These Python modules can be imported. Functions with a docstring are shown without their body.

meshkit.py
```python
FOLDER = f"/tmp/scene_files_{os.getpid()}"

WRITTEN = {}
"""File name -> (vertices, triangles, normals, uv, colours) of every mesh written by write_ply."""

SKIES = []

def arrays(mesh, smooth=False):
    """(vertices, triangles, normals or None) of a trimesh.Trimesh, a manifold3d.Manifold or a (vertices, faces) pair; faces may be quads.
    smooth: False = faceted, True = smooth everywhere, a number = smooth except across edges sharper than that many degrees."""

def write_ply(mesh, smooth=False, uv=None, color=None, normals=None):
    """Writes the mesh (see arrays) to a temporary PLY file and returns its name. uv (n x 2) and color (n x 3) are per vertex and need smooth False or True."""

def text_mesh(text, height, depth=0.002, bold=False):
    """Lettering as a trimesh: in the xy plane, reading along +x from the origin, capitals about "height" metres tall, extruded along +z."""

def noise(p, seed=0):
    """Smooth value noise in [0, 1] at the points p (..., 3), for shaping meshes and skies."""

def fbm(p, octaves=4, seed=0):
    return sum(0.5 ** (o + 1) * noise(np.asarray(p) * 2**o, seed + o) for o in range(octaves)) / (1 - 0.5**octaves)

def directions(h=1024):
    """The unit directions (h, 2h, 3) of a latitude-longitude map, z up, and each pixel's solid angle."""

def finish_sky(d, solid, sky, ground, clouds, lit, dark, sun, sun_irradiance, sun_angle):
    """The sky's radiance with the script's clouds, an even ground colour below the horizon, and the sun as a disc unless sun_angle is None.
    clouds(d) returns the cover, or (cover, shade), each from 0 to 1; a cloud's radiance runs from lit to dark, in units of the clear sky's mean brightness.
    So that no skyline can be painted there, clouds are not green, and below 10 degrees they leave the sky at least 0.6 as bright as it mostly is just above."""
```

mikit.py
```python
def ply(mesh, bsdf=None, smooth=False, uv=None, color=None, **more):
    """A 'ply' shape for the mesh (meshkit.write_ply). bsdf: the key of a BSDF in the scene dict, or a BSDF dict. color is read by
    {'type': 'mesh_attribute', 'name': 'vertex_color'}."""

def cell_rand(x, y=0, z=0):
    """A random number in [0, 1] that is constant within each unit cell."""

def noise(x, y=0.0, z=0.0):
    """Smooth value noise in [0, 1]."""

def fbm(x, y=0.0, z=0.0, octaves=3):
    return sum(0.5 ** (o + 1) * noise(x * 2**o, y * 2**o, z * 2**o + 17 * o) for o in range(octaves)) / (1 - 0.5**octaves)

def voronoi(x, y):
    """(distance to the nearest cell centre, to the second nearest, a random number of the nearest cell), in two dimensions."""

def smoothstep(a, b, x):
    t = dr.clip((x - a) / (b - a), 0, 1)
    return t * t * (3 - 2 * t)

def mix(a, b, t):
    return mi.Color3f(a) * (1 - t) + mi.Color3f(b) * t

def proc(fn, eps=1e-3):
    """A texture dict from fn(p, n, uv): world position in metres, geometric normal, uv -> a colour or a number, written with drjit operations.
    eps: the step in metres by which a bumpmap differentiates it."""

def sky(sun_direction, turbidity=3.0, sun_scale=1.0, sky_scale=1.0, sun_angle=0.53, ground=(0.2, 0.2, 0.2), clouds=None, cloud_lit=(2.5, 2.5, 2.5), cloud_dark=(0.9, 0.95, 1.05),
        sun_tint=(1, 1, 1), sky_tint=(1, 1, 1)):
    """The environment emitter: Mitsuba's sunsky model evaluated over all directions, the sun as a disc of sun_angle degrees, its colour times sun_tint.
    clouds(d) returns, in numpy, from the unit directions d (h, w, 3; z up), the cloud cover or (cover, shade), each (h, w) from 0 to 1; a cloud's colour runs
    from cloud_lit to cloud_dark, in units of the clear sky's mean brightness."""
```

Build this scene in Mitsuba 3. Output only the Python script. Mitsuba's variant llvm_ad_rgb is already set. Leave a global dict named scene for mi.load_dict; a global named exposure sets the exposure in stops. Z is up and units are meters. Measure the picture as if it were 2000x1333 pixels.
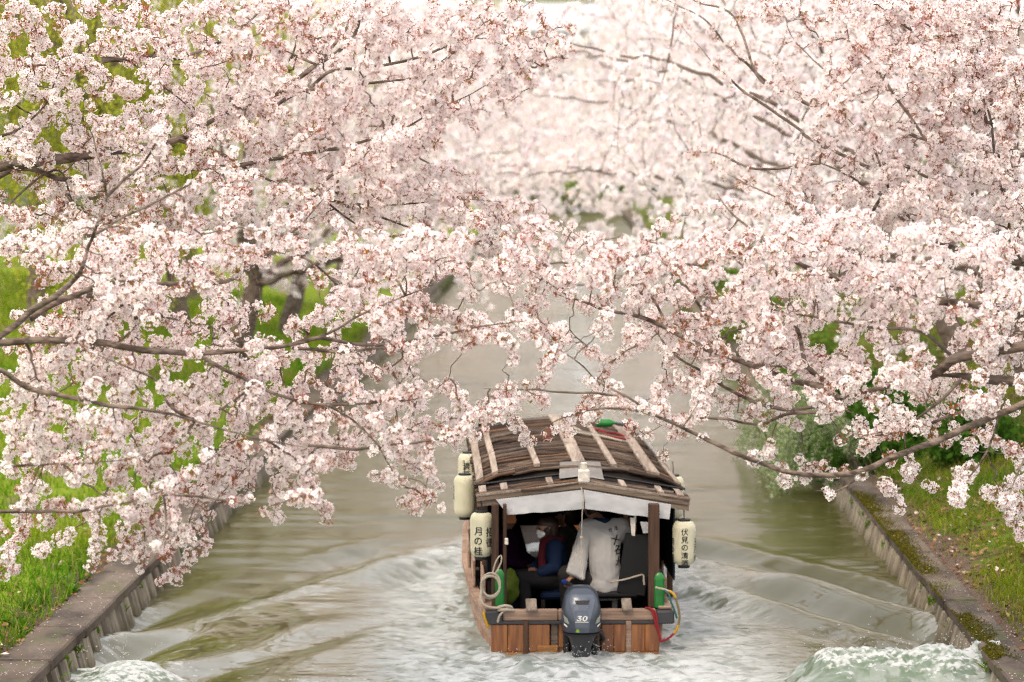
import math, random
import numpy as np
import trimesh
import manifold3d as m3
import drjit as dr
import mitsuba as mi
import mikit, meshkit
from mikit import noise, fbm, voronoi, cell_rand, smoothstep, mix
from scipy.spatial import cKDTree

T = mi.ScalarTransform4f
scene, labels = {}, {}

# ---------------------------------------------------------------- camera, sky, exposure
EYE = [0.0, 0.0, 5.04]
YAW, PITCH = 0.0203, 0.0608
FWD = [-math.sin(YAW) * math.cos(PITCH), math.cos(YAW) * math.cos(PITCH), -math.sin(PITCH)]
scene['camera'] = {'type': 'thinlens', 'fov': 18.92, 'fov_axis': 'x', 'aperture_radius': 0.026, 'focus_distance': 25.5,
                   'near_clip': 0.1, 'far_clip': 3000.0,
                   'to_world': T().look_at(origin=EYE, target=[EYE[i] + FWD[i] for i in range(3)], up=[0, 0, 1])}
scene['sky'] = mikit.sky([-0.25, -0.62, 0.74], turbidity=3, sun_scale=0.30, sun_angle=25, clouds=lambda d: 1.0,
                         cloud_lit=(2.51, 2.48, 2.57), cloud_dark=(1.4, 1.4, 1.45), sun_tint=(1.0, 1.0, 1.0))
exposure = 2.9

# ---------------------------------------------------------------- helpers
counts = {}


def key_for(name, parent=None):
    full = f'{parent}__{name}' if parent else name
    n = counts.get(full, 0)
    counts[full] = n + 1
    return full if n == 0 else f'{full}_{n:03d}'


def put(name, mesh, mat, parent=None, smooth=False, color=None, uv=None, tw=None, label=None):
    k = key_for(name, parent)
    d = mikit.ply(mesh, mat, smooth=smooth, color=color, uv=uv)
    if tw is not None:
        d['to_world'] = tw
    scene[k] = d
    if label:
        labels[k] = {'label': label}
    return k


def again(src, name, parent=None, tw=None):
    k = key_for(name, parent)
    d = dict(scene[src]) if isinstance(src, str) else dict(src)
    if tw is not None:
        d['to_world'] = tw
    scene[k] = d
    return k


def thing(name, label, cat, group=None):
    k = key_for(name)
    labels[k] = {'label': label, 'category': cat}
    if group:
        labels[k]['group'] = group
    return k


def box(x0, x1, y0, y1, z0, z1):
    m = trimesh.creation.box([x1 - x0, y1 - y0, z1 - z0])
    m.apply_translation([(x0 + x1) / 2, (y0 + y1) / 2, (z0 + z1) / 2])
    return m


def cbox(x0, x1, y0, y1, z0, z1, c=0.008):
    """A box with chamfered edges."""
    c = min(c, 0.45 * min(x1 - x0, y1 - y0, z1 - z0))
    pts = []
    for x, sx in ((x0, 1), (x1, -1)):
        for y, sy in ((y0, 1), (y1, -1)):
            for z, sz in ((z0, 1), (z1, -1)):
                pts += [[x + sx * c, y + sy * c, z], [x + sx * c, y, z + sz * c], [x, y + sy * c, z + sz * c]]
    return hull(pts)


def hull(pts):
    return trimesh.convex.convex_hull(np.asarray(pts, float))


def tube(points, radii, sides=6, closed=True):
    p = np.asarray(points, float)
    r = np.broadcast_to(np.asarray(radii, float), (len(p),))
    t = np.gradient(p, axis=0)
    t /= np.linalg.norm(t, axis=1, keepdims=True) + 1e-12
    ref = np.array([0.13, 0.21, 0.97]) if abs(t[:, 2]).mean() < 0.8 else np.array([0.97, 0.21, 0.13])
    a = np.cross(t, ref)
    a /= np.linalg.norm(a, axis=1, keepdims=True) + 1e-12
    b = np.cross(t, a)
    ang = np.arange(sides) * 2 * np.pi / sides
    v = p[:, None] + r[:, None, None] * (np.cos(ang)[None, :, None] * a[:, None] + np.sin(ang)[None, :, None] * b[:, None])
    i, j = np.meshgrid(np.arange(len(p) - 1), np.arange(sides), indexing='ij')
    q = np.stack([i * sides + j, i * sides + (j + 1) % sides, (i + 1) * sides + (j + 1) % sides, (i + 1) * sides + j], -1).reshape(-1, 4)
    f = np.vstack([q[:, [0, 2, 1]], q[:, [0, 3, 2]]])
    v = v.reshape(-1, 3)
    if closed:
        n = len(v)
        v = np.vstack([v, p[:1], p[-1:]])
        k = np.arange(sides)
        f = np.vstack([f, np.stack([k * 0 + n, k, (k + 1) % sides], 1), np.stack([k * 0 + n + 1, (k + 1) % sides + n - sides, k + n - sides], 1)])
    return trimesh.Trimesh(v, f, process=False)


def spline(pts, step):
    """Catmull-Rom through the points (any number of columns), resampled about every step metres of the first three."""
    p = np.asarray(pts, float)
    if len(p) < 3:
        n = max(2, int(np.linalg.norm(p[-1, :3] - p[0, :3]) / step) + 1)
        return p[0] + (p[-1] - p[0]) * np.linspace(0, 1, n)[:, None]
    q = np.vstack([2 * p[0] - p[1], p, 2 * p[-1] - p[-2]])
    out = []
    for i in range(len(p) - 1):
        a, b, c, d = q[i:i + 4]
        n = max(1, int(round(np.linalg.norm(c[:3] - b[:3]) / step)))
        t = (np.arange(n) / n)[:, None]
        out.append(0.5 * (2 * b + (c - a) * t + (2 * a - 5 * b + 4 * c - d) * t ** 2 + (3 * b - a - 3 * c + d) * t ** 3))
    out.append(p[-1:])
    return np.vstack(out)


def join(meshes):
    return trimesh.util.concatenate(meshes)


def grid(X, Y, Z):
    ny, nx = X.shape
    v = np.stack([X, Y, Z], -1).reshape(-1, 3)
    i, j = np.meshgrid(np.arange(ny - 1), np.arange(nx - 1), indexing='ij')
    a = (i * nx + j).ravel()
    q = np.stack([a, a + 1, a + nx + 1, a + nx], 1)
    return v, np.vstack([q[:, [0, 1, 2]], q[:, [0, 2, 3]]])


def rgb(c):
    return {'type': 'rgb', 'value': list(c)}


def two(b):
    return {'type': 'twosided', 'bsdf': b}


def matte(name, fn, rough=0.8, spec=0.3, bump=None, bscale=0.004, **more):
    b = {'type': 'principled', 'base_color': mikit.proc(fn) if callable(fn) else rgb(fn), 'roughness': rough, 'specular': spec, **more}
    if bump is not None:
        b = {'type': 'bumpmap', 'arbitrary': mikit.proc(bump), 'scale': bscale, 'bsdf': b}
    scene[name] = two(b)
    return name


VCOL = {'type': 'mesh_attribute', 'name': 'vertex_color'}
scene['petal'] = {'type': 'principledthin', 'base_color': VCOL, 'roughness': 0.75, 'spec_reflect': 0.0, 'diff_trans': 0.9} if False else \
    {'type': 'principledthin', 'base_color': VCOL, 'roughness': 0.8, 'diff_trans': 0.8, 'eta': 1.2}
scene['leaf'] = {'type': 'principledthin', 'base_color': VCOL, 'roughness': 0.6, 'diff_trans': 0.7, 'eta': 1.35}
scene['tinted'] = two({'type': 'principled', 'base_color': VCOL, 'roughness': 0.85, 'specular': 0.25})


def bark_col(p, n, uv):
    a = fbm(p.x * 14, p.y * 14, p.z * 30, 3)
    b = fbm(p.x * 3 + 9, p.y * 3, p.z * 3, 2)
    c = mix((0.062, 0.043, 0.033), (0.22, 0.170, 0.140), smoothstep(0.25, 0.75, a))
    return mix(c, mi.Color3f(0.15, 0.125, 0.105), smoothstep(0.5, 0.75, b) * 0.6)


matte('bark', bark_col, 0.85, 0.2, lambda p, n, uv: fbm(p.x * 40, p.y * 40, p.z * 90, 2), 0.006)


def concrete_col(p, n, uv):
    a = fbm(p.x * 3.2, p.y * 1.6, p.z * 3, 4)
    b = fbm(p.x * 30, p.y * 30, p.z * 30, 2)
    c = mix((0.036, 0.027, 0.020), (0.105, 0.082, 0.064), smoothstep(0.25, 0.75, a))
    c = c * (0.75 + 0.5 * b)
    c = mix(c, mi.Color3f(0.085, 0.062, 0.042), smoothstep(0.55, 0.7, fbm(p.x * 6 + 4, p.y * 2.4, 5, 3)) * 0.6)
    c = mix(c, mi.Color3f(0.06, 0.068, 0.022), smoothstep(0.60, 0.72, fbm(p.x * 4 + 8, p.y * 3.1, 9, 3)) * 0.5)
    damp = smoothstep(0.30, 0.02, p.z + 0.10 * (a - 0.5))
    return mix(c, mi.Color3f(0.05, 0.045, 0.03), damp * 0.6)


matte('concrete', concrete_col, 0.8, 0.3, lambda p, n, uv: fbm(p.x * 25, p.y * 25, p.z * 25, 3), 0.008)


def pile_col(p, n, uv):
    a = fbm(p.x * 5, p.y * 3, p.z * 2, 4)
    s = fbm(p.y * 26, p.z * 2.2, 3, 3)
    c = mix((0.085, 0.070, 0.050), (0.27, 0.232, 0.175), smoothstep(0.25, 0.75, a * 0.6 + s * 0.4))
    damp = smoothstep(0.16, 0.0, p.z + 0.10 * (s - 0.5))
    return mix(c, mi.Color3f(0.085, 0.075, 0.042), damp * 0.7)


matte('pile_concrete', pile_col, 0.75, 0.35, lambda p, n, uv: fbm(p.x * 25, p.y * 25, p.z * 12, 3), 0.006)
# ---------------------------------------------------------------- ground: one sheet with the canal cut into it
XL, XR = -4.80, 3.85          # water-side faces of the two copings
ZC = 0.40                     # top of the copings


def ground_z(x, y):
    l = np.maximum(0, XL - 0.52 - x)
    r = np.maximum(0, x - XR - 0.38)
    zl = ZC - 0.02 + 0.16 * np.minimum(l, 7) + 0.02 * np.maximum(l - 7, 0)
    zr = ZC - 0.02 + 0.30 * np.minimum(r, 4) + 0.10 * np.clip(r - 4, 0, 10)
    z = np.where(x < 0, zl, zr)
    return z + 0.10 * (meshkit.fbm(np.stack([x * 0.6, y * 0.6, x * 0], -1), 3, 5) - 0.5) * np.minimum(1, np.maximum(l, r))


def ground_sheet():
    far = np.array([-900, -500, -250, -120, -70, -45, -30, -22, -17, -14, -12], float)
    xs = np.concatenate([far, np.linspace(-10.5, XL - 0.5, 20), [XL - 0.10, XL - 0.099], [XR + 0.099, XR + 0.10], np.linspace(XR + 0.35, 11, 23), -far[::-1] + 1])
    ys = np.concatenate([[-60, -20, 0, 10], np.linspace(16, 80, 120), np.linspace(83, 160, 40), [180, 210, 240, 268]])
    X, Y = np.meshgrid(xs, ys)
    Z = ground_z(X, Y)
    Z[:, np.abs(xs - (XL - 0.10)) < 1e-6] = ZC - 0.06
    Z[:, np.abs(xs - (XR + 0.10)) < 1e-6] = ZC - 0.06
    bed = (xs > XL - 0.0995) & (xs < XR + 0.0995)
    Z[:, bed] = -1.2
    for c in range(len(xs)):
        if (xs[c] > XL - 0.52) and (xs[c] < XL - 0.1) or (xs[c] < XR + 0.34) and (xs[c] > XR + 0.1):
            Z[:, c] = ZC - 0.06
    v, f = grid(X, Y, Z)
    # the end of the visible reach: the canal turns and its far bank crosses the view
    ys2 = np.concatenate([[268.01, 271, 274, 280, 290, 310, 360, 450, 700, 1500]])
    X2, Y2 = np.meshgrid(xs, ys2)
    Z2 = 0.5 + 0.05 * np.clip(Y2 - 270, 0, 60) + ground_z(X2, Y2) * 0.3
    v2, f2 = grid(X2, Y2, Z2)
    return np.vstack([v, v2]), np.vstack([f, f2 + len(v)])


def ground_col(p, n, uv):
    a = fbm(p.x * 1.3, p.y * 1.3, 0, 4)
    b = fbm(p.x * 9, p.y * 9, 0, 3)
    left = mix((0.085, 0.125, 0.010), (0.15, 0.20, 0.018), b)
    left = mix(left, mi.Color3f(0.15, 0.115, 0.06), smoothstep(0.62, 0.72, a))
    right = mix((0.060, 0.085, 0.010), (0.062, 0.042, 0.023), smoothstep(0.45, 0.68, a * 0.5 + b * 0.5))
    c = mix(right, left, mi.Float(dr.select(p.x < 0, 1.0, 0.0)))
    edge = dr.minimum(dr.abs(p.x - (XL - 0.62)), dr.abs(p.x - (XR + 0.45)))
    return mix(c, mi.Color3f(0.075, 0.054, 0.040), smoothstep(0.28, 0.1, edge + 0.25 * (b - 0.5)))


matte('soil', ground_col, 0.95, 0.1, lambda p, n, uv: fbm(p.x * 14, p.y * 14, 0, 3), 0.02)
put('ground', ground_sheet(), 'soil', smooth=40)
labels['ground'] = {'label': 'grassy canal banks and the bed between them', 'kind': 'structure'}

# ---------------------------------------------------------------- canal walls: coping slabs on a row of concrete piles
RNG = np.random.default_rng(11)


def wall(side):
    x, s = (XL, 1) if side < 0 else (XR, -1)      # s: towards the water
    w = thing('canal_wall', 'brown concrete canal wall with ribbed piles below a bare coping, along the bright lawn' if side < 0 else
              'brown concrete canal wall with a mossy coping and ribbed piles, below the leaf-strewn slope', 'retaining wall')
    back = [[x - s * 0.30, 0, -1.2], [x - s * 0.30, 0, ZC - 0.1], [x - s * 0.115, 0, ZC - 0.1], [x - s * 0.0, 0, -1.2]]
    b = np.array([[p[0], y, p[2]] for y in (10.0, 268.0) for p in back])
    put('core', hull(b), 'concrete', w)
    ys = np.arange(18, 150, 1.98)
    for k, y in enumerate(ys):
        dy, dz, dx = RNG.uniform(0.006, 0.016), RNG.uniform(-0.012, 0.012), RNG.uniform(-0.012, 0.012)
        a, c = (x - 0.50, x) if s > 0 else (x, x + 0.36)
        put('coping_slab', cbox(a + dx, c + dx, y + dy, y + 1.98 - dy, ZC - 0.115 + dz, ZC + dz, 0.018), 'concrete', w)
    far = [cbox(*((x - 0.50, x) if s > 0 else (x, x + 0.36)), y, y + 5.9, ZC - 0.115, ZC, 0.02) for y in np.arange(150, 264, 6)]
    labels[put('coping_far', join(far), 'concrete', w)] = {'kind': 'stuff'}
    # piles lean a little towards the water; one variant mesh each, moved along
    variants = []
    for q in range(4):
        wd, bul = 0.26 + 0.03 * q / 3, 0.06 + 0.01 * q
        prof = [(-wd / 2, 0.0), (-wd / 2 + 0.02, bul * 0.6), (-wd / 4, bul), (wd / 4, bul), (wd / 2 - 0.02, bul * 0.6), (wd / 2, 0.0)]
        pts = []
        for z, lean in ((ZC - 0.115, 0.0), (0.1, 0.05), (-0.5, 0.20)):
            for yy, o in prof:
                pts.append([s * (o + lean - 0.075), yy, z])
            pts += [[s * (lean - 0.20), -wd / 2, z], [s * (lean - 0.20), wd / 2, z]]
        variants.append(mikit.ply(hull(pts), 'pile_concrete'))
    for k, y in enumerate(np.arange(24, 110, 0.46)):
        again(variants[RNG.integers(4)], 'pile', w, T().translate([float(x + RNG.uniform(-0.008, 0.008)), float(y + RNG.uniform(-0.012, 0.012)), 0.0]))
    return w


wall_left = wall(-1)
wall_right = wall(1)

# ---------------------------------------------------------------- water
BX, BY, BA = 0.03, 30.8, 0.05      # the boat's stern on the water and its heading (to the left)


def axis_x(y):
    return BX - BA * (y - BY)


def ss(a, b, x):
    t = np.clip((x - a) / (b - a), 0, 1)
    return t * t * (3 - 2 * t)


def water_height(X, Y):
    P = lambda fx, fy, o=0.0: np.stack([X * fx + o, Y * fy, X * 0 + o], -1)
    off = X - axis_x(Y)
    sd = np.sign(off)
    half = 1.25 + 0.42 * (39.6 - Y)                      # the front of the bow wave
    s = np.abs(off) - half                               # outside the front > 0
    behind = ss(41.2, 39.0, Y)
    h = 0.0
    warp = 0.30 * (meshkit.fbm(P(0.5, 0.5, 3), 2, 3) - 0.5)
    sw = s + warp
    h = h + behind * 0.014 * np.exp(-((sw + 0.1) / 0.16) ** 2)
    swell = ss(-2.8, -0.9, sw) * ss(1.6, 0.2, sw)
    h = h + behind * swell * 0.14 * ss(0.10, 0.6, meshkit.noise(P(0.55, 0.38, 5))) * np.cos(2 * np.pi * (sw + 0.25 * meshkit.noise(P(0.4, 0.4, 1))) / 1.25 + 0.6)
    inside = behind * ss(2.35, 1.55, np.abs(off)) * ss(0.05, -0.25, s)
    chop = meshkit.fbm(P(3.2, 5.0), 4, 21) - 0.5
    h = h + inside * (0.10 * chop + 0.05 * (meshkit.fbm(P(7.0, 6.0, 5), 3, 31) - 0.5))
    h = h + 0.008 * (meshkit.fbm(P(1.2, 3.0, 7), 2, 9) - 0.5)
    calm = 1 - 0.75 * behind * ss(-3.0, -1.0, sw) * ss(1.4, 0.0, sw)
    h = h + calm * (1 - inside) * (0.4 + 0.6 * ss(0.35, 0.6, meshkit.fbm(P(0.3, 0.25, 2), 2, 6))) * (0.040 * meshkit.noise(P(0.7, 2.6, 2), 41) + 0.016 * meshkit.noise(P(1.8, 6.5, 4), 43)) * ss(120, 60, Y)
    # stern hump and the waves that run up the walls
    stern = np.exp(-((Y - 29.9) / 0.75) ** 2) * ss(1.5, 0.5, np.abs(X - 0.1))
    h = h + stern * (0.02 + 0.14 * (meshkit.fbm(P(4.0, 4.0, 1), 4, 2) - 0.42))
    for side in (-1, 1):
        d = (X - XL if side < 0 else XR - X)
        crest = 29.15 + 0.10 * (meshkit.fbm(P(2.0, 0.0, 4), 2, 8) - 0.5) * 2 - (0.38 * np.maximum(0, d - 0.2) if side < 0 else 0.06 * d)
        a = np.exp(-np.maximum(0, d - (0.7 if side < 0 else 1.35)) ** 2 / (0.30 if side < 0 else 0.16))
        t = Y - crest
        prof = np.where(t < 0, np.exp(-(t / 0.95) ** 2), np.exp(-(t / 0.20) ** 2))
        rough = 1 + 0.34 * (meshkit.fbm(P(6, 6, 2), 3, 14) - 0.5) + 0.20 * (meshkit.fbm(P(17, 15, 2), 2, 15) - 0.5) + 0.22 * (meshkit.noise(P(2.2, 0.6, 9)) - 0.5)
        h = h + a * (0.165 if side < 0 else 0.34) * prof * rough
        # run-up along the piles
        h = h + 0.05 * np.exp(-(d / 0.25) ** 2) * ss(36, 31, Y) * (meshkit.fbm(P(3, 3, 6), 2, 4))
    return h


def water_sheet():
    py = np.concatenate([np.linspace(1480, 1060, 300), np.linspace(1058.8, 640, 330), np.linspace(638, 560, 30), np.linspace(557, 412, 50)])
    ys = 6000 * 5.04 / (py - 301)
    ys = np.concatenate([[12, 18], ys])
    xs = np.concatenate([np.linspace(XL - 0.2, XR + 0.2, 380)])
    X, Y = np.meshgrid(xs, ys)
    Z = water_height(X, Y)
    v, f = grid(X, Y, Z)
    return v, f, np.stack([X, Y], -1).reshape(-1, 2)


def foam_amount(p):
    """Where bubbles and broken water lie: inside the wake, on the stern hump, on the crests at the walls."""
    off = dr.abs(p.x - (BX - BA * (p.y - BY)))
    half = 1.25 + 0.42 * (39.6 - p.y)
    s = off - half
    behind = smoothstep(41.0, 39.2, p.y)
    inside = behind * smoothstep(2.45, 1.35, off) * smoothstep(0.08, -0.25, s)
    n1 = fbm(p.x * 2.6 + 3, p.y * 1.6, 0, 4)
    n2 = fbm(p.x * 9, p.y * 13, 4, 3)
    n3 = fbm(p.x * 28, p.y * 24, 2, 2)
    n4 = fbm(p.x * 5, p.y * 15, 7, 4)
    f = inside * (0.10 + 0.75 * smoothstep(0.38, 0.64, n1 * 0.25 + n2 * 0.3 + n4 * 0.45))
    f = f * (1 - 0.75 * smoothstep(1.45, 1.0, off) * smoothstep(30.9, 31.6, p.y) * smoothstep(37.5, 34.5, p.y))
    band = behind * smoothstep(0.26, 0.02, dr.abs(s + 0.1)) * smoothstep(36.0, 38.5, p.y)
    f = dr.maximum(f, band * smoothstep(0.42, 0.62, n2) * 0.45)
    stern = smoothstep(30.9, 30.4, p.y) * smoothstep(2.3, 0.8, dr.abs(p.x - 0.1))
    f = dr.maximum(f, stern * (0.12 + 0.83 * smoothstep(0.40, 0.62, n2 * 0.6 + n1 * 0.4)))
    wall_l, wall_r = p.x - XL, XR - p.x
    near_l = smoothstep(2.2, 1.2, wall_l)
    lip = mi.Float(dr.select(p.x < 0, 0.125, 0.29))
    hi = smoothstep(-0.05, 0.05, p.z - lip + 0.24 * (n2 - 0.5) + 0.17 * (n3 - 0.5)) * smoothstep(30.2, 29.8, p.y)
    f = dr.maximum(f, hi * (0.35 + 0.5 * smoothstep(0.35, 0.6, n3 * 0.6 + n2 * 0.4)))
    face = smoothstep(0.03, 0.10, p.z) * smoothstep(30.0, 29.6, p.y) * smoothstep(0.52, 0.68, fbm(p.x * 7, p.z * 4 + p.y * 2, 5, 4)) * smoothstep(2.4, 0.2, wall_r) * 0.42
    f = dr.maximum(f, face)
    side = dr.minimum(p.x - XL, XR - p.x)
    run = smoothstep(0.35, 0.05, side) * smoothstep(37.0, 30.0, p.y) * smoothstep(0.45, 0.65, n2)
    f = dr.maximum(f, run * 0.5)
    return dr.clip(f * (0.82 + 0.36 * n3), 0, 1)


def water_col(p, n, uv):
    # murky green; milky where the propeller and the breaking waves have stirred air into it
    off = dr.abs(p.x - (BX - BA * (p.y - BY)))
    milky = smoothstep(41.0, 38.0, p.y) * smoothstep(2.5, 1.0, off) * smoothstep(0.1, -0.4, off - (1.25 + 0.42 * (39.6 - p.y)))
    milky = dr.maximum(milky, smoothstep(0.03, 0.2, p.z) * smoothstep(30.4, 29.6, p.y))
    c = mix((0.055, 0.052, 0.017), (0.155, 0.180, 0.155), milky)
    c = mix(c, mi.Color3f(0.095, 0.135, 0.085), smoothstep(0.04, 0.16, p.z) * smoothstep(30.2, 29.8, p.y))
    return c * (0.85 + 0.3 * fbm(p.x * 3, p.y * 2, 0, 3))


def ripple(p, n, uv):
    off = dr.abs(p.x - (BX - BA * (p.y - BY)))
    s = off - (1.25 + 0.42 * (39.6 - p.y))
    inside = smoothstep(41.0, 39.2, p.y) * smoothstep(2.75, 1.75, off) * smoothstep(0.08, -0.25, s)
    swell = smoothstep(40.0, 37.0, p.y) * smoothstep(2.0, 2.8, off) * smoothstep(1.2, -0.6, s)
    w = fbm(p.x * 0.25, p.y * 0.12, 3, 2)
    far = smoothstep(60.0, 110.0, p.y)
    a = 3.2 * far * noise(p.x * 0.55, p.y * 2.6 + 2 * w, 1.0) + 0.20 * noise(p.x * 1.4, p.y * 6.3, 2.0) + 0.14 * noise(p.x * 4, p.y * 15.0, 5.0)
    calm = (0.35 + 0.65 * smoothstep(0.32, 0.6, fbm(p.x * 0.35 + 5, p.y * 0.22, 8, 2))) * (1 - 0.8 * swell)
    c = 1.6 * fbm(p.x * 5, p.y * 7, 6, 3) + 0.5 * fbm(p.x * 20, p.y * 26, 6, 2)
    return a * calm * (1 - inside) + c * inside


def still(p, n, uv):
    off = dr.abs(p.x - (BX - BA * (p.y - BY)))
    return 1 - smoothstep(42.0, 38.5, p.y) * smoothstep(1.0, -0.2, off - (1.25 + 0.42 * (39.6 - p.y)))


# the wake is plain glossy water; elsewhere a lowered index darkens the reflections
for _n, _e, _r in (('water_wake', 1.333, 0.03), ('water_dimmed', 1.16, 0.13)):
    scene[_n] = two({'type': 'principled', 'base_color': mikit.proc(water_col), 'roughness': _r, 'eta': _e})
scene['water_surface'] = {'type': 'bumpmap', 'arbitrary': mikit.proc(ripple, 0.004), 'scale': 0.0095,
                          'bsdf': {'type': 'blendbsdf', 'weight': mikit.proc(still), 'bsdf_0': {'type': 'ref', 'id': 'water_wake'}, 'bsdf_1': {'type': 'ref', 'id': 'water_dimmed'}}}
scene['foam'] = two({'type': 'diffuse', 'reflectance': rgb((0.48, 0.495, 0.49))})
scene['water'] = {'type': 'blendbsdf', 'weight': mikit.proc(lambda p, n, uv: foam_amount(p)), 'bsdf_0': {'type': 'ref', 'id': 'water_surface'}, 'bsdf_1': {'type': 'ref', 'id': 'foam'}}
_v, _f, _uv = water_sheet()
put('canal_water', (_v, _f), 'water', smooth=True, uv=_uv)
labels['canal_water'] = {'label': 'green canal water with the wake of the boat', 'kind': 'structure'}
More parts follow.
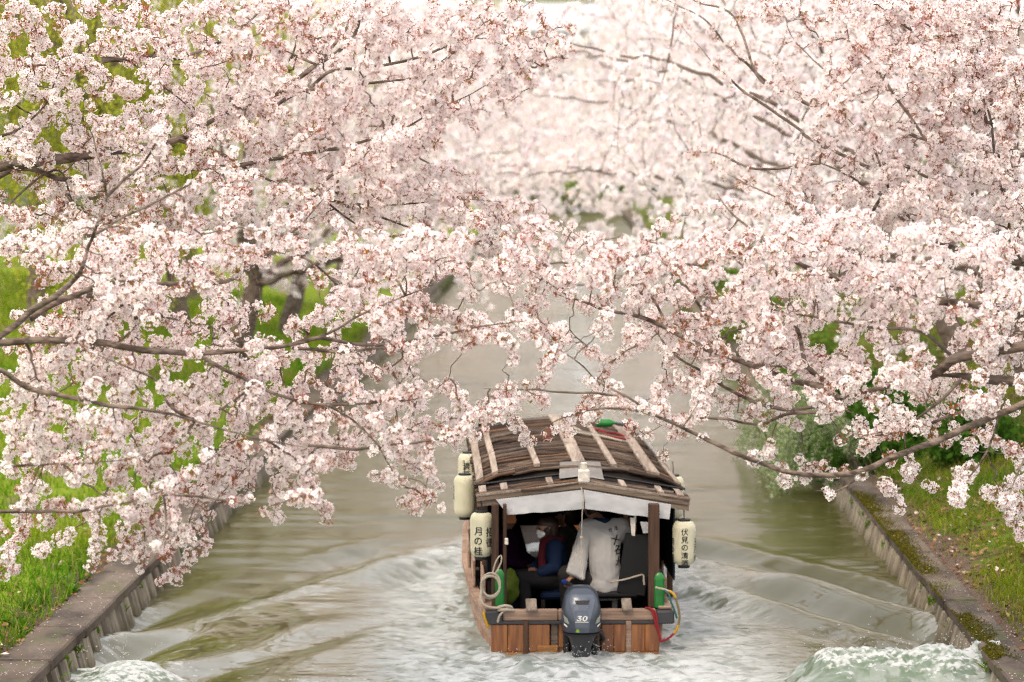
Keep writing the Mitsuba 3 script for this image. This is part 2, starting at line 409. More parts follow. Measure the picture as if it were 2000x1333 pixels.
LIMBS = {
 'lower_left': [
  (0.030,0.017,[(-4.16,21.00,3.74),(-3.98,21.18,3.73),(-3.59,21.09,3.76),(-3.32,21.40,3.72),(-2.97,21.34,3.67),(-2.66,21.60,3.64),(-2.34,21.58,3.66),(-2.04,21.78,3.68),(-1.85,21.78,3.73),(-1.69,21.86,3.79),(-1.57,21.93,3.87),(-1.33,21.97,3.98),(-1.04,22.10,4.09)]),
  (0.017,0.008,[(-2.04,21.80,3.68),(-1.82,21.83,3.73),(-1.54,22.10,3.67),(-1.26,22.05,3.68),(-0.94,22.38,3.73),(-0.60,22.31,3.80),(-0.42,22.50,3.81)]),
  (0.015,0.007,[(-2.02,21.95,3.65),(-1.63,21.74,3.64),(-1.40,21.92,3.65),(-1.17,21.75,3.63)]),
  (0.027,0.014,[(-4.16,21.00,3.67),(-3.92,20.89,3.80),(-3.76,21.05,3.94),(-3.55,20.82,4.06),(-3.45,21.03,4.16),(-3.35,20.79,4.25),(-3.34,21.01,4.38),(-3.23,20.75,4.56),(-3.20,20.97,4.72),(-3.19,20.73,4.92),(-3.26,20.92,5.07),(-3.30,20.80,5.25)]),
  (0.014,0.005,[(-3.20,20.95,4.74),(-3.06,20.94,4.88),(-2.99,21.26,4.97),(-2.87,21.14,5.14),(-2.82,21.35,5.29)]),
  (0.011,0.005,[(-3.31,21.05,4.48),(-3.07,21.29,4.63),(-2.75,21.39,4.79),(-2.59,21.66,4.89),(-2.36,21.75,5.04)]),
  (0.023,0.014,[(-3.75,21.10,3.90),(-3.62,21.19,4.00),(-3.45,21.39,4.07),(-3.28,21.50,4.13),(-2.97,21.72,4.12),(-2.52,22.09,4.12),(-2.40,22.10,4.19),(-2.25,22.35,4.30),(-2.00,22.43,4.52),(-1.96,22.66,4.59),(-1.82,22.70,4.74)]),
  (0.015,0.008,[(-2.42,22.35,4.18),(-2.22,22.43,4.32),(-2.06,22.84,4.29),(-1.91,22.74,4.21),(-1.75,23.17,4.02),(-1.56,23.25,3.88)]),
  (0.020,0.010,[(-3.63,21.30,4.03),(-3.43,21.64,4.04),(-3.22,21.57,4.02),(-3.15,21.92,3.94),(-2.89,21.93,3.87),(-2.62,22.30,3.78)]),
  (0.021,0.009,[(-4.06,20.50,3.57),(-3.68,20.69,3.45),(-3.35,20.60,3.39),(-3.15,20.85,3.32),(-2.83,20.72,3.30),(-2.64,21.00,3.22),(-2.24,20.86,3.12),(-1.99,21.17,3.03),(-1.80,21.10,3.02)]),
  (0.017,0.007,[(-2.65,21.50,3.64),(-2.49,21.48,3.55),(-2.33,21.68,3.45),(-2.15,21.56,3.37),(-1.92,21.82,3.27),(-1.67,21.67,3.27),(-1.38,21.98,3.26),(-1.10,21.82,3.31),(-0.89,22.00,3.43)]),
  (0.014,0.006,[(-1.86,21.35,3.01),(-1.52,21.37,2.98),(-1.31,21.70,2.98),(-0.98,21.60,3.03),(-0.67,21.96,3.07),(-0.48,21.95,3.23)]),
  (0.015,0.009,[(-3.99,20.10,2.67),(-3.78,20.04,2.69),(-3.62,20.18,2.68),(-3.27,20.01,2.70),(-3.10,20.20,2.71),(-2.88,19.99,2.77),(-2.63,20.21,2.86),(-2.42,19.98,3.02),(-2.26,20.10,3.14)]),
  (0.010,0.005,[(-2.74,20.35,2.77),(-2.48,20.51,2.74),(-2.21,20.52,2.69),(-2.06,20.65,2.66)]),
  (0.009,0.005,[(-2.74,20.35,2.77),(-2.73,20.39,2.58),(-2.71,20.08,2.48),(-2.78,20.15,2.37)]),
  (0.014,0.007,[(-4.10,20.65,2.91),(-3.86,20.51,2.94),(-3.48,20.72,2.94),(-3.06,20.46,2.99),(-2.73,20.55,3.08)]),
  (0.012,0.005,[(-4.00,20.15,2.64),(-3.73,19.96,2.53),(-3.70,19.95,2.36)]),
  (0.014,0.005,[(-2.66,21.15,3.21),(-2.78,20.95,3.33),(-2.90,21.09,3.49),(-3.27,20.75,3.69)]),
  (0.009,0.005,[(-1.71,21.25,3.30),(-1.52,21.53,3.14),(-1.34,21.48,2.93),(-1.24,21.75,2.68)]),
  (0.009,0.005,[(-2.13,21.15,3.06),(-1.94,21.38,2.90),(-1.83,21.35,2.72)]),
 ],
 'upper_left': [
  (0.060,0.037,[(-4.97,24.75,4.86),(-4.68,24.99,4.94),(-4.39,24.85,4.97),(-3.89,25.29,5.05),(-3.31,25.27,5.14),(-3.14,25.57,5.25),(-2.83,25.49,5.40),(-2.72,25.71,5.44),(-2.41,25.75,5.56)]),
  (0.021,0.011,[(-2.72,25.75,5.44),(-2.55,25.86,5.43),(-2.28,25.87,5.57),(-1.83,26.08,5.63),(-1.64,26.13,5.65),(-1.30,26.22,5.70),(-0.97,26.35,5.79)]),
  (0.025,0.013,[(-2.49,25.75,5.54),(-2.20,26.32,5.81),(-2.00,26.42,5.94),(-1.90,26.84,6.11),(-1.87,26.72,6.19),(-1.83,27.16,6.40),(-1.80,27.25,6.58)]),
  (0.023,0.013,[(-2.47,25.75,5.56),(-2.22,26.19,5.78),(-2.05,26.17,5.96),(-1.93,26.62,6.19),(-1.88,26.75,6.46)]),
  (0.019,0.009,[(-2.25,25.95,5.58),(-2.04,25.98,5.74),(-1.75,26.23,5.77),(-1.37,26.21,5.85),(-1.00,26.54,6.00),(-0.79,26.41,6.07),(-0.42,26.80,6.33),(-0.28,26.75,6.46)]),
  (0.030,0.011,[(-4.71,25.15,4.86),(-4.21,25.19,4.83),(-3.92,25.47,4.81),(-3.52,25.36,4.88),(-3.14,25.69,4.92),(-2.84,25.53,4.94),(-2.57,25.84,4.99),(-2.19,25.69,5.05),(-1.85,26.02,5.13),(-1.61,25.86,5.19),(-1.41,26.13,5.28),(-1.13,26.01,5.43),(-0.90,26.25,5.54),(-0.68,26.16,5.66),(-0.24,26.35,5.87)]),
  (0.013,0.006,[(-1.57,25.75,5.18),(-1.39,25.98,5.05),(-1.18,26.04,4.94),(-0.99,26.25,4.89)]),
  (0.025,0.013,[(-3.88,25.25,5.80),(-3.51,25.59,5.85),(-3.27,25.57,5.84),(-2.99,25.98,5.99),(-2.69,26.00,6.21),(-2.63,26.25,6.44)]),
  (0.026,0.016,[(-4.88,24.75,5.70),(-4.41,24.95,5.75),(-3.88,25.25,5.80)]),
  (0.015,0.009,[(-2.17,25.95,5.79),(-2.37,26.02,5.87),(-2.42,26.17,5.82),(-2.37,26.22,6.02),(-2.46,26.48,6.36),(-2.48,26.55,6.50)]),
  (0.012,0.006,[(-3.83,24.95,5.83),(-3.65,25.12,5.80),(-3.40,25.20,5.61),(-3.19,25.53,5.41),(-3.14,25.55,5.25)]),
  (0.018,0.008,[(-4.88,24.75,5.58),(-4.64,24.79,5.50),(-4.40,25.05,5.36),(-4.04,25.02,5.27),(-3.71,25.25,5.23)]),
  (0.018,0.008,[(-4.86,24.65,5.09),(-4.61,24.63,5.18),(-4.46,24.81,5.26),(-4.21,24.71,5.50),(-4.08,24.98,5.92),(-3.95,24.95,6.29)]),
  (0.017,0.006,[(-3.29,25.55,5.15),(-2.94,25.48,5.05),(-2.59,25.77,4.83),(-2.06,25.61,4.66),(-1.56,25.90,4.61),(-0.95,25.76,4.66),(-0.27,25.95,4.61)]),
  (0.013,0.006,[(-2.07,25.75,4.66),(-1.57,26.00,4.48),(-1.05,26.09,4.31),(-0.53,26.35,4.26)]),
  (0.012,0.006,[(-2.15,25.65,4.70),(-1.82,25.84,4.44),(-1.47,25.85,4.31),(-1.18,26.05,4.00)]),
  (0.012,0.006,[(-4.32,25.05,4.88),(-4.10,25.25,4.62),(-3.69,25.32,4.50),(-3.26,25.65,4.40),(-2.84,25.75,4.44)]),
 ],
 'lower_right': [
  (0.048,0.029,[(3.43,21.50,3.76),(3.16,21.60,3.70),(2.96,21.89,3.63),(2.71,21.93,3.58),(2.57,22.14,3.45),(2.17,22.34,3.33),(1.95,22.50,3.24)]),
  (0.048,0.032,[(3.46,21.70,3.41),(3.19,21.78,3.43),(2.99,22.05,3.42),(2.78,22.04,3.45),(2.60,22.20,3.45)]),
  (0.023,0.010,[(1.95,22.50,3.24),(1.81,22.64,3.39),(1.70,22.52,3.50),(1.67,22.76,3.68),(1.60,22.60,3.85),(1.52,22.91,4.10),(1.49,22.72,4.24),(1.59,22.90,4.44)]),
  (0.027,0.012,[(1.89,22.50,3.30),(1.79,22.43,3.35),(1.55,22.76,3.37),(1.46,22.59,3.43),(1.15,22.93,3.53),(0.95,22.85,3.61),(0.71,23.10,3.72),(0.49,23.08,3.82),(0.23,23.28,3.86),(0.11,23.27,3.91),(-0.04,23.36,3.96),(-0.24,23.47,4.09),(-0.34,23.50,4.15)]),
  (0.013,0.008,[(1.74,22.85,3.47),(1.63,22.80,3.47),(1.36,22.95,3.47),(1.09,22.90,3.58),(0.99,22.95,3.67)]),
  (0.017,0.008,[(1.95,22.50,3.24),(1.62,22.59,3.16),(1.35,22.86,3.19),(1.14,22.80,3.30),(0.96,23.09,3.41),(0.76,22.98,3.53),(0.62,23.31,3.69),(0.46,23.30,3.88)]),
  (0.027,0.009,[(3.37,21.10,3.43),(3.08,21.07,3.33),(2.77,21.33,3.16),(2.50,21.18,3.06),(2.22,21.46,2.92),(1.99,21.28,2.84),(1.73,21.57,2.78),(1.52,21.37,2.82),(1.36,21.64,2.85),(1.15,21.45,2.94),(0.90,21.72,3.04),(0.64,21.58,3.17),(0.54,21.77,3.20),(0.37,21.66,3.33),(0.17,21.83,3.43),(0.03,21.77,3.56),(-0.19,21.88,3.70),(-0.37,21.90,3.80)]),
  (0.011,0.006,[(0.38,22.15,3.29),(0.14,22.29,3.30),(-0.15,22.29,3.32),(-0.46,22.55,3.31),(-0.67,22.55,3.32)]),
  (0.011,0.006,[(0.66,22.05,3.13),(0.40,22.18,3.19),(0.14,22.15,3.20),(-0.12,22.37,3.10),(-0.27,22.35,2.99)]),
  (0.015,0.008,[(1.97,22.35,3.18),(1.56,22.31,3.15),(1.35,22.60,3.05),(1.07,22.42,3.11),(0.76,22.71,3.08),(0.52,22.65,2.97)]),
  (0.015,0.007,[(2.85,21.95,3.22),(2.67,21.80,3.19),(2.40,21.97,3.06),(2.09,21.68,3.06),(1.88,21.75,3.07)]),
  (0.015,0.007,[(2.74,21.75,3.45),(2.55,21.63,3.28),(2.33,21.87,3.10),(2.06,21.75,3.05)]),
  (0.038,0.016,[(3.51,22.00,3.86),(3.22,22.04,3.91),(2.90,22.41,3.95),(2.63,22.36,3.98),(2.46,22.61,4.03),(2.13,22.64,4.07),(1.95,22.83,4.13),(1.75,22.87,4.19),(1.55,23.00,4.30),(1.36,23.13,4.45),(1.19,23.18,4.58),(1.08,23.30,4.74)]),
  (0.015,0.008,[(2.55,22.95,4.00),(2.32,22.93,4.12),(2.12,23.27,4.21),(1.92,23.12,4.32),(1.70,23.35,4.50)]),
  (0.009,0.005,[(2.98,21.55,3.22),(2.91,21.60,2.96),(2.70,21.28,2.74),(2.60,21.35,2.55)]),
  (0.009,0.005,[(3.30,21.35,3.27),(3.13,21.37,2.91),(3.00,21.08,2.73),(2.96,21.15,2.54)]),
  (0.011,0.005,[(2.22,21.45,2.92),(2.05,21.60,2.81),(1.87,21.60,2.68),(1.70,21.75,2.65)]),
  (0.012,0.006,[(0.72,23.35,3.71),(0.54,23.52,4.03),(0.31,23.52,4.26),(0.03,23.76,4.41),(-0.13,23.75,4.53)]),
  (0.012,0.006,[(1.17,23.25,3.51),(1.01,23.39,3.80),(0.85,23.35,4.04),(0.66,23.57,4.26),(0.62,23.55,4.50)]),
  (0.015,0.007,[(2.78,22.45,3.54),(2.52,22.30,3.75),(2.17,22.50,3.77),(1.77,22.22,3.86),(1.34,22.40,3.93),(0.96,22.25,4.01)]),
  (0.011,0.006,[(3.03,22.35,3.60),(2.82,22.33,3.78),(2.68,22.15,4.01),(2.66,22.15,4.24)]),
 ],
 'upper_right': [
  (0.037,0.017,[(4.07,25.55,4.11),(3.76,25.78,4.13),(3.40,25.71,4.17),(3.28,26.00,4.20),(3.04,25.86,4.32),(2.98,26.14,4.34),(2.80,25.97,4.45),(2.72,26.28,4.58),(2.61,26.10,4.69),(2.51,26.37,4.74),(2.33,26.25,4.86),(2.11,26.53,4.96),(1.84,26.55,5.05)]),
  (0.017,0.008,[(3.74,25.75,4.14),(3.70,25.63,4.18),(3.64,25.87,4.37),(3.67,25.63,4.71),(3.71,25.75,5.05)]),
  (0.028,0.011,[(4.15,26.15,4.92),(3.66,26.37,5.02),(3.35,26.58,5.09),(3.11,26.68,5.15),(2.94,26.75,5.20),(2.75,26.91,5.32),(2.49,26.98,5.51),(2.38,27.16,5.61),(2.19,27.14,5.78),(2.05,27.41,5.94),(1.89,27.33,6.13),(1.88,27.55,6.41)]),
  (0.026,0.012,[(3.49,27.05,4.69),(3.00,27.47,4.91),(2.60,27.58,5.18),(2.23,28.05,5.43),(1.86,28.07,5.63),(1.75,28.38,5.71),(1.57,28.28,5.87),(1.40,28.66,6.05),(1.21,28.59,6.28),(0.85,29.05,6.49),(0.66,29.05,6.58)]),
  (0.020,0.009,[(2.60,27.05,4.91),(2.10,27.39,5.17),(2.00,27.64,5.27),(1.63,27.80,5.53),(1.51,28.09,5.63),(1.32,28.06,5.80),(1.17,28.45,6.00),(0.97,28.55,6.25)]),
  (0.018,0.009,[(1.82,27.55,5.62),(1.64,27.59,5.73),(1.45,28.27,6.30),(1.13,28.29,6.42),(0.98,28.55,6.56)]),
  (0.017,0.009,[(3.16,26.15,5.11),(3.10,26.19,5.48),(2.97,26.56,5.72),(2.79,26.43,5.91),(2.73,26.75,6.11),(2.71,26.75,6.37)]),
  (0.017,0.009,[(2.98,26.15,5.16),(2.62,26.41,5.70),(2.52,26.77,5.89),(2.37,26.64,6.01),(2.35,26.95,6.38)]),
  (0.015,0.006,[(4.11,25.95,6.03),(3.78,26.01,6.08),(3.59,26.20,6.07),(3.33,26.21,6.11),(3.08,26.35,6.26)]),
  (0.015,0.006,[(3.51,25.85,5.05),(3.46,25.81,5.39),(3.34,25.95,5.65),(3.37,25.89,5.99),(3.25,25.95,6.33)]),
  (0.017,0.009,[(2.61,26.15,4.69),(2.43,26.20,4.44),(2.12,26.64,4.51),(1.68,26.67,4.69),(1.25,27.05,4.91)]),
  (0.017,0.009,[(2.08,26.15,4.96),(1.58,26.64,4.91),(1.26,27.31,5.05),(0.95,27.55,5.05)]),
  (0.017,0.009,[(2.96,25.95,4.35),(2.68,26.09,4.70),(2.55,26.59,5.13),(2.21,26.75,5.49)]),
  (0.021,0.009,[(4.09,25.75,5.34),(3.72,25.90,5.39),(3.34,25.92,5.52),(3.06,26.08,5.82),(2.85,26.15,6.08)]),
 ],
}
TRUNKS = {'lower_left': ((-6.55, 20.6, 0.45), (-6.15, 20.9, 2.3)), 'upper_left': ((-7.1, 25.2, 0.6), (-6.5, 25.0, 3.1)), 'lower_right': ((6.2, 20.8, 0.95), (5.6, 21.3, 2.3)), 'upper_right': ((7.0, 26.4, 1.3), (6.3, 26.0, 3.0))}
# blossom clumps: x, y, z and how thick they stand (0 to 9)
CLUMPS = {
 'lower_left': [(-4.04,22.01,4.4,7),(-3.86,22.07,4.4,7),(-3.46,20.77,4.44,7),(-3.54,22.4,4.39,8),(-3.29,21.97,4.4,8),(-3.12,22.04,4.4,7),(-2.97,22.28,4.39,7),(-2.71,21.75,4.41,6),(-2.65,22.8,4.38,6),(-2.38,21.99,4.4,6),(-2.18,21.93,4.41,7),(-2.01,21.99,4.4,8),(-1.87,22.6,4.39,8),(-1.71,22.97,4.38,8),(-1.47,22.28,4.4,8),(-1.26,21.82,4.41,8),(-1.15,23.28,4.37,8),(-0.91,22.15,4.4,8),(-4.08,22.22,4.21,5),(-4.03,22.99,4.18,6),(-3.73,22.36,4.2,7),(-3.51,22.15,4.21,8),(-3.22,21.48,4.24,8),(-3.14,22.16,4.21,8),(-2.91,21.84,4.22,7),(-2.73,21.9,4.22,6),(-2.55,21.94,4.22,5),(-2.41,22.35,4.21,4),(-2.22,22.24,4.21,4),(-2.09,22.95,4.18,4),(-1.81,21.78,4.23,6),(-1.68,22.46,4.2,7),(-1.56,23.63,4.16,8),(-1.31,22.67,4.2,8),(-1.16,23.35,4.17,8),(-0.96,23.36,4.17,8),(-0.77,23.51,4.16,8),(-0.57,23.23,4.17,7),(-3.97,21.63,4.05,3),(-3.9,22.26,4.02,4),(-3.66,21.95,4.04,5),(-3.5,22.08,4.03,7),(-3.12,20.78,4.09,7),(-2.93,20.71,4.09,7),(-2.99,22.43,4.02,7),(-2.8,22.47,4.01,5),(-2.69,23.1,3.98,4),(-2.46,22.77,4,2),(-2.25,22.54,4.01,2),(-2.05,22.48,4.01,3),(-1.8,21.73,4.05,4),(-1.72,23.04,3.99,7),(-1.48,22.27,4.02,7),(-1.33,22.92,3.99,6),(-1.13,22.8,4,5),(-0.94,22.89,4,4),(-0.76,23.27,3.98,3),(-0.55,22.56,4.01,5),(-4.22,22.96,3.8,5),(-3.95,22.55,3.82,6),(-3.73,22.35,3.83,6),(-3.55,22.4,3.83,6),(-3.29,21.96,3.85,6),(-3.13,22.07,3.85,6),(-3.02,22.64,3.82,6),(-2.85,22.79,3.81,6),(-2.66,22.85,3.81,6),(-2.43,22.49,3.82,5),(-2.21,22.17,3.84,4),(-2.04,22.36,3.83,5),(-1.92,23.12,3.79,6),(-1.74,23.35,3.78,8),(-1.49,22.41,3.83,8),(-1.3,22.38,3.83,8),(-1.16,23.38,3.78,7),(-0.95,23.14,3.79,6),(-0.76,23.17,3.79,5),(-0.54,22.11,3.85,4),(-4.12,22.43,3.64,6),(-3.99,22.74,3.62,7),(-3.57,21.41,3.7,7),(-3.45,21.75,3.68,7),(-3.39,22.61,3.63,7),(-3.22,22.7,3.62,7),(-2.96,22.21,3.65,7),(-2.84,22.72,3.62,7),(-2.53,21.75,3.68,7),(-2.43,22.5,3.64,6),(-2.17,21.79,3.68,6),(-2.07,22.65,3.63,6),(-1.85,22.25,3.65,6),(-1.66,22.2,3.65,6),(-1.5,22.63,3.63,6),(-1.37,23.65,3.57,4),(-1.1,22.14,3.66,4),(-0.92,22.41,3.64,2),(-0.77,23.37,3.58,1),(-0.55,22.59,3.63,2),(-4.08,22.22,3.46,7),(-3.83,21.84,3.49,7),(-3.74,22.42,3.45,7),(-3.55,22.36,3.46,7),(-3.36,22.35,3.46,7),(-3.25,22.93,3.42,7),(-2.86,21.43,3.52,7),(-2.68,21.41,3.52,7),(-2.64,22.67,3.43,7),(-2.48,22.89,3.42,7),(-2.35,23.53,3.37,7),(-2.09,22.88,3.42,5),(-1.91,22.97,3.41,5),(-1.65,22.07,3.48,3),(-1.53,23.02,3.41,4),(-1.33,23.02,3.41,5),(-1.1,22.11,3.48,6),(-0.92,22.24,3.47,3),(-0.75,22.72,3.43,1),(-3.95,21.46,3.34,6),(-3.67,20.9,3.38,6),(-3.7,22.16,3.28,7),(-3.53,22.25,3.28,7),(-3.17,21.07,3.37,6),(-3.07,21.62,3.33,6),(-2.91,21.83,3.31,6),(-2.79,22.27,3.28,6),(-2.62,22.47,3.26,7),(-2.49,23,3.22,7),(-2.31,23.17,3.2,8),(-2.11,23.06,3.21,8),(-1.93,23.25,3.2,8),(-1.64,21.92,3.31,8),(-1.48,22.3,3.28,8),(-1.35,23.28,3.2,8),(-1.13,22.85,3.23,7),(-0.94,22.75,3.24,3),(-4.1,22.31,3.08,7),(-3.73,21.22,3.18,7),(-3.61,21.6,3.15,7),(-3.22,20.3,3.26,7),(-3.44,22.86,3.04,7),(-3.19,22.47,3.07,7),(-2.97,22.27,3.09,7),(-2.77,22.14,3.1,7),(-2.57,21.98,3.11,7),(-2.42,22.33,3.08,7),(-2.22,22.25,3.09,7),(-2.04,22.33,3.08,7),(-1.87,22.49,3.07,7),(-1.69,22.63,3.06,7),(-1.56,23.45,2.99,7),(-1.27,21.85,3.13,7),(-1.13,22.84,3.04,8),(-0.92,22.39,3.08,8),(-0.73,22.16,3.1,8),(-3.97,21.56,2.97,5),(-3.89,22.13,2.91,5),(-3.64,21.79,2.95,7),(-3.46,21.76,2.95,7),(-3.24,21.53,2.97,7),(-3.11,21.89,2.94,7),(-2.97,22.21,2.91,7),(-2.73,21.84,2.94,7),(-2.66,22.81,2.85,6),(-2.51,23.21,2.81,5),(-2.16,21.58,2.97,5),(-2.1,22.92,2.84,7),(-1.88,22.61,2.87,7),(-1.7,22.69,2.86,7),(-1.59,23.95,2.74,7),(-1.35,23.3,2.8,7),(-1.13,22.87,2.85,7),(-0.94,22.83,2.85,6),(-0.71,21.59,2.97,2),(-3.98,21.64,2.78,6),(-4.17,23.73,2.56,7),(-3.7,22.12,2.73,7),(-3.34,21.02,2.84,7),(-3.28,21.82,2.76,7),(-3.31,23.3,2.61,7),(-3.02,22.61,2.68,7),(-2.84,22.7,2.67,7),(-2.69,23.01,2.64,7),(-2.47,22.75,2.66,5),(-2.04,22.28,2.71,5),(-1.8,21.64,2.78,7),(-1.71,22.8,2.66,5),(-1.46,21.99,2.75,4),(-1.31,22.62,2.68,5),(-1.17,23.66,2.57,4),(-0.95,23.03,2.64,1),(-4.04,21.93,2.56,5),(-3.79,21.55,2.6,6),(-3.64,21.75,2.58,5),(-3.5,22.05,2.55,5),(-3.33,22.09,2.54,5),(-3.13,22,2.55,3),(-2.92,21.82,2.58,4),(-2.84,22.64,2.48,6),(-2.71,23.18,2.42,6),(-2.39,22.07,2.55,5),(-2.21,22.12,2.54,1),(-2.12,23.12,2.43,6),(-1.81,21.71,2.59,5),(-1.48,22.28,2.53,3),(-1.3,22.44,2.51,4),(-1.13,22.78,2.47,5),(-4.13,22.42,2.32,5),(-3.86,21.92,2.38,4),(-3.64,21.76,2.4,4),(-3.52,22.15,2.35,1),(-3.29,21.83,2.39,2),(-3.05,21.49,2.43,2),(-3.07,22.93,2.26,4),(-2.73,21.8,2.4,4),(-2.73,23.32,2.21,4),(-4.18,22.65,2.1,4),(-3.74,21.26,2.28,3),(-3.44,21.6,2.23,1),(-3.25,21.58,2.24,4),(-3.17,22.29,2.15,5),(-3.01,22.46,2.12,5),(-2.8,22.3,2.15,5),(-3.98,21.57,2.05,3),(-3.12,21.91,2.01,4),(-3.06,22.9,1.87,3)],
 'upper_left': [(-4.45,24.34,6.16,7),(-4.2,24.11,6.15,7),(-4.11,24.76,6.18,7),(-3.97,25.19,6.2,6),(-3.83,25.64,6.22,7),(-3.54,25.14,6.19,6),(-3.29,24.84,6.18,5),(-3.08,24.77,6.18,7),(-2.98,25.67,6.22,7),(-2.82,26.22,6.24,7),(-2.53,25.53,6.21,7),(-2.25,24.76,6.17,7),(-2.06,24.97,6.18,7),(-1.96,26.44,6.25,7),(-1.7,25.73,6.22,7),(-1.43,24.73,6.17,7),(-1.27,25.69,6.22,7),(-1.03,25.16,6.19,7),(-0.84,25.51,6.21,7),(-0.63,25.65,6.21,7),(-0.41,25.59,6.21,6),(-0.21,26.34,6.25,2),(-4.5,24.61,5.97,8),(-4.23,24.26,5.95,8),(-4.1,24.68,5.97,7),(-3.84,24.36,5.96,7),(-3.62,24.27,5.95,7),(-3.55,25.2,5.99,6),(-3.25,24.53,5.96,6),(-3.21,25.84,6.01,7),(-2.97,25.65,6,7),(-2.61,24.22,5.95,7),(-2.54,25.53,6,7),(-2.26,24.83,5.97,7),(-2.11,25.52,6,7),(-1.9,25.58,6,7),(-1.62,24.53,5.96,7),(-1.47,25.55,6,7),(-1.26,25.6,6,7),(-1.08,26.33,6.03,7),(-0.83,25.21,5.99,7),(-0.64,26.33,6.03,7),(-0.41,25.38,5.99,6),(-0.2,25.86,6.01,5),(0.01,25.64,6,2),(-4.55,24.88,5.77,8),(-4.33,24.83,5.77,8),(-4.19,25.24,5.78,8),(-3.91,24.76,5.77,8),(-3.73,24.94,5.77,7),(-3.56,25.21,5.78,7),(-3.34,25.2,5.78,7),(-3.07,24.72,5.76,6),(-2.99,25.75,5.79,7),(-2.65,24.61,5.76,7),(-2.46,24.72,5.76,7),(-2.25,24.73,5.76,7),(-2.15,26.03,5.8,7),(-1.89,25.36,5.78,7),(-1.66,25.09,5.77,7),(-1.45,25.06,5.77,7),(-1.28,25.97,5.8,7),(-1.04,25.22,5.78,7),(-0.82,25.16,5.78,7),(-0.64,26.26,5.81,7),(-0.41,25.32,5.78,7),(-0.2,25.86,5.8,4),(-4.49,24.52,5.56,7),(-4.29,24.58,5.56,8),(-4.07,24.5,5.55,8),(-3.89,24.67,5.56,7),(-3.75,25.11,5.57,7),(-3.51,24.87,5.56,7),(-3.34,25.2,5.57,7),(-3.27,26.25,5.59,7),(-2.96,25.52,5.58,7),(-2.63,24.45,5.55,7),(-2.62,26.33,5.59,7),(-2.33,25.63,5.58,7),(-2.07,24.98,5.56,7),(-1.94,26.06,5.59,7),(-1.69,25.63,5.58,7),(-1.46,25.34,5.57,7),(-1.25,25.39,5.57,7),(-1.04,25.25,5.57,7),(-0.85,25.89,5.58,7),(-0.65,26.51,5.6,7),(-0.42,25.8,5.58,4),(-4.54,24.81,5.35,7),(-4.41,25.24,5.36,7),(-4.17,25.06,5.36,7),(-4.02,25.44,5.36,7),(-3.78,25.27,5.36,7),(-3.58,25.35,5.36,6),(-3.47,26.14,5.37,6),(-3.18,25.54,5.36,7),(-2.94,25.33,5.36,7),(-2.77,25.71,5.37,8),(-2.47,24.87,5.36,8),(-2.3,25.25,5.36,8),(-2.15,25.94,5.37,8),(-1.93,25.91,5.37,8),(-1.75,26.47,5.38,7),(-1.48,25.69,5.37,7),(-1.23,24.94,5.36,7),(-1.1,26.87,5.38,7),(-0.87,26.46,5.37,6),(-0.62,25.34,5.36,3),(-4.44,24.28,5.15,7),(-4.36,24.96,5.15,7),(-4.24,25.49,5.15,7),(-4,25.3,5.15,7),(-3.67,24.51,5.15,7),(-3.45,24.45,5.15,6),(-3.35,25.21,5.15,6),(-3.09,24.81,5.15,7),(-2.89,24.91,5.15,7),(-2.63,24.4,5.15,8),(-2.63,26.45,5.16,8),(-2.36,25.94,5.15,8),(-2.07,24.96,5.15,8),(-1.94,26.06,5.15,8),(-1.74,26.36,5.15,7),(-1.41,24.37,5.15,7),(-1.26,25.44,5.15,7),(-1.05,25.59,5.15,2),(-4.48,24.46,4.94,4),(-4.34,24.86,4.94,6),(-4.19,25.17,4.94,7),(-4.03,25.53,4.94,8),(-3.78,25.24,4.94,8),(-3.48,24.6,4.94,8),(-3.38,25.42,4.94,8),(-3.16,25.34,4.94,8),(-3.06,26.29,4.94,7),(-2.73,25.31,4.94,7),(-2.45,24.64,4.94,8),(-2.27,24.87,4.94,8),(-2.18,26.3,4.94,8),(-1.88,25.26,4.94,8),(-1.62,24.46,4.94,8),(-1.47,25.36,4.94,8),(-1.27,25.74,4.94,4),(-1.09,26.45,4.94,3),(-0.83,25.3,4.94,1),(-0.64,26.29,4.94,1),(-4.54,24.78,4.74,7),(-4.34,24.79,4.74,7),(-4.4,26.43,4.72,8),(-3.93,24.85,4.73,8),(-3.85,25.72,4.72,8),(-3.65,25.81,4.72,8),(-3.33,25.04,4.73,8),(-3.22,25.84,4.72,7),(-2.8,24.06,4.74,7),(-2.74,25.37,4.73,8),(-2.57,25.85,4.72,8),(-2.2,24.12,4.74,8),(-2.06,24.86,4.73,8),(-1.95,26.14,4.72,8),(-1.69,25.48,4.73,8),(-1.45,25.08,4.73,8),(-1.26,25.53,4.73,8),(-1.05,25.5,4.73,8),(-0.86,26.26,4.72,7),(-0.64,26.17,4.72,6),(-0.42,25.83,4.72,2),(-4.38,23.89,4.55,8),(-4.36,24.9,4.53,8),(-4.12,24.71,4.53,8),(-3.92,24.77,4.53,8),(-3.72,24.84,4.53,8),(-3.57,25.24,4.52,8),(-3.37,25.3,4.52,7),(-3.21,25.73,4.51,7),(-3,25.77,4.51,7),(-2.81,26.05,4.5,8),(-2.57,25.82,4.51,8),(-2.3,25.26,4.52,8),(-2.11,25.47,4.52,8),(-1.92,25.83,4.51,8),(-1.68,25.45,4.52,8),(-1.5,25.98,4.5,8),(-1.31,26.37,4.5,8),(-1.04,25.36,4.52,8),(-0.82,24.89,4.53,8),(-0.65,26.58,4.49,8),(-0.42,25.99,4.51,8),(-0.21,26.43,4.5,1),(-0.87,26.52,4.27,8),(-0.63,25.89,4.29,8)],
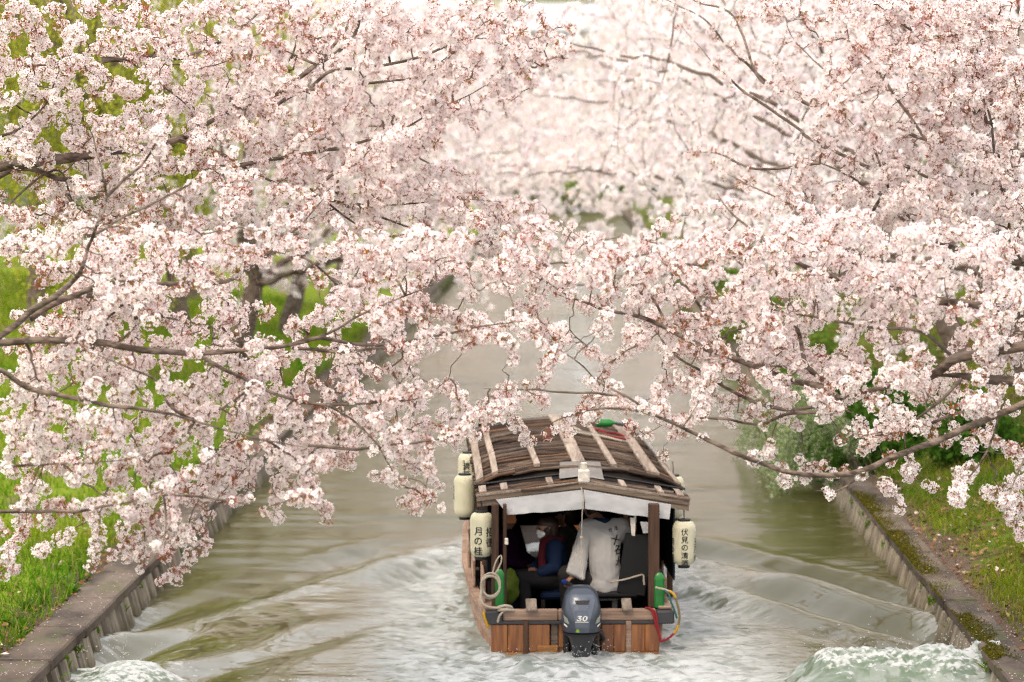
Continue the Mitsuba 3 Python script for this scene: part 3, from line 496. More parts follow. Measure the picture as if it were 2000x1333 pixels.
 'lower_right': [(1.31,22.26,4.58,2),(1.6,23.86,4.55,5),(1.75,23.24,4.56,7),(1.9,22.68,4.57,8),(2.07,22.48,4.58,8),(-0.38,23.33,4.37,8),(-0.18,23.28,4.37,6),(0.01,23.8,4.35,6),(0.21,23.96,4.35,5),(0.4,23.28,4.37,5),(0.61,23.83,4.35,5),(0.82,24.38,4.34,6),(0.97,23.04,4.37,6),(1.13,22.44,4.39,5),(1.32,22.41,4.39,7),(1.49,22.15,4.4,7),(1.69,22.48,4.39,7),(1.87,22.35,4.4,8),(2.02,21.94,4.41,8),(2.29,22.88,4.38,8),(2.29,21.07,4.43,8),(2.54,21.7,4.41,8),(2.94,23.46,4.36,8),(3.05,22.84,4.38,8),(3.19,22.48,4.39,8),(-0.37,22.95,4.19,6),(-0.18,23.48,4.17,6),(0.01,23.34,4.17,6),(0.2,22.62,4.2,7),(0.4,23.13,4.18,7),(0.58,22.62,4.2,7),(0.76,22.31,4.21,8),(0.98,23.27,4.17,8),(1.16,23.05,4.18,8),(1.33,22.61,4.2,8),(1.5,22.39,4.21,8),(1.7,22.53,4.2,8),(1.89,22.53,4.2,8),(2.07,22.45,4.21,8),(2.26,22.56,4.2,8),(2.42,22.27,4.21,8),(2.65,22.64,4.2,8),(2.83,22.64,4.2,8),(3,22.47,4.21,8),(3.09,21.83,4.23,8),(-0.38,23.5,3.97,6),(-0.18,23.16,3.98,5),(0.01,23.34,3.98,5),(0.22,24.39,3.93,6),(0.4,23.19,3.98,6),(0.61,23.96,3.95,7),(0.8,23.68,3.96,8),(0.99,23.55,3.97,8),(1.19,23.51,3.97,8),(1.32,22.43,4.02,8),(1.55,23.12,3.99,8),(1.79,23.7,3.96,8),(1.87,22.37,4.02,8),(2.09,22.64,4.01,8),(2.23,22.21,4.03,8),(2.47,22.68,4.01,8),(2.55,21.84,4.05,8),(2.91,23.24,3.98,8),(2.95,22.06,4.04,8),(3.03,21.34,4.07,8),(-0.38,23.5,3.77,4),(-0.18,23.35,3.78,3),(0.01,23.66,3.76,2),(0.2,22.54,3.82,4),(0.42,24.09,3.74,5),(0.6,23.48,3.77,6),(0.8,23.47,3.78,8),(0.95,22.5,3.83,8),(1.17,23.06,3.8,8),(1.4,23.72,3.76,8),(1.48,22.05,3.85,8),(1.74,23,3.8,8),(1.94,23.13,3.79,8),(2.05,22.29,3.84,8),(2.31,23.04,3.8,8),(2.43,22.33,3.84,8),(2.7,23.11,3.8,8),(2.84,22.64,3.82,8),(2.99,22.39,3.84,7),(3.31,23.29,3.79,8),(-0.4,24.68,3.5,3),(-0.18,23.75,3.56,4),(0.01,23.6,3.57,4),(0.21,23.67,3.57,5),(0.42,24.35,3.52,6),(0.61,23.67,3.57,6),(0.8,23.51,3.58,8),(0.98,23.29,3.59,8),(1.12,22.21,3.66,8),(1.33,22.5,3.64,8),(1.6,23.73,3.56,8),(1.76,23.28,3.59,8),(1.93,23.03,3.61,8),(2.12,23.02,3.61,8),(2.24,22.29,3.65,8),(2.47,22.7,3.63,8),(2.57,21.93,3.68,8),(2.83,22.57,3.64,8),(2.93,21.88,3.68,7),(3.14,22.07,3.67,7),(-0.38,23.87,3.35,2),(-0.17,22.01,3.48,4),(0.01,23.59,3.37,4),(0.21,23.6,3.37,4),(0.4,23.29,3.39,5),(0.6,23.46,3.38,6),(0.8,23.48,3.38,7),(0.96,22.59,3.45,7),(1.18,23.3,3.4,8),(1.35,22.85,3.43,8),(1.51,22.39,3.46,8),(1.74,22.95,3.42,8),(1.98,23.57,3.38,8),(2.02,21.87,3.5,7),(2.18,21.68,3.51,7),(2.35,21.6,3.52,7),(2.76,23.52,3.38,7),(2.79,22.21,3.47,7),(2.98,22.24,3.47,7),(3.09,21.76,3.51,7),(-0.56,22.7,3.25,2),(-0.37,22.69,3.25,2),(-0.19,24.03,3.14,2),(0.01,23.74,3.16,4),(0.21,23.31,3.2,5),(0.4,23.16,3.21,5),(0.57,22.36,3.27,6),(0.8,23.43,3.19,7),(1,23.72,3.17,7),(1.21,23.97,3.15,7),(1.36,23.02,3.22,7),(1.54,22.8,3.24,6),(1.68,22.23,3.29,7),(1.97,23.42,3.19,7),(2.18,23.61,3.18,6),(2.24,22.25,3.28,6),(2.47,22.67,3.25,6),(2.64,22.48,3.27,7),(2.77,22.03,3.3,7),(2.8,20.9,3.39,6),(3.13,21.99,3.31,6),(-0.55,22.49,3.07,5),(-0.39,24.04,2.94,3),(-0.18,23.09,3.02,2),(0.01,23.13,3.02,4),(0.21,23.72,2.97,3),(0.39,22.79,3.05,3),(0.6,23.32,3,3),(0.79,23.18,3.01,3),(1,23.59,2.98,3),(1.2,23.62,2.98,3),(1.33,22.51,3.07,3),(1.58,23.41,3,3),(1.72,22.77,3.05,4),(1.92,22.81,3.05,4),(2.08,22.55,3.07,4),(2.32,23.01,3.03,4),(2.38,21.84,3.14,5),(2.65,22.57,3.07,5),(2.89,22.99,3.04,5),(2.96,22.11,3.11,6),(3.32,23.3,3.01,6),(-0.59,24.21,2.72,1),(-0.38,23.3,2.81,1),(0.21,23.57,2.78,1),(0.6,23.36,2.8,1),(0.81,23.76,2.77,1),(1.03,24.27,2.72,1),(1.2,23.61,2.78,1),(1.4,23.69,2.77,1),(1.54,22.78,2.86,2),(1.75,23.08,2.83,2),(1.95,23.17,2.82,2),(2.02,21.88,2.95,3),(2.39,23.71,2.77,3),(2.41,22.12,2.93,3),(2.55,21.73,2.96,4),(2.92,23.25,2.82,4),(3.14,23.44,2.8,5),(3.1,21.8,2.96,5),(0.21,23.5,2.59,1),(0.41,23.43,2.6,1),(1.38,23.39,2.61,1),(1.58,23.42,2.6,1),(1.68,22.11,2.74,1),(1.92,22.85,2.66,2),(2.18,23.61,2.58,3),(2.32,23,2.65,2),(2.41,22.09,2.74,3),(2.59,22.06,2.75,3),(2.67,21.22,2.83,3),(2.93,21.83,2.77,4),(3.29,23.07,2.64,4),(1.54,22.76,2.48,1),(1.69,22.34,2.53,2),(1.93,22.92,2.46,1),(2.04,22.02,2.57,1),(2.18,21.63,2.61,1),(2.34,21.39,2.64,1),(2.69,22.84,2.47,2),(2.69,21.39,2.64,2),(3.02,22.52,2.51,4),(3.22,22.56,2.51,4),(2.67,22.71,2.3,1),(2.78,22.1,2.37,4),(3.2,22.43,2.33,2)],
 'upper_right': [(1.56,26.68,6.26,2),(1.75,26.27,6.24,3),(2,26.7,6.26,3),(2.23,26.81,6.26,6),(2.32,25.33,6.2,7),(2.59,25.97,6.23,8),(2.75,25.45,6.2,8),(3,25.77,6.22,8),(3.12,25.04,6.18,8),(3.4,25.64,6.21,8),(3.59,25.49,6.2,8),(1.83,27.39,6.06,2),(2.01,26.78,6.04,3),(2.31,27.69,6.08,6),(2.43,26.58,6.03,7),(2.65,26.57,6.03,8),(2.86,26.45,6.03,8),(2.97,25.54,5.99,8),(3.2,25.71,6,8),(3.5,26.37,6.03,8),(3.57,25.29,5.99,8),(1.77,26.59,5.82,2),(1.97,26.23,5.8,3),(2.19,26.32,5.81,5),(2.47,26.97,5.83,7),(2.58,25.83,5.79,8),(2.73,25.3,5.78,8),(2.89,24.86,5.76,8),(3.2,25.64,5.79,8),(3.38,25.44,5.78,8),(3.62,25.66,5.79,8),(1.79,26.82,5.6,2),(2.06,27.5,5.61,3),(2.14,25.68,5.58,5),(2.42,26.37,5.59,7),(2.59,25.94,5.58,7),(2.75,25.41,5.57,8),(2.95,25.31,5.57,8),(3.21,25.74,5.58,8),(3.44,25.87,5.58,8),(3.56,25.22,5.57,8),(1.83,27.35,5.39,2),(1.99,26.49,5.37,3),(2.11,25.35,5.36,5),(2.38,26,5.37,6),(2.58,25.83,5.37,7),(2.91,26.86,5.38,8),(2.96,25.43,5.36,8),(3.2,25.61,5.36,8),(3.39,25.48,5.36,8),(3.58,25.3,5.36,8),(1.8,26.95,5.16,2),(1.99,26.4,5.15,3),(2.19,26.22,5.15,5),(2.4,26.2,5.15,7),(2.71,27.13,5.16,7),(2.94,27.18,5.16,8),(2.98,25.58,5.15,8),(3.15,25.24,5.15,8),(3.61,27.11,5.16,8),(3.53,24.97,5.15,8),(1.59,27.15,4.93,1),(1.75,26.21,4.94,3),(1.98,26.37,4.94,5),(2.28,27.32,4.93,6),(2.49,27.18,4.93,7),(2.66,26.58,4.94,8),(2.84,26.17,4.94,8),(3.09,26.5,4.94,8),(3.21,25.67,4.94,8),(3.41,25.58,4.94,8),(3.54,25.04,4.94,8),(1.55,26.34,4.72,2),(1.78,26.56,4.72,4),(2.05,27.2,4.71,6),(2.22,26.54,4.72,7),(2.44,26.58,4.71,8),(2.61,26.03,4.72,8),(2.74,25.28,4.73,8),(2.97,25.48,4.73,8),(3.26,26.11,4.72,8),(3.42,25.69,4.73,8),(3.54,25.01,4.73,8),(2.62,26.17,4.5,8),(2.81,25.9,4.51,8),(3,25.72,4.51,8),(3.14,25.13,4.52,8),(3.51,26.32,4.5,8),(3.61,25.49,4.52,8)],
}
# openings in the crowns: centre and half widths across, along the canal, up
OPENINGS = [((-0.71,22.3,3.47),(0.33,4.0,0.14)),((-0.98,22.3,4.03),(0.16,4.0,0.09)),((-1.42,22.3,3.59),(0.18,4.0,0.10)),((-2.11,22.3,4.06),(0.33,4.0,0.20)),((-4.06,22.3,4.08),(0.17,4.0,0.17)),((-2.40,22.3,2.83),(0.20,4.0,0.12)),((-3.64,22.3,2.07),(0.30,4.0,0.17)),((-3.79,22.3,2.78),(0.24,4.0,0.10)),((-1.61,22.3,2.66),(0.15,4.0,0.11)),((0.26,23.0,3.63),(0.23,4.0,0.14)),((-0.01,23.0,3.74),(0.14,4.0,0.12)),((1.03,23.0,2.80),(0.36,4.0,0.13)),((1.72,23.0,2.84),(0.27,4.0,0.13)),((0.46,23.0,3.38),(0.15,4.0,0.08)),((0.11,23.0,4.59),(0.31,4.0,0.09)),((2.34,23.0,2.94),(0.15,4.0,0.10)),((2.53,23.0,2.42),(0.23,4.0,0.17)),((3.10,23.0,2.75),(0.15,4.0,0.10))]
GLYPHS = {'月':[([(-41,-39),(-32,-27),(-25,-10),(-23,44),(40,45),(41,-36),(39,-41),(31,-44),(13,-45),(9,-36),(9,-34),(30,-34),(29,-14),(-15,-14),(-22,-32),(-33,-45)],[[(-12,10),(-13,-3),(30,-3),(30,10)],[(-13,21),(30,21),(30,34),(-12,34)]])],'の':[([(-42,-9),(-41,7),(-35,20),(-23,31),(-8,38),(8,39),(25,33),(35,24),(42,9),(42,-6),(36,-22),(26,-32),(9,-38),(2,-39),(-3,-30),(11,-26),(20,-22),(28,-13),(31,-3),(29,14),(17,25),(7,28),(-2,-10),(-8,-22),(-15,-29),(-20,-32),(-31,-29),(-39,-21)],[[(-31,0),(-29,-15),(-22,-19),(-11,-4),(-4,28),(-17,23),(-25,15)]])],'桂':[([(-48,-19),(-33,17),(-44,19),(-44,28),(-32,29),(-31,47),(-22,47),(-21,29),(-9,28),(-8,34),(11,34),(13,47),(22,46),(22,34),(42,33),(41,24),(22,24),(22,13),(47,12),(47,3),(21,2),(22,-10),(43,-10),(44,-19),(22,-20),(22,-33),(48,-34),(48,-43),(-17,-43),(-17,-34),(11,-33),(11,-20),(-10,-20),(-11,-11),(11,-10),(12,2),(-12,2),(-10,-3),(-15,-9),(-21,-2),(-23,-47),(-31,-47),(-32,-9),(-42,-27)],[[(-21,18),(-13,4),(-12,12),(11,13),(11,24),(-9,24),(-11,19)]])],'招':[([(-44,-16),(-46,-6),(-33,-2),(-33,17),(-44,18),(-45,26),(-33,28),(-32,47),(-22,47),(-22,28),(-10,27),(-11,18),(-22,17),(-22,2),(-14,4),(-4,11),(5,26),(6,33),(-10,34),(-9,43),(46,42),(44,14),(40,2),(35,0),(20,1),(19,10),(31,10),(33,11),(35,33),(18,33),(10,12),(-6,-2),(44,-4),(44,-47),(35,-47),(33,-43),(4,-43),(3,-47),(-7,-47),(-6,-3),(-11,1),(-11,-5),(-22,-9),(-24,-44),(-29,-47),(-41,-47),(-44,-38),(-33,-37),(-33,-13)],[[(3,-32),(34,-33),(34,-13),(3,-13)]])],'徳':[([(-49,-3),(-33,13),(-23,27),(-15,24),(-23,10),(-23,-37),(-17,-29),(-13,-18),(-6,-20),(-5,-23),(-9,-34),(-16,-45),(-23,-41),(-24,-47),(-33,-47),(-34,-3),(-44,-10)],[]),([(-16,19),(8,21),(8,27),(-17,27),(-19,36),(8,37),(9,47),(18,47),(19,37),(46,36),(45,27),(18,27),(19,21),(44,19),(44,-9),(12,-10),(24,-21),(18,-27),(7,-19),(6,-37),(22,-37),(24,-28),(32,-30),(26,-21),(34,-17),(45,-31),(49,-41),(41,-44),(33,-31),(31,-41),(26,-46),(0,-45),(-3,-38),(-3,-19),(4,-18),(1,-14),(3,-10),(-15,-9)],[[(34,11),(27,11),(27,0),(34,0)],[(10,0),(18,0),(18,11),(10,11)],[(-6,0),(1,0),(1,11),(-6,11)]]),([(-47,24),(-26,47),(-17,44),(-24,34),(-41,19),(-43,18)],[])],'伏':[([(-22,-41),(-3,-21),(6,7),(-19,8),(-20,17),(6,18),(7,47),(16,47),(17,18),(47,17),(46,8),(19,7),(29,-20),(48,-40),(42,-47),(34,-43),(22,-29),(13,-11),(5,-28),(-7,-43),(-15,-47)],[]),([(22,39),(30,44),(43,25),(34,21)],[]),([(-48,5),(-31,29),(-23,47),(-14,45),(-14,42),(-23,23),(-24,-47),(-34,-47),(-34,5),(-42,-3)],[])],'見':[([(-47,-38),(-46,-36),(-28,-29),(-20,-16),(-20,-14),(-33,-13),(-33,45),(33,46),(33,-13),(16,-14),(16,-34),(35,-35),(38,-21),(40,-21),(47,-24),(46,-36),(43,-42),(38,-45),(8,-43),(5,-37),(4,-14),(-8,-14),(-15,-31),(-27,-41),(-42,-46)],[[(-23,-4),(22,-4),(22,3),(-22,3)],[(-22,20),(-22,13),(22,13),(22,19)],[(-22,37),(-22,29),(22,29),(22,36)]])],'清':[([(-47,12),(-42,19),(-23,8),(-21,15),(7,16),(7,19),(-16,19),(-15,27),(7,27),(7,31),(-18,31),(-19,33),(-26,27),(-42,39),(-37,46),(-19,35),(-17,40),(7,40),(8,47),(17,47),(18,40),(44,38),(43,31),(18,30),(18,27),(40,27),(40,19),(18,19),(18,16),(46,15),(47,6),(-23,7),(-30,0)],[]),([(-14,-47),(-13,3),(39,2),(39,-40),(35,-46),(18,-47),(16,-39),(29,-38),(29,-32),(-4,-32),(-5,-47)],[[(-5,-23),(28,-24),(29,-19),(-4,-19)],[(-5,-10),(28,-10),(29,-6),(-4,-6)]]),([(-44,-41),(-28,-7),(-26,-6),(-20,-11),(-20,-14),(-34,-46),(-36,-47)],[])],'酒':[([(-44,39),(-39,47),(-23,38),(-21,43),(47,43),(47,33),(25,32),(26,22),(44,21),(44,-46),(34,-46),(33,-42),(-8,-42),(-9,-47),(-17,-47),(-18,21),(-1,22),(-1,32),(-21,33),(-27,28)],[[(-8,-32),(33,-32),(34,-24),(-8,-24)],[(-7,-12),(-8,-14),(33,-14),(34,-8),(17,-6),(15,12),(9,13),(5,-4),(-3,-11)],[(24,2),(34,1),(34,13),(24,13)],[(9,23),(15,22),(15,33),(9,33)],[(-8,-2),(-2,3),(-1,13),(-8,12)]]),([(-45,-40),(-29,-6),(-27,-5),(-20,-12),(-32,-38),(-36,-45)],[]),([(-47,12),(-43,19),(-41,20),(-23,8),(-30,1)],[])],'十':[([(-46,0),(-46,10),(-6,10),(-5,47),(5,47),(6,10),(46,9),(46,0),(5,-1),(5,-47),(-6,-47),(-6,-1)],[])],'石':[([(-47,-15),(-27,9),(-15,33),(-41,33),(-42,44),(47,43),(46,33),(-3,33),(-13,10),(41,9),(40,-44),(31,-44),(29,-37),(-14,-37),(-15,-44),(-24,-44),(-25,-8),(-39,-21)],[[(-15,-26),(30,-27),(30,-1),(-14,0)]])],'舟':[([(-47,-42),(-38,-31),(-32,-14),(-31,-7),(-45,-6),(-46,3),(-30,4),(-29,36),(-9,36),(-5,47),(-1,48),(6,46),(3,36),(31,35),(32,4),(46,3),(47,-6),(32,-7),(32,-37),(29,-44),(9,-47),(6,-39),(7,-37),(21,-36),(20,-7),(-20,-7),(-25,-27),(-32,-41),(-39,-48)],[[(-4,25),(12,10),(8,4),(21,4),(21,26)],[(-20,4),(4,4),(-12,19),(-7,26),(-19,26)]]),([(-12,-15),(-12,-13),(-6,-8),(5,-16),(13,-25),(6,-31)],[])],'玉':[([(-46,-41),(-45,-32),(-6,-32),(-6,-3),(-37,-2),(-36,8),(-6,8),(-6,31),(-40,32),(-40,42),(42,42),(41,32),(5,31),(5,8),(37,8),(38,-2),(5,-3),(5,-32),(46,-32),(46,-42)],[]),([(11,-11),(19,-5),(38,-25),(30,-31)],[])],'乃':[([(-45,-38),(-29,-13),(-22,16),(-22,33),(-37,34),(-38,44),(28,44),(21,9),(45,8),(43,-19),(39,-37),(32,-42),(9,-41),(6,-31),(29,-31),(33,-2),(6,-1),(16,34),(-11,34),(-13,5),(-20,-21),(-36,-44)],[])],'光':[([(-48,-40),(-26,-25),(-19,-3),(-20,-1),(-45,0),(-46,9),(-5,10),(-5,47),(5,47),(5,10),(46,9),(46,0),(18,-1),(19,-37),(36,-37),(38,-21),(48,-25),(46,-39),(41,-46),(16,-47),(9,-44),(7,-1),(-8,-1),(-13,-24),(-25,-39),(-40,-47),(-43,-47)],[]),([(16,16),(28,43),(38,41),(39,38),(25,14)],[]),([(-26,13),(-37,40),(-28,42),(-17,23),(-16,15)],[])]}
# ---------------------------------------------------------------- blossom clusters
def frame(n):
    n = n / (np.linalg.norm(n, axis=-1, keepdims=True) + 1e-12)
    ref = np.where(np.abs(n[..., 2:]) < 0.9, np.array([0, 0, 1.0]), np.array([1.0, 0, 0]))
    a = np.cross(n, ref)
    a /= np.linalg.norm(a, axis=-1, keepdims=True)
    return a, np.cross(n, a), n


class Soup:
    """Vertices, triangles and vertex colours that pile up."""

    def __init__(self):
        self.v, self.f, self.c, self.n = [], [], [], 0

    def add(self, v, f, c):
        v = np.asarray(v, float)
        self.v.append(v)
        self.f.append(np.asarray(f, int) + self.n)
        self.c.append(np.broadcast_to(np.asarray(c, float), v.shape))
        self.n += len(v)

    def get(self):
        return np.vstack(self.v), np.vstack(self.f), np.clip(np.vstack(self.c), 0, 1)


def flower(s, rng, c, n, size, tint, openness, tones):
    a, b, n = frame(n)
    ph = rng.uniform(0, 6.28)
    base, tip = tones
    for k in range(5):
        t = ph + k * 1.2566 + rng.normal(0, 0.06)
        d = math.cos(t) * a + math.sin(t) * b
        e = -math.sin(t) * a + math.cos(t) * b
        up = openness + rng.normal(0, 0.12)
        L = size * rng.uniform(0.9, 1.1)
        m = c + L * 0.62 * d + n * up * L * 0.45
        v = [c + 0.06 * L * d, m - e * L * 0.44, m + e * L * 0.44,
             c + L * d + n * up * L * 0.8 - e * L * 0.16, c + L * d + n * up * L * 0.8 + e * L * 0.16]
        col = np.array([base, tip, tip, tip * 1.02, tip * 1.02]) * tint
        s.add(v, [[0, 2, 1], [1, 2, 4], [1, 4, 3]], col)
    q = c + n * 0.0035
    r = size * 0.21
    s.add([q + a * r, q - 0.5 * a * r + 0.87 * b * r, q - 0.5 * a * r - 0.87 * b * r, q + n * r], [[0, 1, 3], [1, 2, 3], [2, 0, 3]],
          rng.choice([0, 1, 2], p=[0.55, 0.25, 0.2]) * np.array([0.02, 0.07, 0.01]) + np.array([0.50, 0.16, 0.165]))


WHITE = np.array([0.93, 0.815, 0.815]), np.array([0.972, 0.936, 0.936])
PINK = np.array([0.915, 0.73, 0.74]), np.array([0.968, 0.89, 0.893])


def cluster(seed, flowers, buds, leaves, R, tones=WHITE):
    rng = np.random.default_rng(seed)
    s = Soup()
    n = flowers + buds
    k = np.arange(n) + 0.5
    ph, th = np.arccos(1 - 1.75 * k / n), np.pi * (1 + 5 ** 0.5) * k
    dirs = np.stack([np.cos(th) * np.sin(ph), np.sin(th) * np.sin(ph), np.cos(ph)], 1) + rng.normal(0, 0.18, (n, 3))
    dirs /= np.linalg.norm(dirs, axis=1, keepdims=True)
    order = rng.permutation(n)
    for i, d in enumerate(dirs[order]):
        r = R * rng.uniform(0.78, 1.12)
        c = d * r
        a, b, _ = frame(d)
        stalk = np.array([0.27, 0.20, 0.075]) if rng.random() < 0.55 else np.array([0.36, 0.13, 0.07])
        s.add([a * 0.0012, -a * 0.0012, c * 0.80 - a * 0.0012, c * 0.80 + a * 0.0012], [[0, 1, 2], [0, 2, 3]], stalk)
        rc = 0.0045
        s.add([c * 0.72, c * 0.97 + a * rc, c * 0.97 - 0.5 * a * rc + 0.87 * b * rc, c * 0.97 - 0.5 * a * rc - 0.87 * b * rc], [[0, 1, 2], [0, 2, 3], [0, 3, 1]], [0.40, 0.105, 0.07])
        if i < flowers:
            dn = d + rng.normal(0, 0.28, 3)
            flower(s, rng, c, dn, rng.uniform(0.0155, 0.0185), rng.uniform(0.95, 1.03) * np.array([1, 1 + rng.normal(0, 0.012), 1]), rng.uniform(0.1, 0.5), tones)
        else:
            w, L = 0.0052, 0.019
            m = c + d * L * 0.45
            s.add([c - d * 0.004, m + a * w, m + b * w, m - a * w, m - b * w, c + d * L],
                  [[0, 2, 1], [0, 3, 2], [0, 4, 3], [0, 1, 4], [5, 1, 2], [5, 2, 3], [5, 3, 4], [5, 4, 1]],
                  np.array([[0.34, 0.09, 0.06]] + [[0.62, 0.26, 0.24]] * 4 + [[0.82, 0.55, 0.55]]))
    for k in range(leaves):
        d = rng.normal(0, 1, 3)
        a, b, d = frame(d)
        L, w = rng.uniform(0.024, 0.042), 0.0075
        c = d * R * 0.35
        col = np.array([0.33, 0.135, 0.045]) if rng.random() < 0.75 else np.array([0.26, 0.24, 0.05])
        s.add([c, c + d * L * 0.5 + a * w, c + d * L * 0.5 - a * w, c + d * L + b * 0.006], [[0, 1, 2], [1, 3, 2]], col)
    return s.get()


KINDS = [cluster(100 + i, *a) for i, a in enumerate([
    (16, 0, 1, 0.040), (20, 0, 0, 0.046), (13, 1, 2, 0.036, PINK), (17, 1, 1, 0.042), (12, 0, 1, 0.032), (22, 0, 0, 0.050), (15, 0, 1, 0.040, PINK), (9, 2, 2, 0.032),
    (9, 6, 6, 0.038, PINK), (6, 9, 8, 0.036, PINK), (8, 5, 9, 0.042)])]
for _i, _k in enumerate(KINDS):
    scene[f'cluster_kind_{_i}'] = {'type': 'shapegroup', 'petals': mikit.ply((_k[0], _k[1]), 'petal', color=_k[2])}


def rotations(n, rng, up=None):
    """Random rotations whose z axis is near the given directions."""
    d = rng.normal(0, 1, (n, 3)) if up is None else up
    a, b, d = frame(d)
    t = rng.uniform(0, 6.283, n)[:, None]
    x = a * np.cos(t) + b * np.sin(t)
    return np.stack([x, np.cross(d, x), d], -1)


def scatter(mesh, R, s, t, tint=None):
    """Copies of (v, f, c) under the rotations, scales and places, as one mesh."""
    v, f, c = mesh
    V = np.einsum('kij,nj->kni', R * s[:, None, None], v) + t[:, None]
    F = f[None] + (np.arange(len(t)) * len(v))[:, None, None]
    C = np.broadcast_to(c, (len(t),) + c.shape)
    if tint is not None:
        C = C * tint[:, None]
    return V.reshape(-1, 3), F.reshape(-1, 3), np.clip(C.reshape(-1, 3), 0, 1)


def stack(parts):
    n = np.cumsum([0] + [len(p[0]) for p in parts])
    return np.vstack([p[0] for p in parts]), np.vstack([p[1] + k for p, k in zip(parts, n)]), np.vstack([p[2] for p in parts])


# ---------------------------------------------------------------- growing twigs from limbs to where the blossom stands
def grow(seeds, targets, rng, step=0.055, bend=0.25, wander=0.012):
    """seeds: (n, 3) points on limbs. Each target is joined to the nearest wood by a curved twig. Returns (twigs as polylines, load of each)."""
    d0, _ = cKDTree(seeds).query(targets)
    order = np.argsort(d0)
    pts = [seeds]
    owner = [np.full(len(seeds), -1)]
    length = [np.zeros(len(seeds))]
    twigs, parent = [], []
    block = max(12, len(targets) // 40)
    for lo in range(0, len(order), block):
        P, O, Ln = np.vstack(pts), np.concatenate(owner), np.concatenate(length)
        tree = cKDTree(P)
        for i in order[lo:lo + block]:
            t = targets[i]
            d, j = tree.query(t, k=min(16, len(P)))
            q = j[np.argmin(d + 0.35 * Ln[j])]
            s = P[q]
            n = max(3, int(np.linalg.norm(t - s) / step) + 1)
            w = np.linspace(0, 1, n)[:, None]
            dist = np.linalg.norm(t - s)
            side = rng.normal(0, 1, 3)
            side -= side @ (t - s) * (t - s) / (dist ** 2 + 1e-9)
            side *= bend * dist / (np.linalg.norm(side) + 1e-9) * rng.uniform(0.2, 1)
            line = s + (t - s) * w + side * (w * (1 - w)) * 1.2 + np.array([0, 0, 0.10 * dist]) * w * (1 - w)
            line[1:-1] += rng.normal(0, wander, (n - 2, 3))
            twigs.append(line)
            parent.append(O[q])
            pts.append(line[1:])
            owner.append(np.full(n - 1, len(twigs) - 1))
            length.append(Ln[q] + dist * w[1:, 0])
    load = np.ones(len(twigs))
    for i in range(len(twigs) - 1, -1, -1):
        if parent[i] >= 0:
            load[parent[i]] += load[i]
    return twigs, load


def along(line, gap, start, rng):
    seg = np.linalg.norm(np.diff(line, axis=0), axis=1)
    c = np.concatenate([[0], np.cumsum(seg)])
    L = c[-1]
    if L < 0.02:
        return line[-1:], np.array([1.0])
    u = np.arange(L, L * start - 1e-6, -gap) + rng.uniform(-0.3, 0.3) * gap
    u = np.clip(u, 0, L)
    return np.stack([np.interp(u, c, line[:, k]) for k in range(3)], 1), u / L


TREE_TEXT = {
    'lower_left': 'nearest blossoming cherry tree on the left bank with its lowest limbs over the bright grass',
    'upper_left': 'second cherry tree on the left bank, its thick pale limb rising through the blossom',
    'lower_right': 'nearest cherry tree on the right bank with long dark limbs sweeping down over the boat',
    'upper_right': 'second cherry tree on the right bank with steep straight branches at the upper right'}


def in_opening(p):
    """Which points lie in the openings of the crowns."""
    hit = np.zeros(len(p), bool)
    for c, r in OPENINGS:
        hit |= (((p - c) / r) ** 2).sum(1) < 1
    return hit


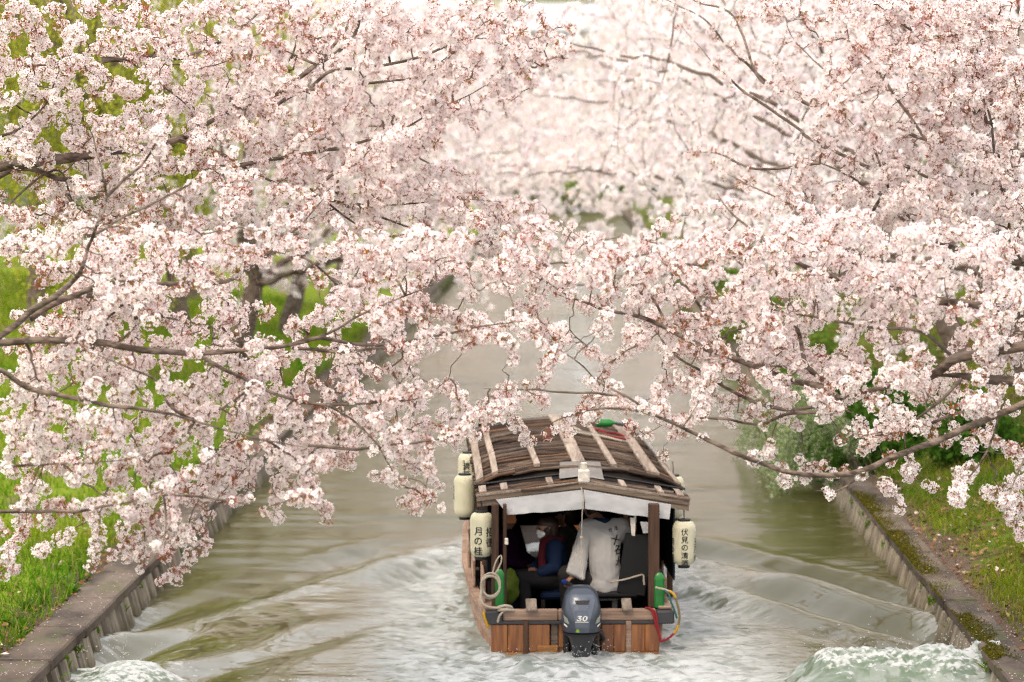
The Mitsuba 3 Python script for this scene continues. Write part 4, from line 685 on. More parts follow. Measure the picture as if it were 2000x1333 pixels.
def near_tree(kind, seed, density, red):
    rng = np.random.default_rng(seed)
    t = thing('cherry_tree', TREE_TEXT[kind], 'cherry tree', 'blossoming cherry trees along the canal')
    foot, fork = (np.array(p) for p in TRUNKS[kind])
    lean = fork - foot
    tr = spline(np.array([[*foot - [0, 0, 0.3], 0.24], [*foot + lean * 0.1, 0.19], [*(foot + lean * 0.5 + [0.05, 0.03, 0]), 0.155], [*fork, 0.15]]), 0.12)
    tr[:, 3] *= 1 + 0.10 * (meshkit.noise(tr[:, :3] * 4) - 0.5)
    put('trunk', tube(tr[:, :3], tr[:, 3], 14), 'bark', t, smooth=50)
    seeds, side = [], np.sign(foot[0])
    limbs = []
    for r0, r1, p in LIMBS[kind]:
        p = np.array(p)
        if abs(p[0, 0]) > 3.95:                     # comes in from outside: lead it back to the trunk
            q = p[0]
            mid = (q + fork) / 2 + [0, 0, -0.12]
            p = np.vstack([[fork, mid], p])
            r = np.concatenate([[r0 * 1.7, r0 * 1.3], np.linspace(r0, r1, len(p) - 2)])
        else:
            r = np.linspace(r0, r1, len(p))
        w = spline(np.hstack([p, r[:, None] * (0.80 if kind.startswith('upper') else 0.92)]), 0.05)
        tip = np.linspace(0, 1, len(w))
        w[:, 3] *= 1 - 0.70 * np.clip((tip - 0.62) / 0.38, 0, 1)
        w[1:-1, :3] += 0.014 * (np.stack([meshkit.noise(w[1:-1, :3] * 7 + k * 31) for k in range(3)], 1) - 0.5)
        w[:, 3] *= 1 + 0.22 * (meshkit.noise(w[:, :3] * 16) - 0.5)
        limbs.append(w)
        name = 'limb' if r0 > 0.018 else 'branch'
        put(name, tube(w[:, :3], w[:, 3], 9 if r0 > 0.018 else 7), 'bark', t, smooth=60)
        seeds.append(w[np.linalg.norm(w[:, :3] - fork, axis=1) > 0.9][:, :3])
    seeds = np.vstack(seeds)
    targets = []
    for x, y, z, n in CLUMPS[kind]:
        k = rng.poisson(density * n * (0.18 + 0.092 * n))
        targets.append(np.array([x, y, z]) + rng.normal(0, 1, (k, 3)) * np.array([0.075, 0.42, 0.07]))
    targets = np.vstack(targets)
    targets = targets[~in_opening(targets)]
    twigs, load = grow(seeds, targets, rng)
    # some bare tips and side shoots
    wood, big = [], []
    spots, ups, reds = [], [], []
    red_field = meshkit.fbm(np.array([tw[-1] for tw in twigs]) * 1.3, 3, seed)
    for tw, ld, rf in zip(twigs, load, red_field):
        r = 0.0026 + 0.0019 * math.sqrt(ld)
        rr = np.linspace(r, max(0.0022, r * 0.45), len(tw))
        (big if ld > 9 and len(tw) > 6 else wood).append(tube(tw, rr, 4, closed=False))
        p, u = along(tw, 0.052, 0.25 if ld < 3 else 0.45, rng)
        keep = rng.random(len(p)) < 0.90
        p = p[keep]
        if not len(p):
            continue
        o = rng.normal(0, 1, p.shape)
        o[:, 2] = o[:, 2] * 0.8 - 0.25
        o /= np.linalg.norm(o, axis=1, keepdims=True)
        spots.append(p + o * rng.uniform(0.018, 0.05, (len(p), 1)))
        ups.append(o + rng.normal(0, 0.2, o.shape))
        reds.append(np.full(len(p), rf))
    # spurs straight on the limbs
    for w in limbs:
        if w[0, 3] > 0.028:
            continue
        p, u = along(w[:, :3], 0.075, 0.35, rng)
        k = rng.random(len(p)) < np.where(u > 0.65, 0.75, 0.27)
        p = p[k]
        o = rng.normal(0, 1, p.shape)
        o /= np.linalg.norm(o, axis=1, keepdims=True) + 1e-9
        spots.append(p + o * 0.05)
        ups.append(o)
        reds.append(rng.uniform(0.3, 0.7, len(p)))
    spots, ups, reds = np.vstack(spots), np.vstack(ups), np.concatenate(reds)
    free = ~(in_opening(spots) & (rng.random(len(spots)) < 0.9))
    spots, ups, reds = spots[free], ups[free], reds[free]
    for m in big:
        put('branch', m, 'bark', t, smooth=60)
    labels[put('twigs', join(wood), 'bark', t, smooth=60)] = {'kind': 'stuff'}
    n = len(spots)
    kind_i = rng.integers(0, 8, n)
    is_red = rng.random(n) < np.clip(red + 2.2 * (reds - 0.5), 0.02, 0.75)
    kind_i[is_red] = rng.integers(8, 11, is_red.sum())
    R = rotations(n, rng, ups)
    s = rng.uniform(0.75, 1.28, n)
    inside = (np.abs(spots[:, 0] / spots[:, 1] + 0.0203) < 0.168) & (s > 0.9)
    near = np.argsort(np.where(inside, np.linalg.norm(spots - EYE, axis=1), 1e9))[:300]
    near = set(near.tolist())
    k = 0
    for i in range(n):
        m = np.eye(4)
        m[:3, :3] = R[i] * s[i]
        m[:3, 3] = spots[i]
        d = {'type': 'instance', 'to_world': T(m), 'group': {'type': 'ref', 'id': f'cluster_kind_{kind_i[i]}'}}
        if i in near:
            scene[key_for('blossom_cluster', t)] = d
        else:
            k += 1
            scene[f'{t}__blossom__{k:04d}'] = d
    labels[f'{t}__blossom'] = {'kind': 'stuff'}
    return n, len(twigs)


STATS = {}
for _k, _s, _d, _r in (('lower_left', 1, 0.80, 0.22), ('upper_left', 2, 0.92, 0.26), ('lower_right', 3, 0.80, 0.15), ('upper_right', 4, 1.25, 0.20)):
    STATS[_k] = near_tree(_k, _s, _d, _r)
print(STATS)


# ---------------------------------------------------------------- cherry trees further along the canal
def tuft(seed, n, size, spread):
    """A looser cluster for trees farther off: a few petal-sized faces."""
    rng = np.random.default_rng(seed)
    s = Soup()
    for k in range(n):
        d = rng.normal(0, 1, 3)
        a, b, d = frame(d)
        c = d * spread * rng.uniform(0.4, 1)
        nn = d + rng.normal(0, 0.6, 3)
        a, b, nn = frame(nn)
        L = size * rng.uniform(0.7, 1.2)
        q = rng.random()
        col = np.array([0.955, 0.89, 0.89]) * rng.uniform(0.94, 1.03) if q < 0.84 else np.array([0.72, 0.42, 0.38]) if q < 0.92 else np.array([0.36, 0.15, 0.08])
        if q >= 0.84:
            L *= 0.6
        s.add([c + a * L, c + b * L * 0.8 + nn * L * 0.3, c - a * L, c - b * L * 0.8 + nn * L * 0.25], [[0, 1, 2], [0, 2, 3]], col)
    return s.get()


TUFTS = [tuft(40 + i, 9, 0.034, 0.062) for i in range(4)]


def canal_tree(x, y, height, seed, over, text, sprays, tufts, group='blossoming cherry trees along the canal', low=1.0):
    """A cherry tree whose crown leans out over the water by about `over` metres."""
    rng = np.random.default_rng(seed)
    t = thing('cherry_tree', text, 'cherry tree', group)
    side = -1.0 if x > 0 else 1.0
    z0 = float(ground_z(np.array([x]), np.array([y]))[0]) if y < 266 else 1.0
    foot = np.array([x, y, z0])
    fork = foot + [side * 0.35, rng.normal(0, 0.2), 1.7 + rng.uniform(0, 0.5)]
    tr = spline(np.array([[*foot - [0, 0, 0.3], 0.30], [*(foot + [0, 0, 0.25]), 0.23], [*((foot + fork) / 2 + rng.normal(0, 0.05, 3)), 0.20], [*fork, 0.19]]), 0.2)
    put('trunk', tube(tr[:, :3], tr[:, 3], 10), 'bark', t, smooth=50)
    seeds = []
    n = 11
    for k in range(n):
        a = (k / n + rng.uniform(-0.03, 0.03)) * 2 * math.pi
        out = np.array([math.cos(a), math.sin(a), 0])
        to_water = out[0] * side
        reach = 2.4 + max(0, to_water) * (over - 0.8) + rng.uniform(-0.3, 0.4)
        rise = rng.uniform(0.35, 1.0) * (height - 2.4) if to_water < 0.6 or k % 2 else rng.uniform(-0.02, 0.35) * (height - 2.4)
        end = fork + out * reach + [0, 0, rise]
        m1 = fork + out * reach * 0.35 + [0, 0, 0.35 * rise + 0.45]
        m2 = fork + out * reach * 0.7 + [0, 0, 0.75 * rise + 0.35]
        w = spline(np.array([[*fork, 0.075], [*m1, 0.042], [*m2, 0.025], [*end, 0.010]]), 0.18)
        w[1:-1, :3] += rng.normal(0, 0.025, (len(w) - 2, 3))
        put('limb', tube(w[:, :3], w[:, 3], 7), 'bark', t, smooth=60)
        seeds.append(w[2:, :3])
    seeds = np.vstack(seeds)
    cen = fork + [side * (over - 2.2) * 0.5, 0, (height - 2.2) * 0.36]
    rad = np.array([(over + 2.6) / 2 * 1.12, 3.3, (height - 0.9) * 0.58])
    d = rng.normal(0, 1, (sprays * 3, 3))
    d /= np.linalg.norm(d, axis=1, keepdims=True)
    pts = cen + d * rad * (rng.uniform(0.25, 1, (len(d), 1)) ** 0.6) * (0.82 + 0.36 * meshkit.noise(d * 2.6, seed)[:, None])
    ok = (pts[:, 2] > z0 + low + 0.9 * meshkit.noise(pts * 0.7, seed)) & (meshkit.fbm(pts * 0.75, 2, seed + 3) > 0.40)
    pts = pts[ok][:sprays]
    twigs, load = grow(seeds, pts, rng, step=0.16, wander=0.02)
    wood, spots = [], [seeds[rng.random(len(seeds)) < 0.5] + rng.normal(0, 0.10, 3)]
    spots = [np.repeat(spots[0], 5, 0)]
    spots[0] = spots[0] + rng.normal(0, 0.10, spots[0].shape)
    for tw, ld in zip(twigs, load):
        r = 0.005 + 0.0035 * math.sqrt(ld)
        wood.append(tube(tw, np.linspace(r, 0.004, len(tw)), 3, closed=False))
        p, _ = along(tw, 0.9 / tufts, 0.3, rng)
        spots.append(p + rng.normal(0, 0.055, p.shape))
    labels[put('twigs', join(wood), 'bark', t)] = {'kind': 'stuff'}
    spots = np.vstack(spots)
    far = (np.hypot(x, y) / 45) ** 0.55
    i = rng.integers(0, 4, len(spots))
    R = rotations(len(spots), rng)
    s = rng.uniform(0.8, 1.3, len(spots)) * far
    tint = 1 + rng.normal(0, 0.02, (len(spots), 3))
    v, f, c = stack([scatter(TUFTS[k], R[i == k], s[i == k], spots[i == k], tint[i == k]) for k in range(4)])
    labels[put('blossom', (v, f), 'petal', t, color=c)] = {'kind': 'stuff'}
    return len(spots)


_n = 0
_spots = [
    (6.8, 39.5, 7.6, 5.4, 460, 12), (6.9, 45.5, 8.4, 6.2, 480, 11), (7.0, 56, 8.6, 6.6, 420, 10), (6.8, 68, 9.0, 7.0, 380, 9), (7.2, 83, 10.5, 6.6, 360, 9), (7.4, 102, 11.5, 6.6, 340, 8), (7.6, 128, 12.5, 6.4, 300, 8), (8.0, 165, 13.5, 6.4, 280, 8), (8.0, 215, 14.0, 6.4, 260, 8),
    (-6.9, 63, 9.0, 5.6, 400, 10), (-7.0, 75, 9.3, 5.8, 360, 9), (-7.0, 90, 9.8, 6.0, 340, 9), (-7.2, 108, 11.0, 6.2, 320, 8), (-7.4, 138, 12.0, 6.2, 280, 8), (-8.0, 172, 13.0, 6.2, 260, 8), (-8.0, 220, 14.0, 6.2, 240, 8)]
for k, (x, y, h, o, sp, tu) in enumerate(_spots):
    side = 'right' if x > 0 else 'left'
    order = ['third', 'fourth', 'fifth', 'sixth', 'seventh', 'eighth', 'ninth', 'tenth', 'eleventh'][k if x > 0 else k - 9]
    _n += canal_tree(x, y, h, 300 + k, o, f'{order} cherry tree along the {side} bank from the front, pale pink and soft with distance', sp, tu, low=1.0 if y < 80 else 1.9)
for k, (x, y, h) in enumerate([(-16, 284, 11), (-9.5, 290, 12), (-3.0, 284, 11), (3.5, 292, 12.5), (10, 284, 11.5), (17, 290, 12)]):
    text = ['outermost cherry tree at the left end of the row closing off the canal', 'second cherry tree from the left in the row closing off the canal', 'third cherry tree from the left in the row closing off the canal',
            'fourth cherry tree from the left in the row closing off the canal', 'fifth cherry tree from the left in the row closing off the canal', 'outermost cherry tree at the right end of the row closing off the canal'][k]
    _n += canal_tree(x, y, h, 400 + k, 4.2, text, 200, 8, 'cherry trees across the end of the canal', 0.6)
print('tufts', _n)
# ---------------------------------------------------------------- willows on the left lawn
def leaf_card(rng, n, spread, L, W, cols):
    s = Soup()
    for k in range(n):
        c = rng.normal(0, 1, 3) * spread
        a, b, d = frame(rng.normal(0, 1, 3) + [0, 0, -0.4])
        l = L * rng.uniform(0.7, 1.25)
        w = W * rng.uniform(0.8, 1.2)
        s.add([c, c + d * l * 0.5 + a * w, c + d * l, c + d * l * 0.5 - a * w], [[0, 1, 2], [0, 2, 3]], np.array(cols[rng.integers(len(cols))]) * rng.uniform(0.8, 1.2))
    return s.get()


WILLOW = [leaf_card(np.random.default_rng(i), 4, 0.06, 0.12, 0.02, [(0.46, 0.50, 0.05), (0.40, 0.46, 0.04), (0.54, 0.53, 0.09)]) for i in range(3)]


def willow(x, y, h, seed, text):
    rng = np.random.default_rng(seed)
    t = thing('willow_tree', text, 'willow tree', 'willow trees on the left lawn')
    z0 = float(ground_z(np.array([x]), np.array([y]))[0])
    foot, fork = np.array([x, y, z0]), np.array([x + rng.normal(0, 0.25), y, z0 + h * 0.42])
    w = spline(np.array([[*foot - [0, 0, 0.3], 0.30], [*(foot + [0, 0, 0.4]), 0.21], [*((foot + fork) / 2 + [rng.normal(0, 0.1), 0, 0]), 0.18], [*fork, 0.16]]), 0.2)
    put('trunk', tube(w[:, :3], w[:, 3], 10), 'bark', t, smooth=50)
    tops, strand, spots = [], [], []
    for k in range(9):
        a = (k + rng.uniform(-0.3, 0.3)) / 9 * 6.283
        out = np.array([math.cos(a), math.sin(a), 0])
        reach = rng.uniform(0.9, 2.5)
        e = fork + out * reach + [0, 0, h * rng.uniform(0.35, 0.58)]
        w = spline(np.array([[*fork, 0.09], [*(fork + out * reach * 0.3 + [0, 0, h * 0.28]), 0.06], [*e, 0.03], [*(e + out * 0.7 - [0, 0, 0.5]), 0.012]]), 0.2)
        put('limb', tube(w[:, :3], w[:, 3], 6), 'bark', t, smooth=60)
        for j in range(25):
            s = w[rng.integers(len(w) // 4, len(w)), :3]
            L = min(rng.uniform(1.2, 5.0), s[2] - z0 - rng.uniform(0.4, 1.8))
            o = out * rng.uniform(0.1, 0.7) + rng.normal(0, 0.35, 3) * [1, 1, 0]
            p = spline(np.array([s, s + o * 0.6 + [0, 0, 0.12], s + o - [0, 0, 0.4 * L], s + o * 1.05 - [0, 0, L]]), 0.35)
            strand.append(tube(p, np.linspace(0.007, 0.003, len(p)), 3, closed=False))
            q, _ = along(p, 0.13, 0.08, rng)
            spots.append(q + rng.normal(0, 0.02, q.shape))
    spots = np.vstack(spots)
    labels[put('hanging_twigs', join(strand), 'bark', t)] = {'kind': 'stuff'}
    i = rng.integers(0, 3, len(spots))
    R = rotations(len(spots), rng, np.tile([0, 0, 1.0], (len(spots), 1)) + rng.normal(0, 0.25, (len(spots), 3)))
    s = rng.uniform(0.8, 1.35, len(spots)) * (y / 60) ** 0.5
    v, f, c = stack([scatter(WILLOW[k], R[i == k], s[i == k], spots[i == k]) for k in range(3)])
    labels[put('leaves', (v, f), 'leaf', t, color=c)] = {'kind': 'stuff'}


for k, (x, y, h, text) in enumerate([
        (-8.6, 55, 8.6, 'yellow-green willow nearest to the front on the left lawn'),
        (-11.6, 66, 9.5, 'willow on the left lawn behind the nearest willow, far from the wall'),
        (-9.0, 70, 9.0, 'slim willow close to the left wall with a bare dark trunk'),
        (-10.3, 82, 9.5, 'willow in the middle of the left lawn behind the slim one'),
        (-14.5, 76, 10, 'willow at the outer left edge of the lawn'),
        (-8.8, 98, 9.5, 'distant willow in front of the pale house, nearer to the canal'),
        (-13.5, 102, 10, 'most distant willow, far from the canal in front of the pale house'),
        (-18.5, 92, 10.5, 'far willow at the outermost left, half hidden by the other willows')]):
    willow(x, y, h, 700 + k, text)


# ---------------------------------------------------------------- shrubs on the banks
def shrub(x, y, z, rx, ry, rz, n, seed, text, cols, leaf=(0.09, 0.03), name='shrub', cat='shrub', group=None):
    rng = np.random.default_rng(seed)
    t = thing(name, text, cat, group)
    base = np.array([x, y, z])
    stems = []
    d = rng.normal(0, 1, (n, 3))
    d /= np.linalg.norm(d, axis=1, keepdims=True)
    d[:, 2] = np.abs(d[:, 2])
    p = base + d * [rx, ry, rz] * (rng.uniform(0.2, 1, (n, 1)) ** 0.4) * (0.7 + 0.6 * meshkit.noise(d * 2.5, seed)[:, None])
    for k in range(14):
        e = p[rng.integers(n)]
        w = spline(np.array([base - [0, 0, 0.1], (base + e) / 2 + [0, 0, 0.1], e]), 0.2)
        stems.append(tube(w, np.linspace(0.02, 0.006, len(w)), 5))
    put('stem', join(stems), 'bark', t)
    cards = [leaf_card(rng, 6, 0.06, leaf[0], leaf[1], cols) for _ in range(3)]
    i = rng.integers(0, 3, n)
    R = rotations(n, rng)
    s = rng.uniform(0.8, 1.4, n)
    v, f, c = stack([scatter(cards[k], R[i == k], s[i == k], p[i == k]) for k in range(3)])
    labels[put('leaves', (v, f), 'leaf', t, color=c)] = {'kind': 'stuff'}


DARK = [(0.05, 0.12, 0.015), (0.07, 0.16, 0.02), (0.10, 0.19, 0.03)]
MID = [(0.12, 0.20, 0.03), (0.17, 0.26, 0.04), (0.20, 0.25, 0.06)]
shrub(4.45, 46.8, 0.35, 0.95, 2.6, 1.35, 2300, 31, 'dark green leafy bush on the right wall behind the white spray shrub', DARK, (0.13, 0.028))
shrub(5.6, 43.0, 0.8, 0.6, 0.8, 0.8, 600, 32, 'small dark green bush higher on the right slope, in front of the larger dark bush', DARK, (0.12, 0.03))
shrub(4.6, 62, 0.4, 0.8, 2.4, 1.3, 900, 33, 'mid green bush hanging over the right wall well behind the dark bush', MID, (0.14, 0.04))
shrub(4.7, 78, 0.4, 0.9, 3.0, 1.5, 900, 34, 'olive green bush on the far right wall past the third tree', MID, (0.16, 0.045))
shrub(4.6, 105, 0.4, 0.9, 4.0, 1.5, 900, 35, 'long low green bush on the distant right wall', MID, (0.2, 0.06))
for k, (x, rx, h, cols) in enumerate([(-7.5, 2.6, 2.2, DARK), (-3.2, 2.0, 2.6, MID), (0.6, 1.8, 2.2, MID), (4.2, 2.3, 2.8, MID), (9.0, 2.6, 2.4, DARK)]):
    shrub(x, 272, 0.5, rx, 1.8, h, 700, 50 + k, ['dark green shrub at the left end of the bank closing the canal', 'green shrub second from left on the bank closing the canal', 'lowest green shrub in the middle of the bank closing the canal',
          'tallest green shrub on the bank closing the canal', 'dark green shrub at the right end of the bank closing the canal'][k], cols, (0.38, 0.12))


def spray_shrub():
    """White-flowered shrub whose thin stems arch out over the wall and hang down to the water."""
    rng = np.random.default_rng(77)
    t = thing('spiraea_shrub', 'white flowering shrub whose arching sprays hang over the right wall to the water', 'shrub')
    stems, spots = [], []
    for k in range(75):
        y = rng.uniform(44.0, 51.0)
        b = np.array([4.25 + rng.normal(0, 0.12), y, 0.42])
        L = rng.uniform(0.7, 1.5)
        a = rng.normal(0, 0.5)
        out = np.array([-math.cos(a), math.sin(a), 0])
        p = spline(np.array([b, b + out * L * 0.35 + [0, 0, 0.75 * L * 0.8], b + out * L * 0.8 + [0, 0, 0.55 * L], b + out * L * 1.05 + [0, 0, -0.05 - 0.25 * L * rng.random()]]), 0.1)
        stems.append(tube(p, np.linspace(0.007, 0.003, len(p)), 3, closed=False))
        q, _ = along(p, 0.028, 0.12, rng)
        spots.append(q + rng.normal(0, 0.022, q.shape))
    spots = np.vstack(spots)
    labels[put('stems', join(stems), 'bark', t)] = {'kind': 'stuff'}
    cards = [leaf_card(rng, 7, 0.022, 0.032, 0.011, [(0.52, 0.58, 0.40), (0.28, 0.38, 0.13), (0.12, 0.20, 0.04), (0.62, 0.66, 0.52), (0.09, 0.16, 0.03)]) for _ in range(3)]
    i = rng.integers(0, 3, len(spots))
    R = rotations(len(spots), rng)
    v, f, c = stack([scatter(cards[k], R[i == k], np.full((i == k).sum(), 1.0), spots[i == k]) for k in range(3)])
    labels[put('sprays', (v, f), 'leaf', t, color=c)] = {'kind': 'stuff'}


spray_shrub()


# ---------------------------------------------------------------- grass, litter, moss
def blades(P, h, w, cols, rng, lean=0.35):
    n = len(P)
    a = rng.uniform(0, 6.283, n)
    e = np.stack([np.cos(a), np.sin(a), a * 0], 1) * w[:, None] / 2
    l = rng.normal(0, lean, (n, 3)) * h[:, None]
    l[:, 2] = h
    v = np.stack([P - e, P + e, P + l * [0.45, 0.45, 0.6] + e * 0.7, P + l * [0.45, 0.45, 0.6] - e * 0.7, P + l], 1)
    f = np.array([[0, 1, 2], [0, 2, 3], [3, 2, 4]])[None] + (np.arange(n) * 5)[:, None, None]
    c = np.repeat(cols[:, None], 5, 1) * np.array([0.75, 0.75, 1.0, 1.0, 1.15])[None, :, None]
    return v.reshape(-1, 3), f.reshape(-1, 3), np.clip(c.reshape(-1, 3), 0, 1)


def grass():
    rng = np.random.default_rng(21)
    out = []
    for side in (-1, 1):
        n = 62000 if side < 0 else 75000
        y = 26.5 * (3.3 ** rng.random(n)) 
        reach = np.where(side < 0, 0.14 * y + 0.4, 0.21 * y)
        d = 0.42 + rng.random(n) ** 1.15 * np.maximum(0.3, reach - (3.9 if side > 0 else -0.6 + 0 * y))
        x = (XL - d) if side < 0 else XR + d
        P = np.stack([x, y, ground_z(x, y)], 1)
        patch = meshkit.fbm(P * [0.9, 0.9, 0], 3, 8 + side)
        if side > 0:
            keep = (patch > 0.27 + 0.12 * rng.random(n)) & (d > 0.50 + 0.3 * (rng.random(n) - 0.5))
        else:
            keep = (d > 0.52 + 0.35 * (patch - 0.5)) & (patch > 0.22)
        P, y, patch = P[keep], y[keep], patch[keep]
        m = len(P)
        k = (y / 30) ** 0.6
        h = rng.uniform(0.05, 0.13, m) * k * (1.2 if side < 0 else 0.75) * (0.6 + 0.9 * patch)
        w = rng.uniform(0.007, 0.013, m) * k
        base = np.array([[0.13, 0.23, 0.010], [0.18, 0.28, 0.015], [0.27, 0.33, 0.04], [0.09, 0.18, 0.010]])[rng.choice(4, m, p=[0.42, 0.32, 0.10, 0.16])]
        if side > 0:
            base = base * [0.95, 0.82, 1.0]
        tone = meshkit.fbm(P * [1.6, 1.0, 0], 3, 40 + side)[:, None]
        base = base * (0.62 + 0.75 * tone) * (1 + (meshkit.fbm(P * [0.7, 0.5, 0], 2, 47)[:, None] - 0.5) * [0.9, 0.15, 0.2])
        dry = rng.random(m) < 0.05
        base[dry] = [0.30, 0.24, 0.10]
        h[dry] *= 1.5
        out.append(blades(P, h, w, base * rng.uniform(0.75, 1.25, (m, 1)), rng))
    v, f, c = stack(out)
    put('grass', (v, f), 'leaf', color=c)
    labels['grass'] = {'label': 'fresh bright green grass on both banks', 'kind': 'stuff', 'category': 'grass'}
    # brown leaf litter on the right slope and along the path edges
    n = 7500
    y = 26.5 * (2.4 ** rng.random(n))
    d = 0.36 + rng.random(n) * 3.8
    x = XR + d
    left = rng.random(n) < 0.12
    x[left] = XL - 0.45 - rng.random(left.sum()) ** 2 * 0.8
    P = np.stack([x, y, ground_z(x, y) + rng.uniform(0.005, 0.05, n)], 1)
    keep = left | (meshkit.fbm(P * [0.9, 0.9, 0], 3, 9) < 0.62)
    P = P[keep]
    n = len(P)
    card = (np.array([[-0.5, 0, 0.0], [0, -0.34, 0.10], [0.5, 0, 0.05], [0, 0.34, 0.16]]), np.array([[0, 1, 2], [0, 2, 3]]), np.ones((4, 3)))
    cols = np.array([[0.16, 0.075, 0.035], [0.24, 0.13, 0.06], [0.10, 0.05, 0.03], [0.30, 0.19, 0.10], [0.62, 0.5, 0.46]])[rng.choice(5, n, p=[0.35, 0.28, 0.2, 0.1, 0.07])]
    v, f, c = scatter(card, rotations(n, rng, np.tile([0, 0, 1.0], (n, 1)) + rng.normal(0, 0.35, (n, 3))), rng.uniform(0.04, 0.09, n) * (P[:, 1] / 30) ** 0.4, P, cols)
    put('fallen_leaves', (v, f), 'tinted', color=c)
    labels['fallen_leaves'] = {'label': 'brown dead leaves lying between the grass of the right slope', 'kind': 'stuff', 'category': 'dead leaves'}
    # broad-leaved weeds along the left coping
    soup = []
    for k in range(46):
        y = 27.0 + 24 * rng.random() ** 1.5
        x = XL - 0.52 - abs(rng.normal(0, 0.25))
        q = int(rng.integers(6, 12))
        P = np.tile([x, y, float(ground_z(np.array([x]), np.array([y]))[0])], (q, 1)) + rng.normal(0, 0.03, (q, 3)) * [1, 1, 0]
        soup.append(blades(P, rng.uniform(0.06, 0.16, q), rng.uniform(0.03, 0.05, q), np.array([[0.07, 0.16, 0.012]]) * rng.uniform(0.7, 1.3, (q, 1)), rng, 0.9))
    for k in range(40):
        y = 28.0 + 20 * rng.random()
        left = rng.random() < 0.5
        x = XL + 0.02 if left else XR - 0.02
        q = int(rng.integers(5, 12))
        P = np.tile([x, y, ZC - 0.13 - 0.10 * rng.random()], (q, 1)) + rng.normal(0, 0.025, (q, 3)) * [0.4, 1, 1]
        soup.append(blades(P, rng.uniform(0.03, 0.09, q), rng.uniform(0.012, 0.03, q), np.array([[0.10, 0.19, 0.012]]) * rng.uniform(0.6, 1.3, (q, 1)), rng, 0.9))
    v, f, c = stack(soup)
    put('weeds', (v, f), 'leaf', color=c)
    labels['weeds'] = {'label': 'small green weeds along the left coping and in the joints of both canal walls', 'kind': 'stuff', 'category': 'weeds'}
    # petals that have come down on the copings, the grass edge and the quiet water by the walls
    n = 2600
    y = 27 + 40 * rng.random(n) ** 1.4
    side = rng.random(n) < 0.5
    d = rng.normal(0.15, 0.5, n)
    x = np.where(side, XL - d, XR + d)
    z = np.where(np.where(side, x > XL, x < XR), -5, np.where(d < np.where(side, 0.5, 0.36), ZC + 0.014, ground_z(x, y) + 0.03))
    keep = z > 0
    P = np.stack([x, y, z], 1)[keep]
    m = len(P)
    card = (np.array([[-0.5, 0, 0.0], [0, -0.4, 0.08], [0.5, 0, 0.02], [0, 0.4, 0.10]]), np.array([[0, 1, 2], [0, 2, 3]]), np.ones((4, 3)))
    v, f, c = scatter(card, rotations(m, rng, np.tile([0, 0, 1.0], (m, 1)) + rng.normal(0, 0.12, (m, 3))), rng.uniform(0.014, 0.024, m), P, np.tile([[0.85, 0.70, 0.70]], (m, 1)) * rng.uniform(0.8, 1.05, (m, 1)))
    put('fallen_petals', (v, f), 'petal', color=c)
    labels['fallen_petals'] = {'label': 'pale fallen petals scattered on the copings and grass edges', 'kind': 'stuff', 'category': 'petals'}
    # moss on the right coping
    n = 26000
    y = 27.5 * (2.6 ** rng.random(n))
    d = np.abs(rng.normal(0.05, 0.10, n))
    x = XR + d
    P = np.stack([x, y, np.full(n, ZC + 0.0)], 1)
    patch = meshkit.fbm(P * [3, 0.7, 0], 3, 12)
    keep = (patch > 0.36 + 0.16 * rng.random(n)) & (d < 0.30) & ((y > 29.2) | (patch > 0.55))
    P, y, patch = P[keep], y[keep], patch[keep]
    m = len(P)
    cols = np.array([[0.085, 0.09, 0.010], [0.13, 0.085, 0.014], [0.06, 0.065, 0.010], [0.16, 0.15, 0.02]])[rng.choice(4, m, p=[0.42, 0.26, 0.2, 0.12])]
    P[:, 0] -= 0.02
    v, f, c = blades(P, rng.uniform(0.006, 0.022, m) * (0.5 + patch), rng.uniform(0.010, 0.02, m) * (y / 30) ** 0.6, cols, rng, 0.8)
    put('moss', (v, f), 'leaf', color=c)
    labels['moss'] = {'label': 'rusty green moss along the water edge of the right coping', 'kind': 'stuff', 'category': 'moss'}


grass()


# ---------------------------------------------------------------- beyond the bend: a wooded hill, an apartment block; a pale house behind the willows
def hill():
    xs, ys = np.linspace(-700, 700, 160), np.concatenate([np.linspace(400, 560, 60), np.linspace(580, 1400, 20)])
    X, Y = np.meshgrid(xs, ys)
    P = np.stack([X, Y, X * 0], -1)
    z = 46 * ss(395, 540, Y) * (0.75 + 0.5 * meshkit.fbm(P * 0.006, 3, 2)) + 5 * ss(400, 420, Y) * (meshkit.fbm(P * 0.16, 3, 4) - 0.35)
    def col(p, n, uv):
        a = fbm(p.x * 0.14, p.y * 0.14, p.z * 0.14, 3)
        b = fbm(p.x * 0.03, p.y * 0.03, 4, 2)
        c = mix((0.22, 0.19, 0.17), (0.62, 0.50, 0.49), smoothstep(0.42, 0.6, a))
        return mix(c, mi.Color3f(0.13, 0.17, 0.07), smoothstep(0.52, 0.66, b) * 0.7)
    matte('wooded', col, 0.95, 0.1)
    put('hill', grid(X, Y, z + 1.2), 'wooded', smooth=True)
    labels['hill'] = {'label': 'wooded hill with flowering trees closing the view far behind the canal', 'kind': 'structure'}


hill()
matte('render_wall', lambda p, n, uv: mix((0.52, 0.46, 0.44), (0.62, 0.56, 0.54), fbm(p.x * 0.8, p.y * 0.8, p.z * 0.8, 3)), 0.9, 0.2)
matte('blue_roof', lambda p, n, uv: mix((0.34, 0.36, 0.39), (0.46, 0.48, 0.51), fbm(p.x * 2, p.y * 2, p.z * 2, 2)), 0.6, 0.4)
matte('window_glass', (0.10, 0.12, 0.14), 0.08, 0.6)
matte('house_wall', lambda p, n, uv: mix((0.40, 0.385, 0.38), (0.50, 0.48, 0.47), fbm(p.x * 0.7, p.y * 0.7, p.z * 0.7, 3)), 0.9, 0.2)


